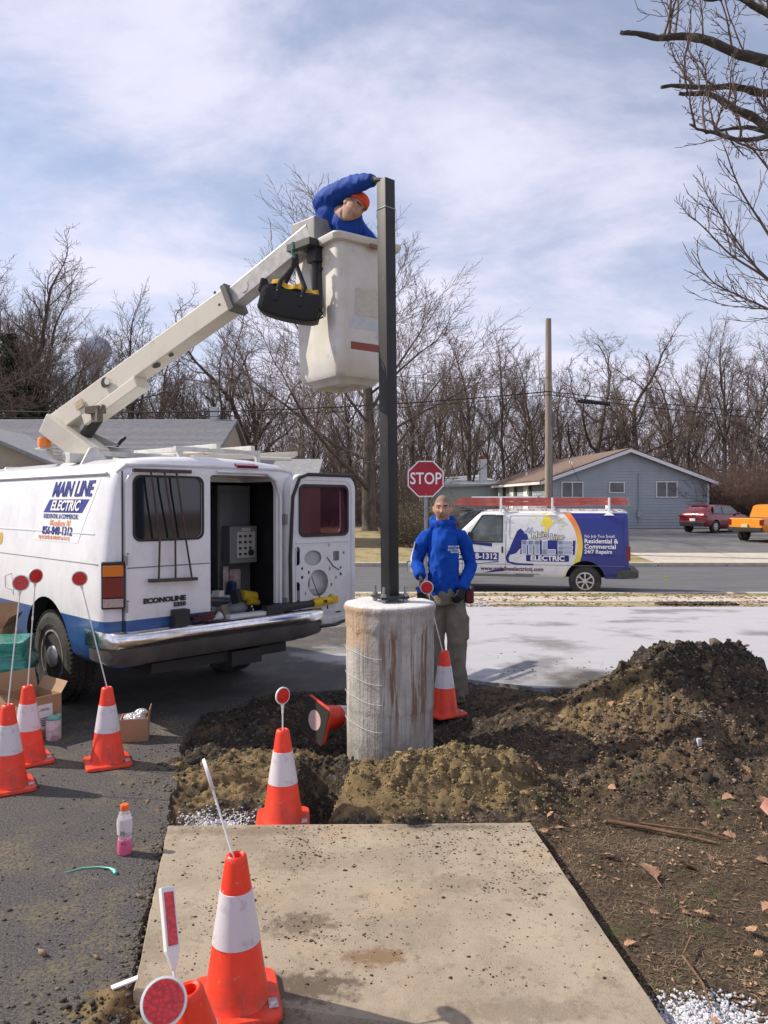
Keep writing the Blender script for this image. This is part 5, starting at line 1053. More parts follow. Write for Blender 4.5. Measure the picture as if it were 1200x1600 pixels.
# things on the bumper
yel = mat('tool_yellow', (.62, .40, .01), .45); 
g_ = empty('angle_grinder', (0, 0, 0), 0, 'black and yellow cordless angle grinder lying on the right end of bumper', 'power tool'); g_.location = bv.location; g_.rotation_euler = bv.rotation_euler
MB().tube([(.62, -.10, .765), (.66, -.10, .768), (.90, -.10, .772), (.96, -.10, .775)], [.03, .042, .032, .034], 12).build('handle', black_plastic, g_, smooth=50)
MB().tube([(.96, -.10, .775), (1.0, -.10, .777), (1.18, -.10, .785)], [.035, .042, .036], 12).box((1.02, -.10, .80), (.10, .06, .04)).build('motor_housing', yel, g_, smooth=40)
MB().box((.50, -.1, .765), (.17, .09, .07)).tube([(.45, -.1, .76), (.62, -.1, .765)], .038, 10).build('battery', black_plastic, g_, bevel=.005); MB().box((1.21, -.10, .79), (.08, .07, .07)).build('gear_head', yel, g_, bevel=.012)
text('lettering', 'XR', .035, (1.08, -.142, .785), (1, 0, 0), (0, 0, 1), black_plastic, g_, .002, off=.002)
thing_in_van(MB().box((.26, -.09, .745), (.42, .08, .03)), 'tray', mat('tray_white', (.5, .5, .5), .5), 'narrow whitish tray lying on the bumper under the opening', 'tray', bevel=.004)
thing_in_van(MB().box((-.40, -.10, .79), (.13, .08, .13)), 'block', black_plastic, 'dark upright block standing on the bumper', 'block', bevel=.006)
mbx = MB(); R = random.Random(3)
for i in range(16): 
    a = [Vector((-.20 + R.uniform(-.11, .11), -.10 + R.uniform(-.04, .04), .745 + R.uniform(0, .05))) for _ in range(4)]; mbx.tube(a, .012, 5)
thing_in_van(mbx, 'rope_coil', mat('dark_rope', (.03, .022, .025), .9, col2=(.12, .02, .02), scale=20), 'dark tangle of rope and straps on the bumper beside the block', 'rope', smooth=60)
# rod rack hanging on the left rear door
rodm = mat('rusty_rod', (.055, .045, .045), .55, metal=.4, col2=(.11, .07, .06), scale=30)
hr = empty('rod_rack', (0, 0, 0), 0, 'three thin rusty rods on cross bars hanging down the closed rear door', 'rack'); hr.location = bv.location; hr.rotation_euler = bv.rotation_euler
MB().box((-.535, -.075, 1.945), (.50, .03, .028)).build('top_bar', rodm, hr, bevel=.004); MB().box((-.445, -.075, 1.09), (.42, .04, .026), rot=Matrix.Rotation(.03, 3, 'Y')).build('bottom_bar', rodm, hr, bevel=.004)
for xa, xm, xb in ((-.64, -.565, -.575), (-.525, -.43, -.43), (-.42, -.335, -.285)): MB().tube([(xa, -.08, 1.945), (xa + .02, -.085, 1.8), (xm, -.078, 1.40), (xb, -.08, 1.10)], .008, 6).build('rod', rodm, hr, smooth=60)
# roof equipment (placed where it stands, expressed in the van's own axes)
cream = mat('cream_paint', (.66, .62, .52), .5, col2=(.55, .49, .38), scale=5, lo=.5, hi=.8, coat=.2, col3=(.30, .25, .19), scale3=9, lo3=.66, hi3=.8)
creamgrey = mat('grey_white_paint', (.56, .56, .54), .5, col2=(.38, .37, .35), scale=7, lo=.45, hi=.7)
P_ = lambda px, py, d: L2(wp(px, py, d))
tur = MB()
tur.lathe([(.26, 0), (.26, .05), (.20, .08), (.20, .14)], 24, c=P_(140, 728, 6.95) + Vector((0, 0, -.05)))
tur.build('turret', creamgrey, bv, smooth=40)
# A-shaped mount, knuckle (lower link) and the boom
kn_a, kn_b = P_(152, 716, 6.75), P_(84, 664, 6.95)
MB().bar(kn_b + (kn_b - kn_a) * .03, kn_a, .22, .19, 0, up=(0, 0, 1)).build('lower_arm', cream, bv, bevel=.012)
a, b_, c = P_(160, 690, 6.5), P_(125, 738, 6.4), P_(187, 728, 6.55)
n_ = Vector((0, .03, 0)); MB().loft([[P_(141, 700, 6.5), P_(150, 698, 6.5), P_(178, 728, 6.5), P_(165, 738, 6.45), P_(120, 740, 6.4)], [p + Vector((0, .03, 0)) for p in (P_(141, 700, 6.5), P_(150, 698, 6.5), P_(178, 728, 6.5), P_(165, 738, 6.45), P_(120, 740, 6.4))]]).build('mount_plate', creamgrey, bv)
MB().box(P_(122, 716, 6.6), (.18, .1, .08)).tube([P_(100, 712, 6.6), P_(125, 716, 6.6)], .035, 10).build('hydraulic_fitting', creamgrey, bv, bevel=.006)
bA, bB, bC = P_(88, 668, 7.0), P_(366, 470, 6.05), P_(488, 371, 5.66)
bd = (bC - bA).normalized(); upb = Vector((0, 0, 1)); bM = bA.lerp(bB, .0)
boom = MB().bar(bA - bd * .04, bB, .155, .185, 0).build('boom', cream, bv, bevel=.008)
xb = bd.cross(upb).normalized(); zb = xb.cross(bd)     # boom side axis / up axis
sgn = -1 if (Vector((-3.57, -5.5, 1.7)) - bA).dot(xb) < 0 else 1
MB().bar(bB - bd * .02, bB + bd * .03, .19, .222).build('collar', mat('dark_collar', (.12, .12, .11), .6), boom, bevel=.004)
def bpnt(t, s_, u_): return bA + bd * t + xb * s_ * sgn + zb * u_
LB = (bB - bA).length
def disc(o, r, t, m_, par, name, n=20):
    a = [(r * cos(2 * pi * i / n), r * sin(2 * pi * i / n)) for i in range(n)]
    return MB().loft([[o + bd * p + zb * q for p, q in a], [o + bd * p + zb * q + xb * sgn * t for p, q in a]]).build(name, m_, par, smooth=40)
disc(bpnt(LB * .36, .0815, .01), .045, .004, black_plastic, boom, 'slot'); disc(bpnt(LB * .375, .083, .005), .03, .006, creamgrey, boom, 'pin')
for t, u_ in ((.97, .06), (.97, -.05)): disc(bpnt(LB * t, .0815, u_), .012, .004, black_plastic, boom, 'bolt', 8)
MB().box((0, 0, 0), (.008, .10, .07)).build('maker_plate', mat('gold_plate', (.42, .30, .12), .5, col2=(.6, .52, .4), scale=60), boom)
o = COL.objects[-1]; q_ = Matrix((xb * sgn, bd, zb)).transposed() if (xb * sgn).cross(bd).dot(zb) > 0 else Matrix((-xb * sgn, bd, zb)).transposed(); o.matrix_local = Matrix.Translation(bpnt(LB * .20, .0835, -.01)) @ q_.to_4x4()
MB().bar(bpnt(.42, 0, -.15), bpnt(1.12, 0, -.15), .15, .10).build('boom_box', cream, boom, bevel=.008)
for t, r in ((LB * .60, .035), (LB * .68, .022)): MB().lathe([(0.0, 0), (r, 0), (r, .004)], 16, c=(0, 0, 0)).build('hole', black_plastic, boom); o = COL.objects[-1]; o.matrix_local = Matrix.Translation(bpnt(t, .02, -.114)) @ Matrix((bd, xb, -zb)).transposed().to_4x4()
ib = MB().bar(bB, bC + bd * .02, .12, .145).build('inner_boom', mat('worn_aluminium', (.50, .49, .47), .42, metal=.35, col2=(.34, .33, .32), scale=6, stretch=(3, 3, 3)), bv, bevel=.006)
L3 = (bC - bB).length
for t, r, m_ in ((.20, .042, creamgrey), (.88, .06, creamgrey), (.885, .035, black_plastic)):
    p = bB + bd * L3 * t + xb * sgn * .060; disc(p, r, .01 + (.008 if m_ is black_plastic else 0), m_, ib, 'pivot')
# cylinder and pivot hardware under the boom
MB().tube([P_(128, 690, 6.9), P_(152, 655, 6.75)], .055, 14).tube([P_(152, 655, 6.75), P_(172, 636, 6.65)], .026, 10).build('hydraulic_cylinder', mat('cylinder_dark', (.05, .05, .05), .4, metal=.5), bv, smooth=50)
MB().bar(P_(140, 642, 6.55), P_(160, 640, 6.5), .10, .06).box(P_(152, 650, 6.5), (.05, .12, .10)).tube([P_(150, 658, 6.5), P_(163, 634, 6.45)], .02, 8).build('linkage', mat('linkage', (.12, .10, .08), .6), bv)
MB().loft([[P_(145, 676, 6.9), P_(190, 697, 6.9), P_(140, 697, 6.9)], [P_(145, 676, 7.1), P_(190, 697, 7.1), P_(140, 697, 7.1)]]).build('gusset', mat('gusset', (.30, .29, .27), .6), bv)
# rest frame / levers
MB().bar(P_(142, 700, 7.0), P_(208, 706, 7.05), .12, .04).bar(P_(140, 708, 6.6), P_(350, 722, 7.2), .10, .045).build('rest_beam', creamgrey, bv, bevel=.004)
MB().tube([P_(140, 700, 6.95), P_(137, 678, 6.95), P_(135, 673, 6.95)], .018, 8).build('lever', black_plastic, bv, smooth=50); MB().tube([P_(183, 698, 7), P_(190, 688, 7), P_(197, 683, 7)], [.014, .022, .016], 8).build('lever', black_plastic, bv, smooth=50)
bk = empty('beacon', tuple(P_(70, 699, 6.9)), parent=bv)
MB().lathe([(.055, 0), (.058, .07), (.05, .085), (0, .09)], 16, c=(0, 0, 0)).build('amber_dome', mat('amber_dome', (.85, .22, .01), .25, coat=.5), bk, smooth=50); MB().box((.02, 0, -.012), (.16, .12, .016)).tube([(.04, 0, -.02), (.07, 0, -.09), (.2, 0, -.1)], .03, 10).build('bracket', creamgrey, bk)
# ladder rack rails on the roof
rk = MB()
for x in (.62, .25): rk.bar((x, .35, 2.20), (x, 3.2, 2.22), .045, .045)
for y in (.5, 1.6, 2.9): rk.bar((-.1, y, 2.17), (.78, y, 2.17), .05, .04); rk.bar((.78, y, 2.0), (.78, y, 2.19), .04, .04, up=(0, 1, 0)); rk.bar((-.05, y, 2.05), (-.05, y, 2.17), .04, .04, up=(0, 1, 0))
rk.build('roof_rack', creamgrey, bv, bevel=.004)
MB().bar(P_(262, 714, 7.3), P_(388, 706, 8.4), .16, .05).bar(P_(300, 716, 7.4), P_(458, 712, 8.6), .06, .05).bar(P_(395, 712, 8.2), P_(460, 709, 8.8), .10, .05).tube([P_(400, 716, 7.9), P_(455, 718, 8.3)], .02, 8).build('rack_beam', cream, bv, bevel=.004)
MB().tube([P_(0, 748, 7.9), P_(10, 733, 7.9), P_(60, 734, 8.3)], .022, 8).tube([P_(2, 750, 7.9), P_(14, 744, 7.9)], .03, 8).build('side_rail', creamgrey, bv, smooth=50)
MB().box((.30, .02, 2.02), (.22, .1, .025), rot=Matrix.Rotation(.3, 3, 'X')).build('brake_light', MATS['red_lens'], bv, bevel=.006)
# bucket
bks = empty('bucket', parent=bv); 
import_ang = radians(36)
BM = BVI @ (Matrix.Translation((wp(527, 470, 5.40).x, 5.40, 0)) @ Matrix.Rotation(import_ang, 4, 'Z'))
bks.matrix_local = BM
fib = mat('bucket_white', (.66, .655, .63), .45, col2=(.56, .53, .45), scale=4, coat=.15, col3=(.30, .28, .25), scale3=5, lo3=.62, hi3=.78)
SB = .54; zt, zbt = 3.60, 2.60
def brect(z, ins, r, rib=0.0):
    pts_ = rrect(ins, SB - ins, ins, SB + .14 - ins, r, 5); return [(x, y, z) for x, y in pts_]
rings = [brect(zbt + .0, .15, .04), brect(zbt - .03, .14, .045), brect(zbt - .035, .12, .05), brect(zbt - .0, .09, .05), brect(zbt + .01, .062, .06), brect(zbt + .045, .042, .06), brect(zbt + .2, .038, .06), brect(zt - .1, .018, .06), brect(zt - .05, .02, .06), brect(zt - .045, -.015, .05), brect(zt - .012, -.03, .05), brect(zt, -.028, .05), brect(zt + .004, .03, .06), brect(zt - .06, .04, .06), brect(zbt + .1, .075, .06)]
tb = MB().loft(rings).build('shell', fib, bks, smooth=38)
mbv = MB()   # V-shaped pressed ribs on the left face (x=0 face)
xf = .012; 
mbv.add([(xf + .02, .30, 3.45), (xf + .02, .42, 3.45), (xf + .062, .31, 2.75), (xf - .045, .33, 3.40)], [(0, 3, 2), (3, 1, 2), (0, 1, 3)])
mbv.add([(xf + .02, .08, 3.47), (xf + .02, .18, 3.50), (xf - .02, .15, 3.46), (xf + .04, .15, 3.30)], [(0, 3, 2), (3, 1, 2), (0, 1, 2)])
mbv.build('pressed_rib', fib, bks)
fy = .022
def bplate(x0, x1, z0, z1, m_, nm, y=.036):
    t0 = (3.5 - z0) * .028; t1 = (3.5 - z1) * .028
    return MB().add([(x0, y + t0 - .012, z0), (x1, y + t0 - .012, z0), (x1, y + t1 - .012, z1), (x0, y + t1 - .012, z1), (x0, y + t0, z0), (x1, y + t0, z0), (x1, y + t1, z1), (x0, y + t1, z1)], [(0, 1, 2, 3), (7, 6, 5, 4), (0, 4, 5, 1), (1, 5, 6, 2), (2, 6, 7, 3), (3, 7, 4, 0)]).build(nm, m_, bks)
bplate(.17, .47, 3.05, 3.24, mat('faded_sticker', (.585, .57, .50), .6, col2=(.50, .485, .41), scale=30), 'sticker', .028); bplate(.12, .47, 2.95, 3.04, mat('blue_sticker', (.46, .53, .60), .6, col2=(.58, .60, .61), scale=24, lo=.35, hi=.65), 'sticker', .029)
bplate(.14, .49, 2.80, 2.855, mat('faded_red_stripe', (.26, .07, .045), .6), 'stripe', .030); bplate(.27, .36, 3.535, 3.56, mat('small_tag', (.25, .13, .12), .6), 'tag', -.012)
# mounting bracket + levelling gear between boom and bucket (van axes)
MB().box(P_(490, 372, 5.72), (.20, .26, .20)).build('boom_head', mat('head_grey', (.20, .20, .20), .55, col2=(.3, .3, .3), scale=8), bv, bevel=.01)
MB().box(P_(484, 389, 5.66), (.22, .26, .05)).tube([P_(492, 392, 5.6), P_(492, 480, 5.62)], .022, 8).tube([P_(499, 392, 5.62), P_(500, 470, 5.62)], .026, 8).box(P_(495, 400, 5.62), (.10, .10, .12)).tube([P_(495, 425, 5.6), P_(510, 420, 5.6)], .012, 6).build('levelling_gear', mat('gear_black', (.025, .025, .028), .5), bv, smooth=30)
# ---- far van ----
wrap, g = newmat('wrap_print', .35, coat=.5)
o_ = g.obj(); s_ = g.xyz(o_); navy = (.012, .022, .20)
dy = g.m('SUBTRACT', s_[1], 2.22); dz = g.m('SUBTRACT', s_[2], 1.22); rr = g.m('SQRT', g.m('ADD', g.m('MULTIPLY', dy, dy), g.m('MULTIPLY', dz, dz)))
rear_ = g.rng(s_[1], 2.221, 2.219); outr = g.rng(rr, 1.055, 1.06); k = g.m('MULTIPLY', rear_, outr)
lowz = g.rng(s_[2], 2.0, 1.99)
ringk = g.m('MULTIPLY', g.m('MULTIPLY', rear_, g.rng(rr, 1.04, 1.045)), g.rng(rr, 1.165, 1.16)); ringc = g.mix(g.rng(s_[2], 1.75, 1.05), (.80, .22, .04), (.80, .62, .05))
c = g.mix(g.rng(g.noise(o_, 4, 5), .5, .8), (.72, .73, .74), (.55, .54, .52)); c = g.mix(g.m('MULTIPLY', k, lowz), c, navy); c = g.mix(g.m('MULTIPLY', ringk, lowz), c, ringc)
low2 = g.m('MULTIPLY', g.rng(s_[2], .52, .50), g.rng(s_[1], 2.2, 2.21)); c = g.mix(low2, c, (.25, .25, .26)); g.l(c, g.b.inputs['Base Color'])
fv = empty('work_van', (5.98, 18.92, -.55), radians(76), 'white and blue electrician van with red ladders on its roof rack, parked on street', 'van')
fbody = van_body('body', [wrap, dark_in], fv)
for sx in (-1, 1):
    for y in (1.0, 4.5): boolean(fbody, cyl_cut(sx * .62, sx * 1.2, y, .40, .46, dark_in))
sharp(fbody.data, 32)
for y in (1.0, 4.5):
    for sx in (-1, 1): wheel(fv, sx * .83, y, sx, .375, 'cover')
gl = mat('car_glass', (.05, .065, .06), .06, spec=.9, col2=(.13, .16, .15), scale=2.5)
ww = sidepanel('window', [[(2.97, 1.30), (3.74, 1.30), (3.80, 1.36), (3.44, 1.90), (3.38, 1.92), (2.97, 1.92)]], gl, fv, .002, .008)
sidepanel('window_seal', [[(2.94, 1.27), (3.78, 1.27), (3.85, 1.35), (3.46, 1.94), (3.38, 1.95), (2.94, 1.95)], [(2.97, 1.30), (3.74, 1.30), (3.80, 1.36), (3.44, 1.90), (3.38, 1.92), (2.97, 1.92)]], black_plastic, fv, .002, .010)
plate('windshield', [[(-.76, 0), (.76, 0), (.68, .84), (-.68, .84)]], .01, frame((0, 4.17, 1.42), (1, 0, 0), (0, -.60, .60)), gl, fv)
for y, z0, z1 in ((2.86, .50, 1.96), (3.92, .5, 1.25), (1.7, 1.99, 2.0)):
    sidepanel('door_seam', [[(y, z0), (y + .014, z0), (y + .014, z1), (y, z1)]], seamm, fv, 0, .004)
sidepanel('door_seam', [rrect(1.85, 2.78, 1.36, 1.93, .06), rrect(1.862, 2.768, 1.372, 1.918, .055)], seamm, fv, 0, .004)
sidepanel('body_crease', [[(.1, .74), (4.0, .74), (4.0, .752), (.1, .752)]], seamm, fv, 0, .004)
MB().box((-.99, 2.95, 1.10), (.02, .04, .16)).build('door_handle', black_plastic, fv, bevel=.004)
MB().box((-1.12, 3.72, 1.42), (.14, .10, .22)).bar((-1.1, 3.72, 1.36), (-.96, 3.72, 1.34), .04, .04).build('mirror', black_plastic, fv, bevel=.02)
MB().loft([[(x, y, .46), (x, y - .02, .48), (x, y - .03, .62), (x, y + .15, .66), (x, y + .18, .46)] for x, y in ((-.99, .1), (-.98, -.12), (-.8, -.2), (.8, -.2), (.98, -.12), (.99, .1))]).build('bumper', MATS['grey_rubber'], fv, smooth=40)
MB().loft([[(x, y, .48), (x, y + .03, .5), (x, y + .04, .74), (x, y - .12, .78), (x, y - .2, .5)] for x, y in ((-.96, 4.95), (-.92, 5.26), (-.7, 5.36), (.7, 5.36), (.92, 5.26), (.96, 4.95))]).build('front_bumper', chrome, fv, smooth=40)
for sx in (-1, 1):
    MB().box((sx * .93, .02, 1.05), (.09, .10, .34)).build('tail_light', MATS['red_lens'], fv, bevel=.01); MB().box((sx * .70, 5.24, .98), (.26, .06, .18)).build('headlight', MATS['clear_lens'], fv, bevel=.02)
MB().box((0, 5.27, .98), (.95, .04, .20)).build('grille', black_plastic, fv, bevel=.01)
# roof rack
for y in (.45, 1.77, 3.0):
    rk = MB()
    for sx in (-1, 1):
        rk.bar((sx * .84, y, 1.96), (sx * .80, y, 2.36), .07, .05, up=(0, 1, 0)); rk.box((sx * .86, y, 1.97), (.12, .24, .06), top=(.6, .4))
    rk.bar((-.82, y, 2.14), (.82, y, 2.14), .05, .05); rk.build('rack_hoop', whites, fv, bevel=.006)
# print on the side
tw_ = mat('wrap_white', (.8, .8, .8), .5); tn = mat('wrap_navy', navy, .4); ty = mat('wrap_yellow', (.82, .66, .06), .45); tg = mat('wrap_silver', (.33, .39, .52), .4); tgn = mat('wrap_outline', (.02, .03, .12), .5)
cream_t = mat('wrap_cream', (.80, .78, .66), .5)
SP = lambda loops, m_, off, nm='print_shape': sidepanel(nm, loops, m_, fv, off, .001)
SP([[(1.94, 2.0), (1.76, 2.0), (1.80, 1.78), (1.68, 1.80), (1.98, 1.50), (1.93, 1.70), (2.04, 1.68)]], ty, .003)
for a in (150, 130, 108, 75, 52, 35, 15): 
    a = radians(a); cy_, cz_ = 1.90, 1.60; SP([[(cy_ - (.34) * cos(a) - .012 * sin(a), cz_ + .34 * sin(a) - .012 * cos(a)), (cy_ - .50 * cos(a) - .014 * sin(a), cz_ + .50 * sin(a)), (cy_ - .50 * cos(a) + .014 * sin(a), cz_ + .50 * sin(a) + .012), (cy_ - .34 * cos(a) + .012 * sin(a), cz_ + .34 * sin(a) + .012 * cos(a))]], ty, .003)
# plug
SP([[(2.60, 1.55), (2.52, 1.62), (2.36, 1.48), (2.33, 1.38), (2.38, 1.30), (2.62, 1.02), (2.74, .98), (2.80, 1.05), (2.74, 1.22)]], tn, .003)
for q in (0, 1): SP([[(2.44 - q * .10, 1.52 - q * .0), (2.33 - q * .08, 1.66), (2.30 - q * .08, 1.64), (2.40 - q * .1, 1.48)]], tg, .0035)
SP([[(2.74, 1.02), (2.80, .90), (2.78, .82), (2.60, .78), (2.20, .77), (2.20, .73), (2.62, .735), (2.84, .79), (2.87, .92), (2.80, 1.08)]], tn, .003)
sidetext('Main', .19, 2.08, 1.475, tgn, fv, slope=.10, off=.014, shear=.15, o=.005); sidetext('Main', .19, 2.08, 1.475, cream_t, fv, slope=.10, shear=.15, off=.002, o=.009)
sidetext('Line', .19, 1.66, 1.425, tgn, fv, slope=.04, off=.014, shear=.15, o=.005); sidetext('Line', .19, 1.66, 1.425, cream_t, fv, slope=.04, shear=.15, off=.002, o=.009)
SP([[(1.22, 1.34), (2.50, 1.34), (2.52, 1.0), (1.24, 1.0)]], tn, .0035)

def blockletters(e, m_, off):
    B = lambda y0, y1, z0, z1: SP([rrect(y1 - e, y0 + e, z0 - e, z1 + e, .018)], m_, off, 'lettering')
    for a, b_ in ((2.47, 2.375), (2.315, 2.225), (2.165, 2.07)): B(a, b_, 1.02, 1.325)
    B(2.47, 2.07, 1.235, 1.325); B(1.99, 1.89, 1.02, 1.325); B(1.99, 1.70, 1.02, 1.11); B(1.62, 1.52, 1.02, 1.325)
    for z in (1.02, 1.1375, 1.255): B(1.62, 1.30, z, z + .07)
blockletters(.016, tw_, .0055); blockletters(0, tg, .009)
SP([rrect(1.37, 2.38, .83, .985, .03)], tn, .004); sidetext('ELECTRIC', .165, 1.875, .905, tw_, fv, off=.006, sx=1.12, o=.008)
for s_, z, h in (('No Job Too Small.', 1.445, .095), ('Residential &', 1.33, .145), ('Commercial', 1.20, .145), ('24/7 Repairs', 1.08, .125)):
    sidetext(s_, h, 1.02, z, tw_, fv, off=.003 if h > .1 else 0, sx=1.0, align='LEFT')
SP([[(3.04, 1.03), (4.05, 1.03), (4.05, .83), (3.04, .83)]], tn, .002, 'phone_band'); sidetext('856-848-1312', .19, 3.61, .93, tw_, fv, off=.006, sx=1.0, o=.006)
SP([[(3.80, 1.27), (3.80, 1.24), (3.20, 1.17), (3.20, 1.26)]], tn, .003); SP([[(3.70, .74), (3.05, .82), (3.02, .80)]], tn, .003); SP([[(3.45, .52), (2.93, .66), (2.90, .58)]], tn, .003)
sidetext('www.mainlineelectricnj.com', .135, 2.72, .635, mat('url_maroon', (.10, .02, .06), .5), fv, off=.004, sx=.98); sidetext('ELECTRICAL CONTRACTOR', .045, 2.35, .51, tgn, fv)
# seat and vest seen in the driver window
MB().box((-.93, 3.30, 1.5), (.02, .16, .34), top=(1, .5)).build('seat_back', mat('seat_tan', (.42, .44, .40), .8), fv, bevel=.004) if False else None
# ladders on the roof
def ladder(L, w_, m_, label, name='ladder', rung=.30, rail=.085):
    t = empty(name, (0, 0, 0), 0, label, 'ladder')
    for s_ in (-1, 1): MB().box((s_ * w_ / 2, L / 2, 0), (.03, L, rail)).box((s_ * (w_ / 2 - .015), L / 2, rail / 2), (.05, L, .006)).build('rail', m_, t)
    for i in range(int(L / rung)): MB().tube([(-w_ / 2, .15 + i * rung, 0), (w_ / 2, .15 + i * rung, 0)], .016, 6).build('rung', galv, t)
    MB().box((0, .04, 0), (w_ + .06, .06, rail * 1.1)).build('end_plate', galv, t); return t
redfib = mat('red_fibreglass', (.42, .065, .05), .6, col2=(.50, .16, .13), scale=4)
for i, (x, y, z, L, lb) in enumerate(((-.50, -.05, 2.225, 4.25, 'lower red fibreglass extension ladder on the blue-white van roof'), (-.50, -.02, 2.32, 4.1, 'upper red fibreglass ladder stacked on the roof rack of the van'), (.35, 1.0, 2.20, 2.9, 'second red ladder on the far side of the van roof'))):
    l_ = ladder(L, .42, redfib, lb); l_.matrix_world = Matrix.Translation(fv.location) @ Matrix.Rotation(radians(76), 4, 'Z') @ Matrix.Translation((x, y, z))
l_ = ladder(1.75, .36, whites, 'white aluminium ladder lying behind the red ladders on the van'); l_.matrix_world = Matrix.Translation(fv.location) @ Matrix.Rotation(radians(76), 4, 'Z') @ Matrix.Translation((.35, 2.1, 2.36))
# ================= PIER AND STEEL POST =================
pier_m, g = newmat('pier_cement', .9)
o_ = g.obj(); s_ = g.xyz(o_); st_ = g.obj((11, 11, .55)); st2 = g.obj((26, 26, .8))
c = g.mix(g.rng(g.noise(o_, 5, 7, .65), .35, .65), (0.30, 0.29, 0.275), (0.50, 0.485, 0.46))
c = g.mix(g.m('MULTIPLY', g.rng(g.noise(st2, 2, 4, .6), .45, .62), .55), c, (0.20, 0.185, 0.165))
br = g.m('MULTIPLY', g.rng(g.noise(g.obj((15, 15, .8)), 1.0, 6, .65), .505, .54), g.m('MULTIPLY', g.rng(s_[2], .93, .80), g.rng(s_[2], .12, .32))); br = g.m('MULTIPLY', br, g.rng(s_[0], -.12, -.02))
c = g.mix(g.m('MULTIPLY', br, .9), c, (0.17, 0.10, 0.062))
tanp = g.m('MULTIPLY', g.rng(s_[0], -.10, -.20), g.rng(g.m('ADD', s_[2], g.m('MULTIPLY', g.noise(o_, 7, 4), .5)), .92, 1.02)); c = g.mix(g.m('MULTIPLY', tanp, .8), c, (0.44, 0.30, 0.19))
c = g.mix(g.rng(s_[2], 1.000, 1.008), c, (0.60, 0.60, 0.60)); c = g.mix(g.m('MULTIPLY', g.rng(s_[2], .25, -.02), g.rng(g.noise(o_, 20, 5), .35, .65)), c, (0.13, 0.11, 0.085))
g.l(c, g.b.inputs['Base Color']); hgt = g.m('ADD', g.m('MULTIPLY', g.noise(st2, 2, 5, .6), 1.2), g.noise(o_, 45, 5, .7)); g.bump(hgt, .7, .012)
PX, PY = .042, 5.30
pier = empty('concrete_pier', (PX, PY, 0), 0, 'round cement pier with brown paper streaks carrying the steel post', 'pier')
n_ = 120; rings = []; zs = list(np.linspace(-.45, .99, 90)) + [1.0, 1.010, 1.014]
for i, z in enumerate(zs):
    r_ = []
    for k in range(n_):
        a = 2 * pi * k / n_; nz_ = mnoise.noise(Vector((cos(a) * 3, sin(a) * 3, z * 4))) * .006 + mnoise.noise(Vector((cos(a) * 14, sin(a) * 14, z * 2))) * .0022
        lip = .010 * exp(-((z - .985 + .02 * mnoise.noise(Vector((a * 2, 0, 3)))) / .02) ** 2)
        drip = .007 * (1 if z > .86 + .09 * mnoise.noise(Vector((cos(a) * 4, sin(a) * 4, 8))) else 0)
        R_ = .302 + nz_ + lip + drip - (0 if z < 1.005 else .006 if z < 1.012 else .02) - .004 * (z < .3); r_.append((R_ * cos(a), R_ * sin(a), z + (.006 * mnoise.noise(Vector((cos(a) * 3, sin(a) * 3, 1))) if z > .98 else 0)))
    rings.append(r_)
for rr_ in (.2, .1, .01): rings.append([(rr_ * cos(2 * pi * k / n_), rr_ * sin(2 * pi * k / n_), 1.016 + .003 * mnoise.noise(Vector((rr_ * 9 * cos(2 * pi * k / n_), rr_ * 9 * sin(2 * pi * k / n_), 4)))) for k in range(n_)])
MB().loft(rings).build('shaft', pier_m, pier, smooth=50)
MB().loft([[(.302 * cos(a), .302 * sin(a), .78 + .16 * sin((a + 2.35) * 4) * q) for a in np.linspace(-2.30, -1.95, 12)] + [(.312 * cos(a), .312 * sin(a), .90 + .03 * cos(a * 9)) for a in np.linspace(-1.95, -2.30, 12)] for q in (0, .3)], cap=False).build('torn_flap', mat('peel', (.42, .37, .31), .9), pier, smooth=60) if False else None
strm = mat('string', (.62, .62, .60), .7)
for z0 in (.22, .40, .53, .70): MB().tube([(.310 * cos(a), .310 * sin(a), z0 + .035 * sin(a * 1.3) + .004 * sin(a * 7)) for a in np.linspace(-3.0, -1.75, 26)], .0013, 4).build('string', strm, pier)
steel_m, g = newmat('post_paint', .5, spec=.4)
o_ = g.obj(); c = g.mix(g.rng(g.noise(o_, 3, 6, .6), .35, .65), (0.014, 0.015, 0.017), (0.026, 0.027, 0.029)); c = g.mix(g.m('MULTIPLY', g.rng(g.noise(g.obj((1, 1, .3)), 30, 5, .7), .66, .72), .5), c, (0.22, .20, .18)); g.l(c, g.b.inputs['Base Color'])
po = empty('steel_post', (PX, PY, 1.05), 0, 'dark grey square steel post bolted upright on the pier', 'post')
PA = radians(41)
ho = .0445; a_ = [(-ho, -ho), (ho, -ho), (ho, ho), (-ho, ho)]; lean = -.030; HT = 2.86
def sq(h, z): return [(x * cos(PA) - y * sin(PA) + lean * z / HT, x * sin(PA) + y * cos(PA), z) for x, y in [(-h, -h), (h, -h), (h, h), (-h, h)]]
MB().loft([sq(ho, .006), sq(ho, HT), sq(ho - .006, HT), sq(ho - .006, HT - .4)]).build('tube', steel_m, po, bevel=.003, smooth=30)
PB = radians(22); Rm = Matrix.Rotation(PB, 3, 'Z')
MB().box((0, 0, 0), (.205, .205, .018), rot=Rm).build('base_plate', steel_m, po, bevel=.003)
for sx in (-1, 1):
    for sy in (-1, 1):
        p = Rm @ Vector((sx * .080, sy * .080, 0)); bo = MB().tube([p + Vector((0, 0, -.04)), p + Vector((0, 0, .075))], .0095, 10).build('anchor_bolt', galv, po, smooth=40)
        for z in (.009, -.030): MB().loft([[p + Vector((.018 * cos(radians(60 * k)), .018 * sin(radians(60 * k)), z + q)) for k in range(6)] for q in (0, .018)]).build('nut', galv, bo)
        MB().lathe([(.024, .007), (.024, .0105)], 14, c=tuple(p)).build('washer', galv, bo)
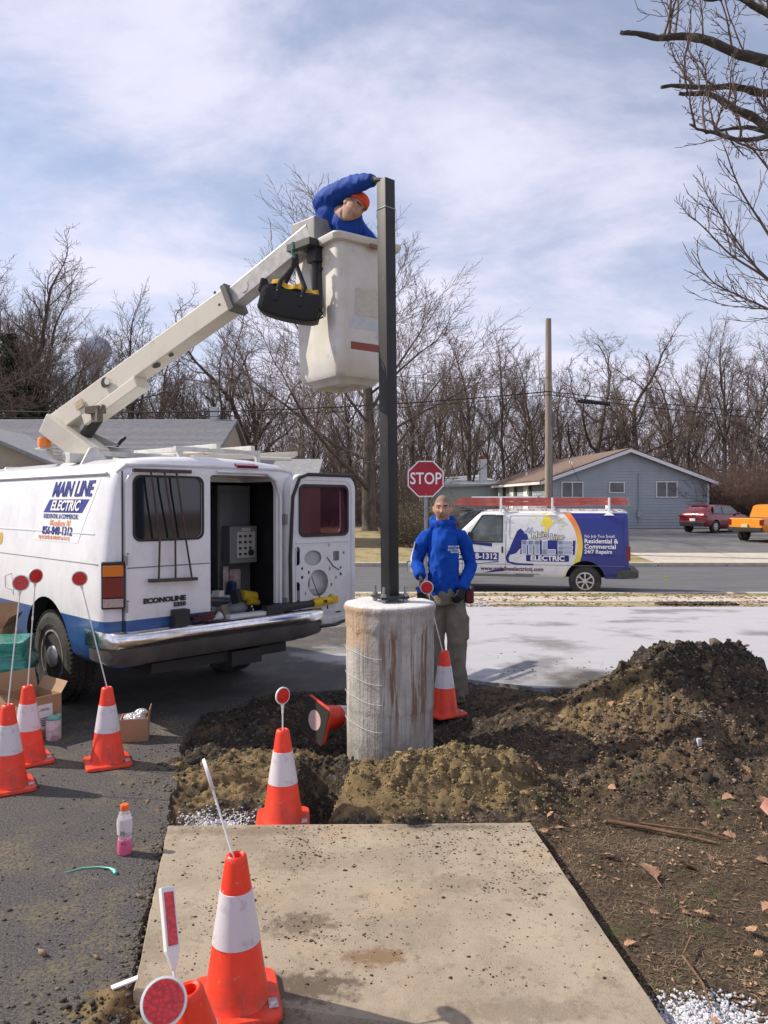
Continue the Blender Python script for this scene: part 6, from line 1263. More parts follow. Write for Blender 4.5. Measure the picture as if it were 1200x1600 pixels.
MB().tube([sq(ho + .003, HT - .20)[k % 4] for k in (3, 0, 1, 2, 3)] , .0022, 5).tube([Vector(sq(ho + .003, HT - .20)[1]), Vector(sq(ho + .003, HT - .2)[1]) + Vector((.004, -.012, -.1)), Vector(sq(ho + .003, HT - .2)[1]) + Vector((.012, -.01, -.19)), Vector(sq(ho + .003, HT - .2)[1]) + Vector((.03, 0, -.17))], .0022, 5).build('tie_wire', mat('tie_wire', (.5, .5, .5), .4, metal=.5), po)
MB().box((.032 + lean * .35, .0, .62), (.03, .03, .09), rot=Matrix.Rotation(PA, 3, 'Z')).build('clip', steel_m, po)

# ================= CONES =================
orange, g = newmat('cone_orange', .42, spec=.5); o_ = g.obj(); c = g.mix(g.rng(g.noise(o_, 9, 5, .6), .35, .7), (0.86, 0.052, 0.018), (0.74, 0.038, 0.014)); c = g.mix(g.m('MULTIPLY', g.rng(g.noise(o_, 30, 5, .7), .62, .69), .6), c, (0.55, 0.30, 0.24)); s3_ = g.xyz(o_); grm = g.m('MULTIPLY', g.rng(s3_[2], .20, .0), g.rng(g.noise(o_, 16, 7, .75), .42, .66)); c = g.mix(g.m('MULTIPLY', grm, .75), c, (.16, .075, .045)); c = g.mix(g.m('MULTIPLY', g.rng(g.noise(g.obj((1, 1, .25)), 34, 5, .7), .60, .68), .45), c, (.28, .05, .03)); g.l(c, g.b.inputs['Base Color'])
band, g = newmat('cone_band', .35, coat=.3); o_ = g.obj(); c = g.mix(g.rng(g.noise(o_, 14, 6, .7), .55, .75), (0.62, 0.58, 0.61), (0.36, 0.31, 0.31)); c = g.mix(g.rng(g.noise(o_, 60, 2), .70, .73), c, (.2, .16, .15)); g.l(c, g.b.inputs['Base Color'])
lab = mat('cone_label', (.6, .58, .58), .5, col2=(.3, .2, .2), scale=60)
def make_cone(label):
    t = empty('traffic_cone', (0, 0, 0), 0, label, 'traffic cone', 'orange traffic cones around the dig')
    prof = [(.118, .018), (.112, .030), (.104, .045), (.037, .480), (.034, .495), (.026, .500), (.020, .496), (.018, .40), (.09, .02)]
    b = MB().lathe(prof, 40); b.build('body', orange, t, smooth=50)
    sqr = lambda h, z, r: [(x, y, z) for x, y in rrect(-h, h, -h, h, r, 5)]
    MB().loft([sqr(.130, 0, .035), sqr(.142, .004, .04), sqr(.143, .016, .04), sqr(.138, .024, .038), sqr(.118, .026, .06), sqr(.09, .024, .06)]).build('base', orange, t, smooth=45)
    rr = lambda z: .104 + (.037 - .104) * (z - .045) / .435
    MB().lathe([(rr(.215), .215), (rr(.215) + .0022, .216), (rr(.385) + .0022, .384), (rr(.385), .385)], 40).build('reflective_collar', band, t, smooth=50)
    MB().box((.115, -.07, .0285), (.03, .05, .003)).build('sticker', lab, t)
    return t
cone0 = make_cone('orange cone nearest the camera centre, standing on the near left slab')
cones = [((-.492, 2.54, .03), .25, None),
 ((-2.235, 4.55, 0), .55, 'orange cone cut by the left edge of the photo, tall rod in it'),
 ((-2.335, 5.02, 0), .6, 'second orange cone from the left, beside the open cardboard box'),
 ((-1.80, 4.98, 0), .45, 'orange cone on asphalt between the pink bottle and the van tyre'),
 ((-.545, 4.12, -.035), .1, 'orange cone in the trench edge behind the slab, left of the sand heap'),
 ((-.415, 1.95, .0), .3, 'orange cone at the bottom edge behind the big round reflector'),
 ((.475, 6.02, .035), .5, 'orange cone between the pier and the standing man')]
for i, (p, rz, lb) in enumerate(cones):
    t = cone0 if i == 0 else copy_tree(cone0)
    t.location = p; t.rotation_euler = (0, 0, rz)
    if i == 4: t.location.z = .0 + -.02
    if i == 5: t.rotation_euler = (.06, -.17, .3)
    if lb: t['label'] = lb
t = copy_tree(cone0); t['label'] = 'toppled orange cone lying left of the pier, its hollow base facing us'
ax = Vector((.74, .66, -.06)).normalized(); up_ = Vector((0, 0, 1)); xx = up_.cross(ax).normalized(); yy_ = ax.cross(xx)
t.matrix_world = Matrix.Translation((-.49, 5.45, .15)) @ Matrix((xx, yy_, ax)).transposed().to_4x4() @ Matrix.Rotation(.25, 4, 'Z')
for ch in t.children:
    if ch.name.startswith('base'):
        hollow = MB().lathe([(.188, -.004), (.188, -.002)], 4, ax=Matrix.Rotation(pi / 4, 3, 'Z')).build('underside', mat('rubber_black', (.02, .02, .02), .7), t); MB().lathe([(.072, -.006), (.07, -.005), (0, -.005)], 24).build('hollow', mat('cone_inside', (.52, .36, .34), .7), t)

# reflector rods
redlens, g = newmat('red_reflector', .2, coat=.6); o_ = g.obj(); vo = g.n.new('ShaderNodeTexVoronoi'); g.l(o_, vo.inputs['Vector']); vo.inputs['Scale'].default_value = 110
g.l(g.mix(g.rng(vo.outputs[0], .1, .7), (.85, .016, .02), (.42, .006, .01)), g.b.inputs['Base Color']); g.bump(vo.outputs[0], .5, .004)
plast = mat('white_plastic', (.68, .68, .67), .45)
def delineator(tip, foot, label, n=(0, -1, 0), r=.044, rect=False, up=None):
    tip, foot = Vector(tip), Vector(foot); t = empty('reflector_rod', tuple(foot), 0, label, 'reflector', 'reflector rods standing in the cones')
    tp = tip - foot; d = tp.normalized(); n = Vector(n).normalized(); n = (n - d * n.dot(d)).normalized(); x = d.cross(n); M3 = Matrix((x, d, n)).transposed()
    MB().tube([-d * .03, tp - d * r * 1.2], [.0042, .0038], 8).box(tp * .62, (.010, .022, .006), rot=M3).build('rod', plast, t, smooth=50)
    if rect:
        h = MB().box(tp, (.040, .155, .016), rot=M3).loft([[tp + M3 @ Vector(p) for p in ((-.02, -.075, -.008), (.02, -.075, -.008), (.02, -.075, .008), (-.02, -.075, .008))], [tp + M3 @ Vector(p) for p in ((-.005, -.12, -.004), (.005, -.12, -.004), (.005, -.12, .004), (-.005, -.12, .004))]]).build('housing', plast, t, bevel=.003)
        MB().box(tp + n * .009, (.027, .128, .004), rot=M3).build('lens', redlens, h)
    else:
        A = M3
        h = MB().lathe([(r * 1.02, -.007), (r * 1.12, -.003), (r * 1.12, .004), (r * 1.0, .006), (r * 1.0, .003), (0, .003)], 28, c=tuple(tp), ax=A).loft([[tp + M3 @ Vector((sx * .012, -r * .9, q)) for sx, q in ((-1, -.003), (1, -.003), (1, .003), (-1, .003))], [tp + M3 @ Vector((sx * .005, -r * 1.7, q)) for sx, q in ((-1, -.003), (1, -.003), (1, .003), (-1, .003))]]).build('housing', plast, t, smooth=40)
        MB().lathe([(r * .96, .003), (r * .96, .0065), (0, .0075)], 28, c=tuple(tp), ax=A).lathe([(r * .96, -.0075), (0, -.0085)], 28, c=tuple(tp), ax=A).build('lens', redlens, h, smooth=40)
    return t
delineator(wp(124, 904, 4.93), (-1.80, 4.98, .49), 'round red reflector rod leaning left before the tail light', (.3, -1, .05))
delineator(wp(32, 911, 4.62), (-2.235, 4.55, .49), 'tall round red reflector rod, leftmost one in front of the van side', (.25, -1, .05))
delineator(wp(55, 900, 5.0), (-2.335, 5.02, .49), 'red reflector rod turned half sideways, second from the left', (1, -.75, .0))
delineator(wp(441, 1088, 4.12), (-.545, 4.12, .44), 'red oval-looking reflector rod on the cone behind the slab', (.9, -.9, .1), .042)
delineator(wp(324, 1212, 2.66), (-.492, 2.54, .49), 'white reflector rod seen edge-on above the big cone on the slab', (1, .28, .15), .050)
delineator(wp(262, 1440, 2.02), (-.535, 1.95, .47), 'rectangular red reflector in white frame on the bottom-edge cone', (.8, -.75, .15), rect=True)
delineator(wp(667, 918, 6.0), (.475, 6.02, .47), 'small round red reflector rod between pier top and the man', (-.1, -1, .05), .047)
tp_ = wp(253, 1572, 1.76); delineator(tp_, tp_ + Vector((.02, -.22, -.33)), 'big round red reflector facing the camera at the bottom edge', (.28, -.80, .52), .047)

# ================= BOXES, CAN, BOTTLE =================
card = mat('cardboard', (.36, .23, .135), .85, col2=(.30, .185, .105), scale=6)
def openbox(name, w_, d_, h, loc, rz, label, flap=.5, m=card, extra=None):
    t = empty(name, loc, rz, label, 'box'); th = .006
    b = MB().box((0, 0, th / 2), (w_, d_, th)).box((-w_ / 2 + th / 2, 0, h / 2), (th, d_, h)).box((w_ / 2 - th / 2, 0, h / 2), (th, d_, h)).box((0, -d_ / 2 + th / 2, h / 2), (w_ - 2 * th, th, h)).box((0, d_ / 2 - th / 2, h / 2), (w_ - 2 * th, th, h)); b.build('carton', m, t)
    if flap:
        L = d_ * .45
        for s_, an in ((-1, 2.3), (1, 1.0)):
            c_, s2 = cos(an), sin(an); MB().add([(s_ * w_ / 2, -d_ / 2, h), (s_ * w_ / 2, d_ / 2, h), (s_ * (w_ / 2 + L * abs(c_) * .6), d_ / 2, h + L * s2 * .6), (s_ * (w_ / 2 + L * abs(c_) * .6), -d_ / 2, h + L * s2 * .6), (s_ * (w_ / 2) + .004, -d_ / 2, h), (s_ * w_ / 2 + .004, d_ / 2, h)], [(0, 1, 2, 3)]).build('flap', m, t)
        MB().add([(-w_ / 2, d_ / 2, h), (w_ / 2, d_ / 2, h), (w_ / 2, d_ / 2 + L * .3, h + L * .9), (-w_ / 2, d_ / 2 + L * .3, h + L * .9)], [(0, 1, 2, 3)]).build('flap', m, t)
    return t
t = openbox('cardboard_box', .30, .34, .30, (-2.60, 5.62, 0), radians(52), 'open cardboard box with white shipping label beside the paint can')
lb_ = MB().box((.02, -.1715, .15), (.12, .003, .18)).build('shipping_label', mat('label_paper', (.68, .66, .68), .6), t)
for i in range(5): MB().box((.0 + .02, -.1735, .09 + i * .013), (.09, .002, .006)).build('printed_line', black_plastic, lb_)
MB().box((.02, -.1735, .20), (.08, .002, .004)).box((.02, -.1735, .21), (.06, .002, .004)).build('printed_text', black_plastic, lb_)
t = openbox('cardboard_box', .19, .17, .165, (-1.79, 5.50, 0), radians(12), 'small open cardboard box holding silver plastic, behind the middle cone', 0)
MB().box((.10, 0, .18), (.006, .17, .10), rot=Matrix.Rotation(.15, 3, 'Y')).build('flap', card, t)
foil = MB().ball((0, 0, .155), (.085, .075, .035), 14, 8).ball((.04, .02, .185), (.05, .04, .03), 12, 7).build('plastic_bag', mat('foil', (.50, .50, .53), .2, metal=.3, bump=1, bscale=35, bdist=.03), None, smooth=180); foil.location = t.location; put(foil, 'crumpled silver plastic bag stuffed in the small cardboard box', 'bag')
grn, g = newmat('green_wrap', .22, coat=.6); o_ = g.obj((1, 1, 5)); c = g.mix(g.rng(g.noise(o_, 7, 6, .7), .35, .65), (0.0, .16, .12), (.03, .34, .26)); g.l(c, g.b.inputs['Base Color']); g.bump(g.noise(g.obj((1.5, 1.5, 7)), 5, 5, .7), .9, .03)
gb = MB(); rg = []
for i in range(12):
    z = i / 11 * .63; k = 1 + .03 * sin(i * 1.9) - .10 * max(0, (i - 8) / 3) ; rg.append([(x * k + .008 * sin(i * 3 + j), y * k + .008 * cos(i * 2 + j), z) for j, (x, y) in enumerate(rrect(-.40, .36, -.25, .25, .05, 3))])
gb.loft(rg).build('wrapped_carton', grn, None, smooth=45, loc=(-3.13, 5.98, 0), rz=radians(14)); o = COL.objects[-1]; put(o, 'large box wrapped in green plastic film in front of the rear tyre', 'box')
t = openbox('cardboard_box', .5, .4, .66, (-3.42, 6.45, 0), radians(10), 'tall cardboard box behind the green wrapped box at left edge')
can = empty('paint_can', (-2.375, 5.50, 0), 0, 'white paint can with crumpled teal cloth on its lid', 'paint can')
MB().lathe([(.05, 0), (.052, .003), (.052, .135), (.054, .137), (.054, .142), (.05, .142), (.048, .138), (0, .138)], 28).build('tin', mat('can_label', (.62, .58, .60), .4, col2=(.45, .30, .33), scale=14, lo=.5, hi=.6), can, smooth=40)
MB().tube([(.054 * cos(a), -.02 - .05 * sin(a), .10 - .03 * sin(a)) for a in np.linspace(0, pi, 9)], .0015, 5).build('handle', galv, can)
tealm = mat('teal_cloth', (.10, .36, .30), .6, col2=(.22, .5, .44), scale=20, bump=1, bscale=30, bdist=.02)
o = MB().ball((0, 0, .15), (.045, .035, .022), 14, 8).ball((.03, .02, .16), (.02, .02, .02), 10, 6).build('cloth', tealm, None, smooth=180, loc=(-2.375, 5.50, .0)); put(o, 'crumpled teal cloth lying on top of the paint can', 'cloth')
bt = empty('drink_bottle', (-1.256, 3.70, 0), .5, 'clear plastic drink bottle with orange cap and pink liquid', 'bottle')
clearp = mat('clear_plastic', (.90, .90, .92), .08, trans=.75, ior=1.15, spec=.6)
BP = [(.030, .0), (.0335, .006), (.0345, .02), (.034, .05), (.0315, .075), (.029, .09), (.031, .105), (.0345, .125), (.0355, .15), (.0335, .175), (.025, .20), (.0165, .212), (.0155, .22)]
MB().lathe(BP, 32).build('bottle_body', clearp, bt, smooth=70)
MB().lathe([(.0, .001), (.0335, .004), (.0353, .02), (.0348, .05), (.0322, .072), (0, .073)], 32).build('pink_liquid', mat('pink_liquid', (.80, .16, .32), .15, trans=.25), bt, smooth=40)
MB().lathe([(.019, .212), (.0195, .214), (.0195, .236), (.018, .239), (0, .239)], 24).build('cap', mat('orange_cap', (.85, .12, .02), .4), bt, smooth=40)
lbm = mat('bottle_label', (.75, .72, .74), .35, trans=.35, ior=1.1)
MB().lathe([(.0350, .10), (.0352, .104), (.0368, .150), (.0352, .172)], 32).build('label', lbm, bt, smooth=60)
for s_, z, a, h in (('20', .112, -2.05, .024), ('8', .060, -2.1, .012), ('OZ', .060, -1.75, .011)):
    text('lettering', s_, h, (.0375 * cos(a), .0375 * sin(a), z), (-sin(a), cos(a), 0), (0, 0, 1), black_plastic, bt, .001)
for k in range(4): MB().tube([(.0358 * cos(a), .0358 * sin(a), .092 + k * .006) for a in np.linspace(-1.9, -1.0, 8)], .0006, 4).build('printed_line', black_plastic, bt)
o = MB().tube([(-1.46, 3.50, .004), (-1.40, 3.54, .005), (-1.33, 3.55, .006), (-1.27, 3.53, .010), (-1.235, 3.50, .010), (-1.225, 3.485, .006)], [.002, .003, .003, .004, .010, .008], 8).build('teal_scrap', mat('teal_plastic', (.12, .50, .40), .4), smooth=60); put(o, 'thin curled teal scrap lying on the asphalt below the bottle', 'scrap')
o = MB().box((0, 0, 0), (.022, .10, .006)).build('paper_strip', whites, loc=(-.90, 2.66, .025), rz=-.9); put(o, 'white paper strip at the near left corner of the slab', 'paper')
o = MB().tube([(0, 0, 0), (0, 0, .10)], .003, 5).add([(0, 0, .06), (.07, .01, .07), (.09, 0, .12), (.02, .01, .16), (-.02, 0, .11)], [(0, 1, 2, 3, 4)]).build('marker_flag', mat('yellow_flag', (.75, .60, .05), .6), loc=(7.9, 21.6, -.52)); put(o, 'small yellow marker flag on the street right of the far van', 'flag')
x, y = pick(500, 5.6, 7.2, 15.35, 16.0, lambda x, y: G(x, y, 6.3, 15.7, .6, .18)); scatter('dark_mulch', np.stack([x, y, zprof(y) + .03], -1), rs.uniform(.02, .06, len(x)), clod_m, label='dark heap of mulch on the verge beyond the drive')

# ================= TOOL BAG =================
nyl = mat('black_nylon', (.014, .014, .015), .7, bump=.4, bscale=90); yb = mat('yellow_trim', (.55, .33, .02), .6)
tbg = empty('tool_bag', tuple(wp(455, 476, 5.50)), 0, 'black and yellow tool bag hanging by its straps below the boom tip', 'bag')
Rb = Matrix.Rotation(radians(14), 3, 'Y'); rg = []
for i, x in enumerate(np.linspace(-.215, .215, 16)):
    k = (1 - (abs(x) / .215) ** 9 * .16); sag = -.012 * sin((x + .215) * 9); rg.append([Rb @ Vector((x, y * k, z * k + sag)) for y, z in rrect(-.085, .085, -.11, .10, (.02, .04, .04, .02), 4)])
MB().loft(rg).build('bag_body', nyl, tbg, smooth=50)
rg = []
for x in np.linspace(-.16, .17, 10):
    k = 1 - (abs(x) / .2) ** 4 * .3; rg.append([Rb @ Vector((x, y * k, z + .012 * sin(x * 40))) for y, z in ((-.075, .09), (.075, .09), (.045, .135 + .01 * sin(x * 30)), (-.045, .13))])
MB().loft(rg).build('yellow_top', yb, tbg, smooth=50)
MB().box(Rb @ Vector((-.215, -.02, .07)), (.05, .10, .10), rot=Rb).build('end_pocket', nyl, tbg, bevel=.015)
top_ = wp(462, 392, 5.55) - wp(455, 476, 5.50)
for xs_, ys_ in ((-.10, -.088), (.075, -.088), (-.10, .088), (.075, .088)):
    p0 = Rb @ Vector((xs_, ys_, -.02)); p1 = Rb @ Vector((xs_ + .005, ys_ * .9, .12)); MB().tube([p0, p1, top_ + Vector((xs_ * .15, 0, -.12)), top_ + Vector((xs_ * .05, 0, -.03))], [(.017, .005)] * 4, 6, upv=(0, 1, 0)).build('strap', nyl, tbg, smooth=40)
MB().tube([top_ + Vector((-.012, 0, .03)), top_ + Vector((-.02, 0, -.02)), top_ + Vector((.0, 0, -.06))], .014, 8).tube([top_ + Vector((-.015, -.01, .05)), top_ + Vector((-.012, -.01, .0))], .012, 6).build('clip', mat('green_clip', (.03, .14, .10), .5), tbg, smooth=50)
for sx in (-.10, .075): MB().ball(Rb @ Vector((sx, -.098, .05)), .006, 8, 5).build('rivet', galv, tbg)
MB().tube([Rb @ Vector((.20, -.05, .02)), Rb @ Vector((.24, -.04, -.02)), Rb @ Vector((.22, -.04, -.07)), Rb @ Vector((.25, -.03, -.04))], .008, 6).build('side_loop', nyl, tbg, smooth=60)

# ================= PEOPLE =================
skin = mat('skin', (.50, .29, .21), .55, col2=(.42, .22, .155), scale=30, spec=.3); hairm = mat('short_grey_hair', (.33, .22, .17), .9, col2=(.13, .105, .09), scale=160); stub = mat('stubble', (.42, .26, .19), .8, col2=(.31, .21, .165), scale=200); lip = mat('lips', (.36, .13, .10), .5); browm = mat('brow', (.06, .04, .03), .9)
hood_m = mat('blue_fleece', (.008, .070, .42), .9, col2=(.006, .055, .34), scale=12, bump=.35, bscale=260, bdist=.003, spec=.2)
jack_m = mat('blue_jacket', (.008, .060, .34), .75, col2=(.006, .045, .27), scale=10, bump=.3, bscale=120, bdist=.003, spec=.3)
trou = mat('khaki_work_trousers', (.20, .185, .15), .9, col2=(.145, .132, .108), scale=9, bump=.5, bscale=200, bdist=.003); boot_m = mat('work_boot', (.075, .058, .042), .8, col2=(.15, .12, .09), scale=20); glove_m = mat('black_glove', (.013, .014, .018), .75); gglove = mat('grey_glove', (.16, .155, .145), .8, col2=(.09, .085, .08), scale=20)
def organic(name, mb, voxel, mats, parent, it=6, wr=0.0, wsc=9.0, wax=(1, 1, 1), sculpt=None):
    o = mb.build(name, mats[0], None, weld=True)
    m = o.modifiers.new('r', 'REMESH'); m.mode = 'VOXEL'; m.voxel_size = voxel; m.use_smooth_shade = True
    m = o.modifiers.new('s', 'SMOOTH'); m.iterations = it; m.factor = .5
    bake(o); me = o.data; me.materials.clear()
    for q in mats: me.materials.append(q)
    if wr:
        n_ = len(me.vertices); co = np.empty(n_ * 3); no = np.empty(n_ * 3); me.vertices.foreach_get('co', co); me.vertex_normals.foreach_get('vector', no); co = co.reshape(-1, 3); no = no.reshape(-1, 3)
        for i in range(n_):
            p = co[i]; v_ = mnoise.noise(Vector((p[0] * wsc * wax[0], p[1] * wsc * wax[1], p[2] * wsc * wax[2]))); v2 = mnoise.noise(Vector((p[0] * wsc * 2.3 + 5, p[1] * wsc * 2.3, p[2] * wsc * 2.3 * wax[2])))
            co[i] = p + no[i] * wr * ((1 - abs(v_) * 3) + .5 * v2)
        me.vertices.foreach_set('co', co.ravel())
    me.polygons.foreach_set('use_smooth', [True] * len(me.polygons)); me.update(); o.parent = parent; return o
def headmesh(M):
    """sculpted head, local: face -y, up z, origin at head centre"""
    bm = bmesh.new(); bmesh.ops.create_icosphere(bm, subdivisions=5, radius=1); v = np.array([x.co[:] for x in bm.verts]); f = [tuple(q.index for q in p.verts) for p in bm.faces]; bm.free()
    x, y, z = v[:, 0] * .074, v[:, 1] * .097, v[:, 2] * .118
    low = np.clip(-z / .118, 0, 1); x = x * (1 - .30 * low ** 1.4); y = np.where(y > 0, y * (1 - .35 * low), y * (1 - .06 * low)); y = y - .006 * low
    y = np.where((y > 0) & (z > 0), y * 1.06, y); fr = np.clip(-y / .06, 0, 1)
    gg = lambda cx, cz, sx, sz: np.exp(-((np.abs(x) - cx) / sx) ** 2 - ((z - cz) / sz) ** 2) * fr
    y = y - .020 * gg(0, -.022, .011, .012) - .014 * gg(0, -.004, .008, .022) - .007 * gg(.022, .030, .02, .007) + .011 * gg(.031, .012, .014, .011) - .005 * gg(.042, -.018, .016, .014) - .006 * gg(0, -.052, .020, .005) - .005 * gg(0, -.064, .018, .005) + .004 * gg(0, -.058, .02, .0025) - .010 * gg(0, -.096, .018, .013) + .003 * gg(0, -.078, .02, .006) - .005 * gg(.012, -.028, .006, .006)
    x = x * (1 + .04 * np.exp(-((z + .01) / .03) ** 2))
    mb = MB(); mb.add([M @ Vector((a, b_, c_)) for a, b_, c_ in zip(x, y, z)], f)
    for s_ in (-1, 1): mb.ball(tuple(M @ Vector((s_ * .077, .012, -.006))), (.010, .020, .033), 10, 8, rot=M.to_3x3() @ Matrix.Rotation(-s_ * .25, 3, 'Z'))
    return mb
def paint_head(o, M, bald=False, cap=False):
    Mi = M.inverted(); me = o.data
    for p in me.polygons:
        c_ = Mi @ p.center; r_ = (c_.x ** 2 + c_.y ** 2 + c_.z ** 2) ** .5
        if r_ > .145: continue
        hl = .060 + .012 * cos(c_.x * 50) - (.035 if abs(c_.x) > .058 else 0)
        if (c_.z > hl and c_.y < .0) or (c_.y >= .0 and c_.z > -.02 + (.05 if c_.y < .025 and abs(c_.x) > .06 and c_.z < .03 else 0)): p.material_index = 1
        elif c_.y < -.03 and abs(c_.z + .058) < .006 and abs(c_.x) < .022: p.material_index = 3
        elif c_.z < -.040 or (abs(c_.x) < .026 and c_.z < -.040): p.material_index = 2
        elif c_.y < -.05 and abs(c_.z - .031) < .0065 and .010 < abs(c_.x) < .048: p.material_index = 4
def eyes(M, parent, sq_=False):
    for s_ in (-1, 1):
        e = MB().ball(tuple(M @ Vector((s_ * .031, -.074, .012))), .0115, 12, 8).build('eye', mat('eye_white', (.5, .45, .42), .3), parent, smooth=180)
        MB().ball(tuple(M @ Vector((s_ * .031, -.0838, .012))), (.0052, .0025, .0052), 10, 6, rot=M.to_3x3()).build('iris', mat('iris', (.03, .02, .015), .2), e, smooth=180)
        MB().tube([M @ Vector((s_ * .019, -.084, .0145)), M @ Vector((s_ * .031, -.0885, .0195)), M @ Vector((s_ * .045, -.080, .015))], .0028, 6).build('eyelid', skin, parent, smooth=60)
def hand(M, m, name, parent, side=1, curl=.5, spread=.0, curls=None):
    """palm from the wrist at origin along +y, palm faces -z, thumb on side*x"""
    mb = MB(); T = lambda p: tuple(M @ Vector(p)); R3 = M.to_3x3()
    mb.tube([T((0, -.05, 0)), T((0, 0, 0)), T((0, .03, 0)), T((0, .085, .0))], [(.026, .022), (.026, .018), (.036, .015), (.040, .014)], 12, upv=R3 @ Vector((0, 0, 1)))
    for i, (x, L, r_) in enumerate(((.031, .070, .0092), (.0105, .078, .0098), (-.0105, .073, .0094), (-.031, .058, .0084))):
        c_ = (curls[i] if curls else curl); p = Vector((x * side, .078, 0)); a = .15 * c_; pts_ = [Vector((x * side * .8, .05, 0)), p]
        for k, f_ in enumerate((.45, .30, .25)):
            a += c_ * (1.0, 1.15, .8)[k]; p = p + Vector((x * side * spread * L, cos(a) * L * f_, -sin(a) * L * f_)); pts_.append(p)
        mb.tube([T(q) for q in pts_], [r_, r_, r_ * .97, r_ * .9, r_ * .72], 8); mb.ball(T(pts_[-1]), r_ * .72, 8, 6)
    pts_ = [Vector((side * .018, .012, -.004)), Vector((side * .040, .035, -.012)), Vector((side * .050, .062, -.022)), Vector((side * .046, .085, -.034))]
    mb.tube([T(q) for q in pts_], [.014, .0125, .011, .0085], 8); mb.ball(T(pts_[-1]), .0085, 8, 6)
    return organic(name, mb, .0042, [m], parent, 2)
def frame3(o, y, z):   # matrix with +y and approx +z given
    y = Vector(y).normalized(); z = Vector(z); z = (z - y * z.dot(y)).normalized(); x = y.cross(z); M = Matrix((x, y, z)).transposed().to_4x4(); M.translation = Vector(o); return M
# --- man standing ---
mz = zd(.51, 6.66)
man = empty('person', (.515, 6.66, max(mz, 0) - .0), 0, 'man in blue hooded sweatshirt, khaki work trousers and black gloves standing behind pier', 'person')
man.scale = (1.0, 1.0, 1.0)
HM = Matrix.Translation((-.010, -.03, 1.645)) @ Matrix.Rotation(radians(-7), 4, 'Z') @ Matrix.Rotation(radians(3), 4, 'X')
b = headmesh(HM)
b.tube([(-.005, .01, 1.45), (-.005, 0, 1.52), (-.008, -.01, 1.60)], [(.062, .062), (.058, .060), (.055, .058)], 16)
b.tube([(0, 0, .92), (0, .01, 1.1), (0, .01, 1.3), (0, .01, 1.42), (0, .01, 1.48)], [(.13, .10), (.12, .09), (.15, .10), (.15, .085), (.06, .055)], 20)
armR = [(-.172, .01, 1.395), (-.228, .02, 1.17), (-.205, -.17, 1.07)]; armL = [(.180, .01, 1.395), (.242, .02, 1.15), (.150, -.175, .965)]
for A_ in (armR, armL): b.tube(A_, [.042, .038, .025], 12)
legs = [[(-.085, .0, .93), (-.075, -.01, .50), (-.05, .03, .10)], [(.090, .0, .93), (.115, -.03, .50), (.130, .0, .10)]]
for A_ in legs: b.tube(A_, [.08, .055, .040], 12); b.tube([(A_[2][0], A_[2][1], .09), (A_[2][0], A_[2][1] - .09, .045)], .022, 10)
body_ = organic('body', b, .0065, [skin, hairm, stub, lip, browm], man, 2); paint_head(body_, HM); eyes(HM, man)
h = MB(); h.tube([(0, 0, .905), (0, 0, .95), (0, .0, 1.10), (0, .0, 1.25), (.0, .0, 1.38), (0, .005, 1.45), (0, .005, 1.50)], [(.162, .124), (.172, .134), (.165, .130), (.168, .132), (.158, .115), (.130, .098), (.086, .08)], 28)
for A_, q in ((armR, -1), (armL, 1)):
    p0 = Vector((q * .09, .005, 1.425)); a0, a1, a2 = map(Vector, A_); h.tube([p0, a0 + Vector((-q * .025, 0, .005)), a0 + Vector((q * .005, 0, -.04)), a0.lerp(a1, .5), a1, a1.lerp(a2, .5), a2.lerp(a1, .08), a2], [.058, .062, .064, .056, .054, .049, .048, .038], 18)
# hood bunched round the neck
for i in range(14):
    a = radians(-60 + i * 300 / 13 + 90 - 90); x_, y_ = .082 * sin(a + pi), .075 * cos(a + pi); h.ball((x_ * 1.0, y_ * 1.0 + .012, 1.510 + .026 * (y_ > 0) + .006 * cos(a * 3)), (.040, .036, .042), 10, 8)
h.ball((0, .10, 1.475), (.12, .065, .085), 14, 8)
h.loft([[(x_, -.12, z_) for x_, z_ in ((-.12, .97), (.12, .97), (.09, 1.12), (-.09, 1.12))], [(x_ * .96, -.146, z_) for x_, z_ in ((-.13, .97), (.13, .97), (.10, 1.12), (-.10, 1.12))]])
hoodie = organic('sweatshirt', h, .009, [hood_m], man, 3, .0065, 13, (1, 1, .8))
for s_ in (-1, 1): MB().tube([(s_ * .028, -.088, 1.462), (s_ * .033, -.128, 1.40), (s_ * .036, -.142, 1.33), (s_ * .034 + .01, -.150, 1.29)], .0035, 6).build('drawstring', hood_m, hoodie, smooth=60)
dm = mat('decal_pale', (.55, .60, .68), .7)
text('lettering', 'MAIN LINE', .021, (.076, -.152, 1.325), (1, .22, 0), (0, 0, 1), dm, hoodie, .002, off=.001); text('lettering', 'ELECTRIC', .024, (.076, -.153, 1.298), (1, .22, 0), (0, 0, 1), dm, hoodie, .002, off=.001)
text('lettering', 'RESIDENTIAL', .016, (.076, -.153, 1.277), (1, .22, 0), (0, 0, 1), dm, hoodie, .002, off=.001)
MB().box((-.252, -.02, 1.33), (.008, .045, .055), rot=Matrix.Rotation(.15, 3, 'Y')).build('sleeve_patch', dm, hoodie)
tr_ = MB(); tr_.tube([(0, 0, .97), (0, 0, .90), (0, .0, .82)], [(.165, .125), (.172, .132), (.165, .13)], 24)
for A_ in legs:
    a0, a1, a2 = map(Vector, A_); tr_.tube([a0 - Vector((0, 0, .02)), a0.lerp(a1, .3), a1, a1.lerp(a2, .55), a2 + Vector((0, 0, .0)), a2 - Vector((0, 0, .075))], [(.092, .105), (.090, .098), (.074, .082), (.068, .078), (.068, .080), (.070, .082)], 18)
tr_.box((.195, -.01, .62), (.04, .13, .19)).box((-.16, 0, .62), (.04, .13, .19))
organic('trousers', tr_, .009, [trou], man, 4, .009, 9, (1, 1, .55))
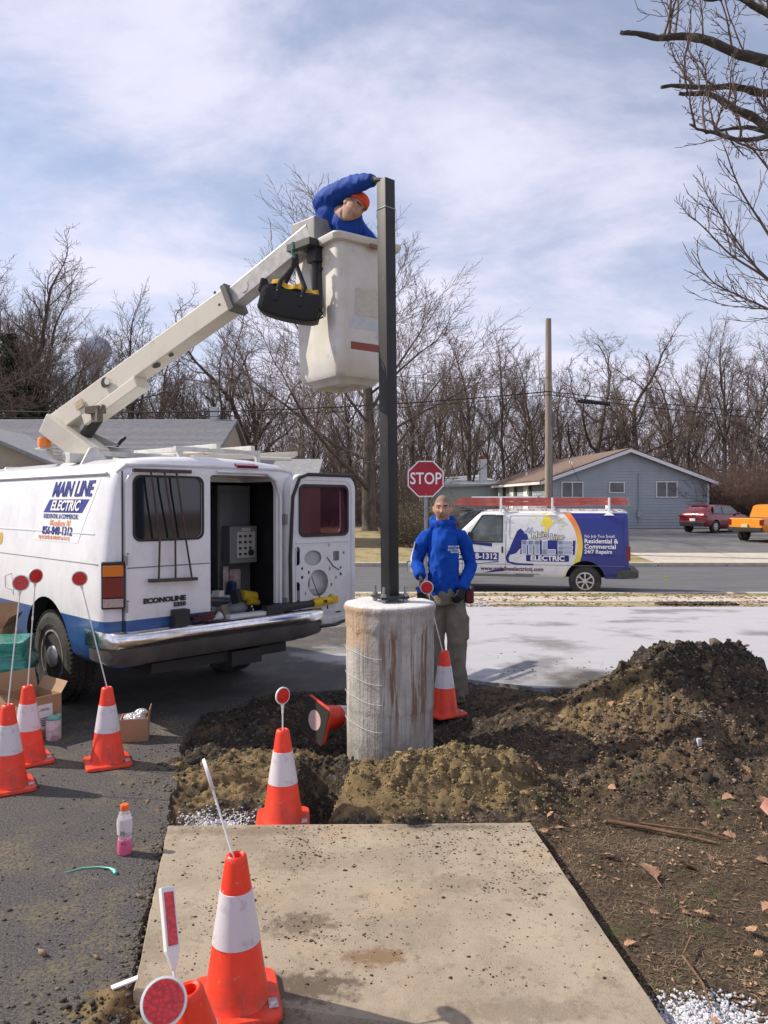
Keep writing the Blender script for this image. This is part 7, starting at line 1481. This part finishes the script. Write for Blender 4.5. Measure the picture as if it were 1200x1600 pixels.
for A_ in legs:
    x_, y_ = A_[2][0], A_[2][1]; bt_ = MB(); bt_.tube([(x_, y_ + .02, .15), (x_, y_ + .015, .06)], [(.052, .06), (.050, .062)], 14); bt_.tube([(x_, y_ + .065, .048), (x_, y_ - .04, .052), (x_, y_ - .12, .048), (x_, y_ - .185, .038)], [(.038, .046), (.044, .052), (.048, .044), (.034, .028)], 14); bt_.box((x_, y_ - .055, .012), (.088, .27, .024))
    organic('boot', bt_, .006, [boot_m], man, 3, .002, 30)
g1 = hand(frame3(armR[2], (.02, -.45, -.85), (-.9, .1, -.1)), glove_m, 'glove', man, -1, .42); g2 = hand(frame3(armL[2], (-.45, -.35, -.80), (.5, -.9, .1)), glove_m, 'glove', man, -1, .5)
MB().box((.222, -.04, .905), (.07, .11, .15)).build('tool_pouch', mat('maroon_pouch', (.11, .02, .025), .7), man, bevel=.02); MB().box((-.20, -.06, .90), (.06, .09, .12)).build('tool_pouch', glove_m, man, bevel=.02)
MB().tube([(-.235, -.10, .97), (-.20, -.12, .93)], [.018, .012], 8).build('blue_rag', jack_m, man); MB().tube([(.16, -.155, .955), (.10, -.165, .95)], .004, 6).tube([(.215, -.10, .99), (.222, -.11, .96)], .012, 8).build('key_ring', galv, man)
# --- man in the bucket ---
bm_ = empty('person', (0, 0, 0), 0, 'man in blue jacket and orange beanie leaning from the bucket over the post', 'person')
upv = Vector((.62, .02, .72)).normalized(); fc_ = Vector((.58, -.70, -.42)); fc_ = (fc_ - upv * fc_.dot(upv)).normalized(); yv = -fc_; xv = yv.cross(upv)
hc = wp(552, 327, 5.55); HB = Matrix((xv, yv, upv)).transposed().to_4x4(); HB.translation = hc; HB = HB @ Matrix.Scale(.93, 4)
b = headmesh(HB); nk = Vector((-.34, 5.70, 3.84)); b.tube([nk, hc - upv * .06 + yv * .01], [.06, .055], 14)
b.tube([(-.30, 5.90, 3.45), (-.36, 5.86, 3.70), (-.38, 5.76, 3.88), nk], [(.13, .10), (.13, .10), (.13, .09), (.055, .05)], 18)
aR = [Vector((-.405, 5.68, 3.935)), Vector((-.22, 5.48, 3.955)), Vector((-.072, 5.345, 3.935))]; aL = [Vector((-.27, 5.84, 3.84)), Vector((-.08, 5.82, 3.62)), Vector((-.08, 5.95, 3.45))]
for A_ in (aR, aL): b.tube(A_, [.042, .038, .026], 12)
for s_ in (-1, 1): b.tube([(-.28 + s_ * .05, 5.92 - s_ * .06, 3.46), (-.25 + s_ * .06, 5.84 - s_ * .07, 3.08), (-.25 + s_ * .06, 5.86 - s_ * .07, 2.72)], [.07, .05, .04], 10)
bb = organic('body', b, .0065, [skin, hairm, stub, lip, browm], bm_, 2); paint_head(bb, HB); eyes(HB, bm_)
h = MB(); h.tube([(-.30, 5.92, 3.40), (-.33, 5.89, 3.58), (-.375, 5.82, 3.76), (-.39, 5.75, 3.90), (-.36, 5.70, 3.965)], [(.14, .12), (.155, .135), (.160, .14), (.150, .12), (.09, .08)], 26)
h.tube([aR[0] + Vector((-.06, .07, -.03)), aR[0], aR[0].lerp(aR[1], .5), aR[1], aR[1].lerp(aR[2], .5), aR[2]], [.088, .084, .076, .066, .056, .042], 18); h.tube([aL[0] + Vector((-.08, -.02, .02)), aL[0], aL[1], aL[2]], [.09, .08, .068, .05], 16)
h.ball(tuple(aR[0]), .084, 14, 8); h.tube([nk + Vector((-.02, .02, -.03)), nk + Vector((.05, -.03, .012))], [.085, .072], 14)
h.ball((-.27, 5.68, 3.76), (.12, .12, .14), 14, 10)
organic('jacket', h, .010, [jack_m], bm_, 4, .005, 13, (1, 1, 1))
tr_ = MB(); tr_.tube([(-.29, 5.92, 3.48), (-.28, 5.91, 3.36)], [(.14, .12), (.145, .125)], 18)
for s_ in (-1, 1): tr_.tube([(-.28 + s_ * .05, 5.91 - s_ * .06, 3.42), (-.25 + s_ * .06, 5.84 - s_ * .07, 3.08), (-.25 + s_ * .06, 5.86 - s_ * .07, 2.70)], [.085, .07, .065], 14)
organic('trousers', tr_, .012, [trou], bm_, 4, .006, 9)
hg = frame3(aR[2] + Vector((-.005, .0, -.005)), (.80, -.12, -.12), (.15, .1, 1)); hand(hg, gglove, 'glove', bm_, 1, .62)
# beanie
cp = MB(); rg = []
for k in range(9):
    t_ = k / 8 * (pi / 2); rg.append([HB @ Vector((.086 * cos(a) * cos(t_) ** .8, .110 * sin(a) * cos(t_) ** .8 + .008 + .006 * 0, .044 + .018 * sin(a) * -1 * (1 - k / 8) + .092 * sin(t_))) for a in np.linspace(0, 2 * pi, 28, endpoint=False)])
rg.insert(0, [HB @ Vector((.080 * cos(a), .103 * sin(a) + .008, .042 - .018 * sin(a))) for a in np.linspace(0, 2 * pi, 28, endpoint=False)])
cp.loft(rg).build('beanie', mat('orange_knit', (.80, .10, .03), .9, bump=.6, bscale=150), bm_, smooth=60)

# ================= CARS BEHIND =================
def car(name, label, loc, rz, paint, st_, W2, wheels, wr, side_win, rear_win=None, front_win=None, extra=None):
    t = empty(name, loc, rz, label, 'car'); rings = []
    for (y, zb, belt, top, wt, wb) in st_:
        half = [(0, zb), (W2 * wb * .93, zb), (W2 * wb, zb + .16), (W2 * wb, (zb + belt) / 2 + .08), (W2 * wb * .97, belt), (W2 * wt + .02, belt + (top - belt) * .55), (W2 * wt, top - .05 * (top - belt > .2)), (W2 * wt * .85, top), (0, top + .01)]
        rings.append([(x, y, z) for x, z in half] + [(-x, y, z) for x, z in half[-2:0:-1]])
    bd_ = MB().loft(rings).build('body', [paint, black_plastic], t)
    for y in wheels:
        for sx in (-1, 1): boolean(bd_, cyl_cut(sx * W2 * .70, sx * (W2 + .2), y, wr, wr * 1.17, black_plastic, 28))
    sharp(bd_.data, 30)
    for y in wheels:
        for sx in (-1, 1): wheel(t, sx * (W2 - .115), y, sx, wr, 'cover', .21)
    for poly, x0, x1 in side_win:
        for sx in (-1, 1):
            mb = MB(); zs_ = [p[1] for p in poly]; lo, hi = min(zs_), max(zs_)
            f = lambda p, o_: (sx * (x0 + (x1 - x0) * (p[1] - lo) / (hi - lo) + o_), p[0], p[1])
            mb.loft([[f(p, -.02) for p in poly], [f(p, .012) for p in poly]]).build('window', gl, t)
    return t
redp = mat('red_car_paint', (.17, .008, .016), .25, coat=.8, metal=.2); orp = mat('orange_car_paint', (.75, .25, .02), .3, coat=.7); dkp = mat('dark_car_paint', (.03, .035, .04), .25, coat=.8)
suv = [(0, .42, .80, .92, .70, .90), (.06, .36, .95, 1.06, .76, .97), (.25, .34, 1.00, 1.26, .76, 1), (.55, .32, 1.0, 1.48, .74, 1), (1.1, .30, 1.0, 1.54, .74, 1), (2.3, .28, .98, 1.53, .74, 1), (2.75, .28, .97, 1.40, .76, 1), (3.25, .28, .96, 1.05, .82, 1), (3.9, .30, .86, .93, .82, .98), (4.25, .34, .72, .80, .80, .93), (4.38, .42, .60, .66, .75, .85)]
def suv_car(label, loc, rz, p):
    t = car('parked_car', label, loc, rz, p, suv, .90, (.82, 3.45), .34, [([(1.55, 1.03), (2.95, 1.03), (2.45, 1.42), (1.55, 1.46)], .875, .73), ([(.62, 1.08), (1.48, 1.04), (1.48, 1.46), (.85, 1.44)], .875, .73)])
    plate('rear_window', [[(-.60, 0), (.60, 0), (.50, .40), (-.50, .40)]], .02, frame((0, .165, 1.08), (1, 0, 0), (0, .62, .78)), gl, t)
    plate('windshield', [[(-.66, 0), (.66, 0), (.56, .62), (-.56, .62)]], .02, frame((0, 3.20, 1.07), (1, 0, 0), (0, -.72, .62)), gl, t)
    for sx in (-1, 1): MB().box((sx * .70, .03, .93), (.34, .12, .09)).build('tail_light', MATS['red_lens'], t, bevel=.02); MB().box((sx * .66, 4.22, .70), (.3, .14, .10)).build('headlight', MATS['clear_lens'], t, bevel=.02)
    MB().box((0, .02, .48), (1.5, .14, .22)).build('rear_bumper', black_plastic, t, bevel=.02); MB().box((0, .0, .72), (.34, .03, .15)).build('number_plate', whites, t); MB().box((0, .62, 1.56), (1.1, .28, .03)).build('spoiler', p, t)
    for sx in (-1, 1): MB().box((sx * .97, 2.85, 1.05), (.16, .10, .12)).build('mirror', p, t, bevel=.02)
    return t
ysuv = 42.2; suv_car('red compact sport utility car parked beside the grey house', (16.95, ysuv, float(zprof(42)) + .0), radians(-56), redp)
suv_car('dark car parked across the street, roof showing behind the far van', (3.1, 34.5, -.14), radians(-80), dkp)
trk = [(0, .62, 1.02, 1.06, .90, .95), (.05, .58, 1.06, 1.10, .92, 1), (.3, .46, 1.08, 1.12, .92, 1), (1.45, .42, 1.08, 1.12, .92, 1), (1.50, .42, 1.06, 1.70, .76, 1), (1.75, .42, 1.06, 1.75, .75, 1), (2.9, .40, 1.05, 1.75, .75, 1), (3.35, .40, 1.05, 1.50, .78, 1), (3.85, .40, 1.05, 1.14, .84, 1), (4.7, .42, .98, 1.08, .84, .98), (5.0, .46, .85, .95, .82, .95), (5.07, .55, .75, .80, .8, .9)]
tk = car('pickup_truck', 'orange pickup truck cut by the right edge of the photo', (16.75, 35.6, float(zprof(35.6))), radians(-62), orp, trk, .92, (1.0, 4.1), .37, [([(2.65, 1.10), (3.65, 1.10), (3.25, 1.55), (2.65, 1.64)], .90, .755), ([(1.72, 1.10), (2.58, 1.10), (2.58, 1.64), (1.80, 1.64)], .90, .755)])
MB().box((0, .80, 1.10), (1.5, 1.25, .06)).build('bed_liner', black_plastic, tk); plate('rear_window', [[(-.60, 0), (.60, 0), (.54, .42), (-.54, .42)]], .02, frame((0, 1.49, 1.2), (1, 0, 0), (0, .1, 1)), gl, tk)
for sx in (-1, 1): MB().box((sx * .83, .03, .92), (.17, .12, .26)).build('tail_light', MATS['red_lens'], tk, bevel=.02)
MB().box((0, -.02, .60), (1.75, .16, .18)).build('rear_bumper', black_plastic, tk, bevel=.02); MB().box((0, -.02, .76), (.32, .13, .15)).build('number_plate', mat('plate_yellow', (.5, .45, .25), .6), tk)
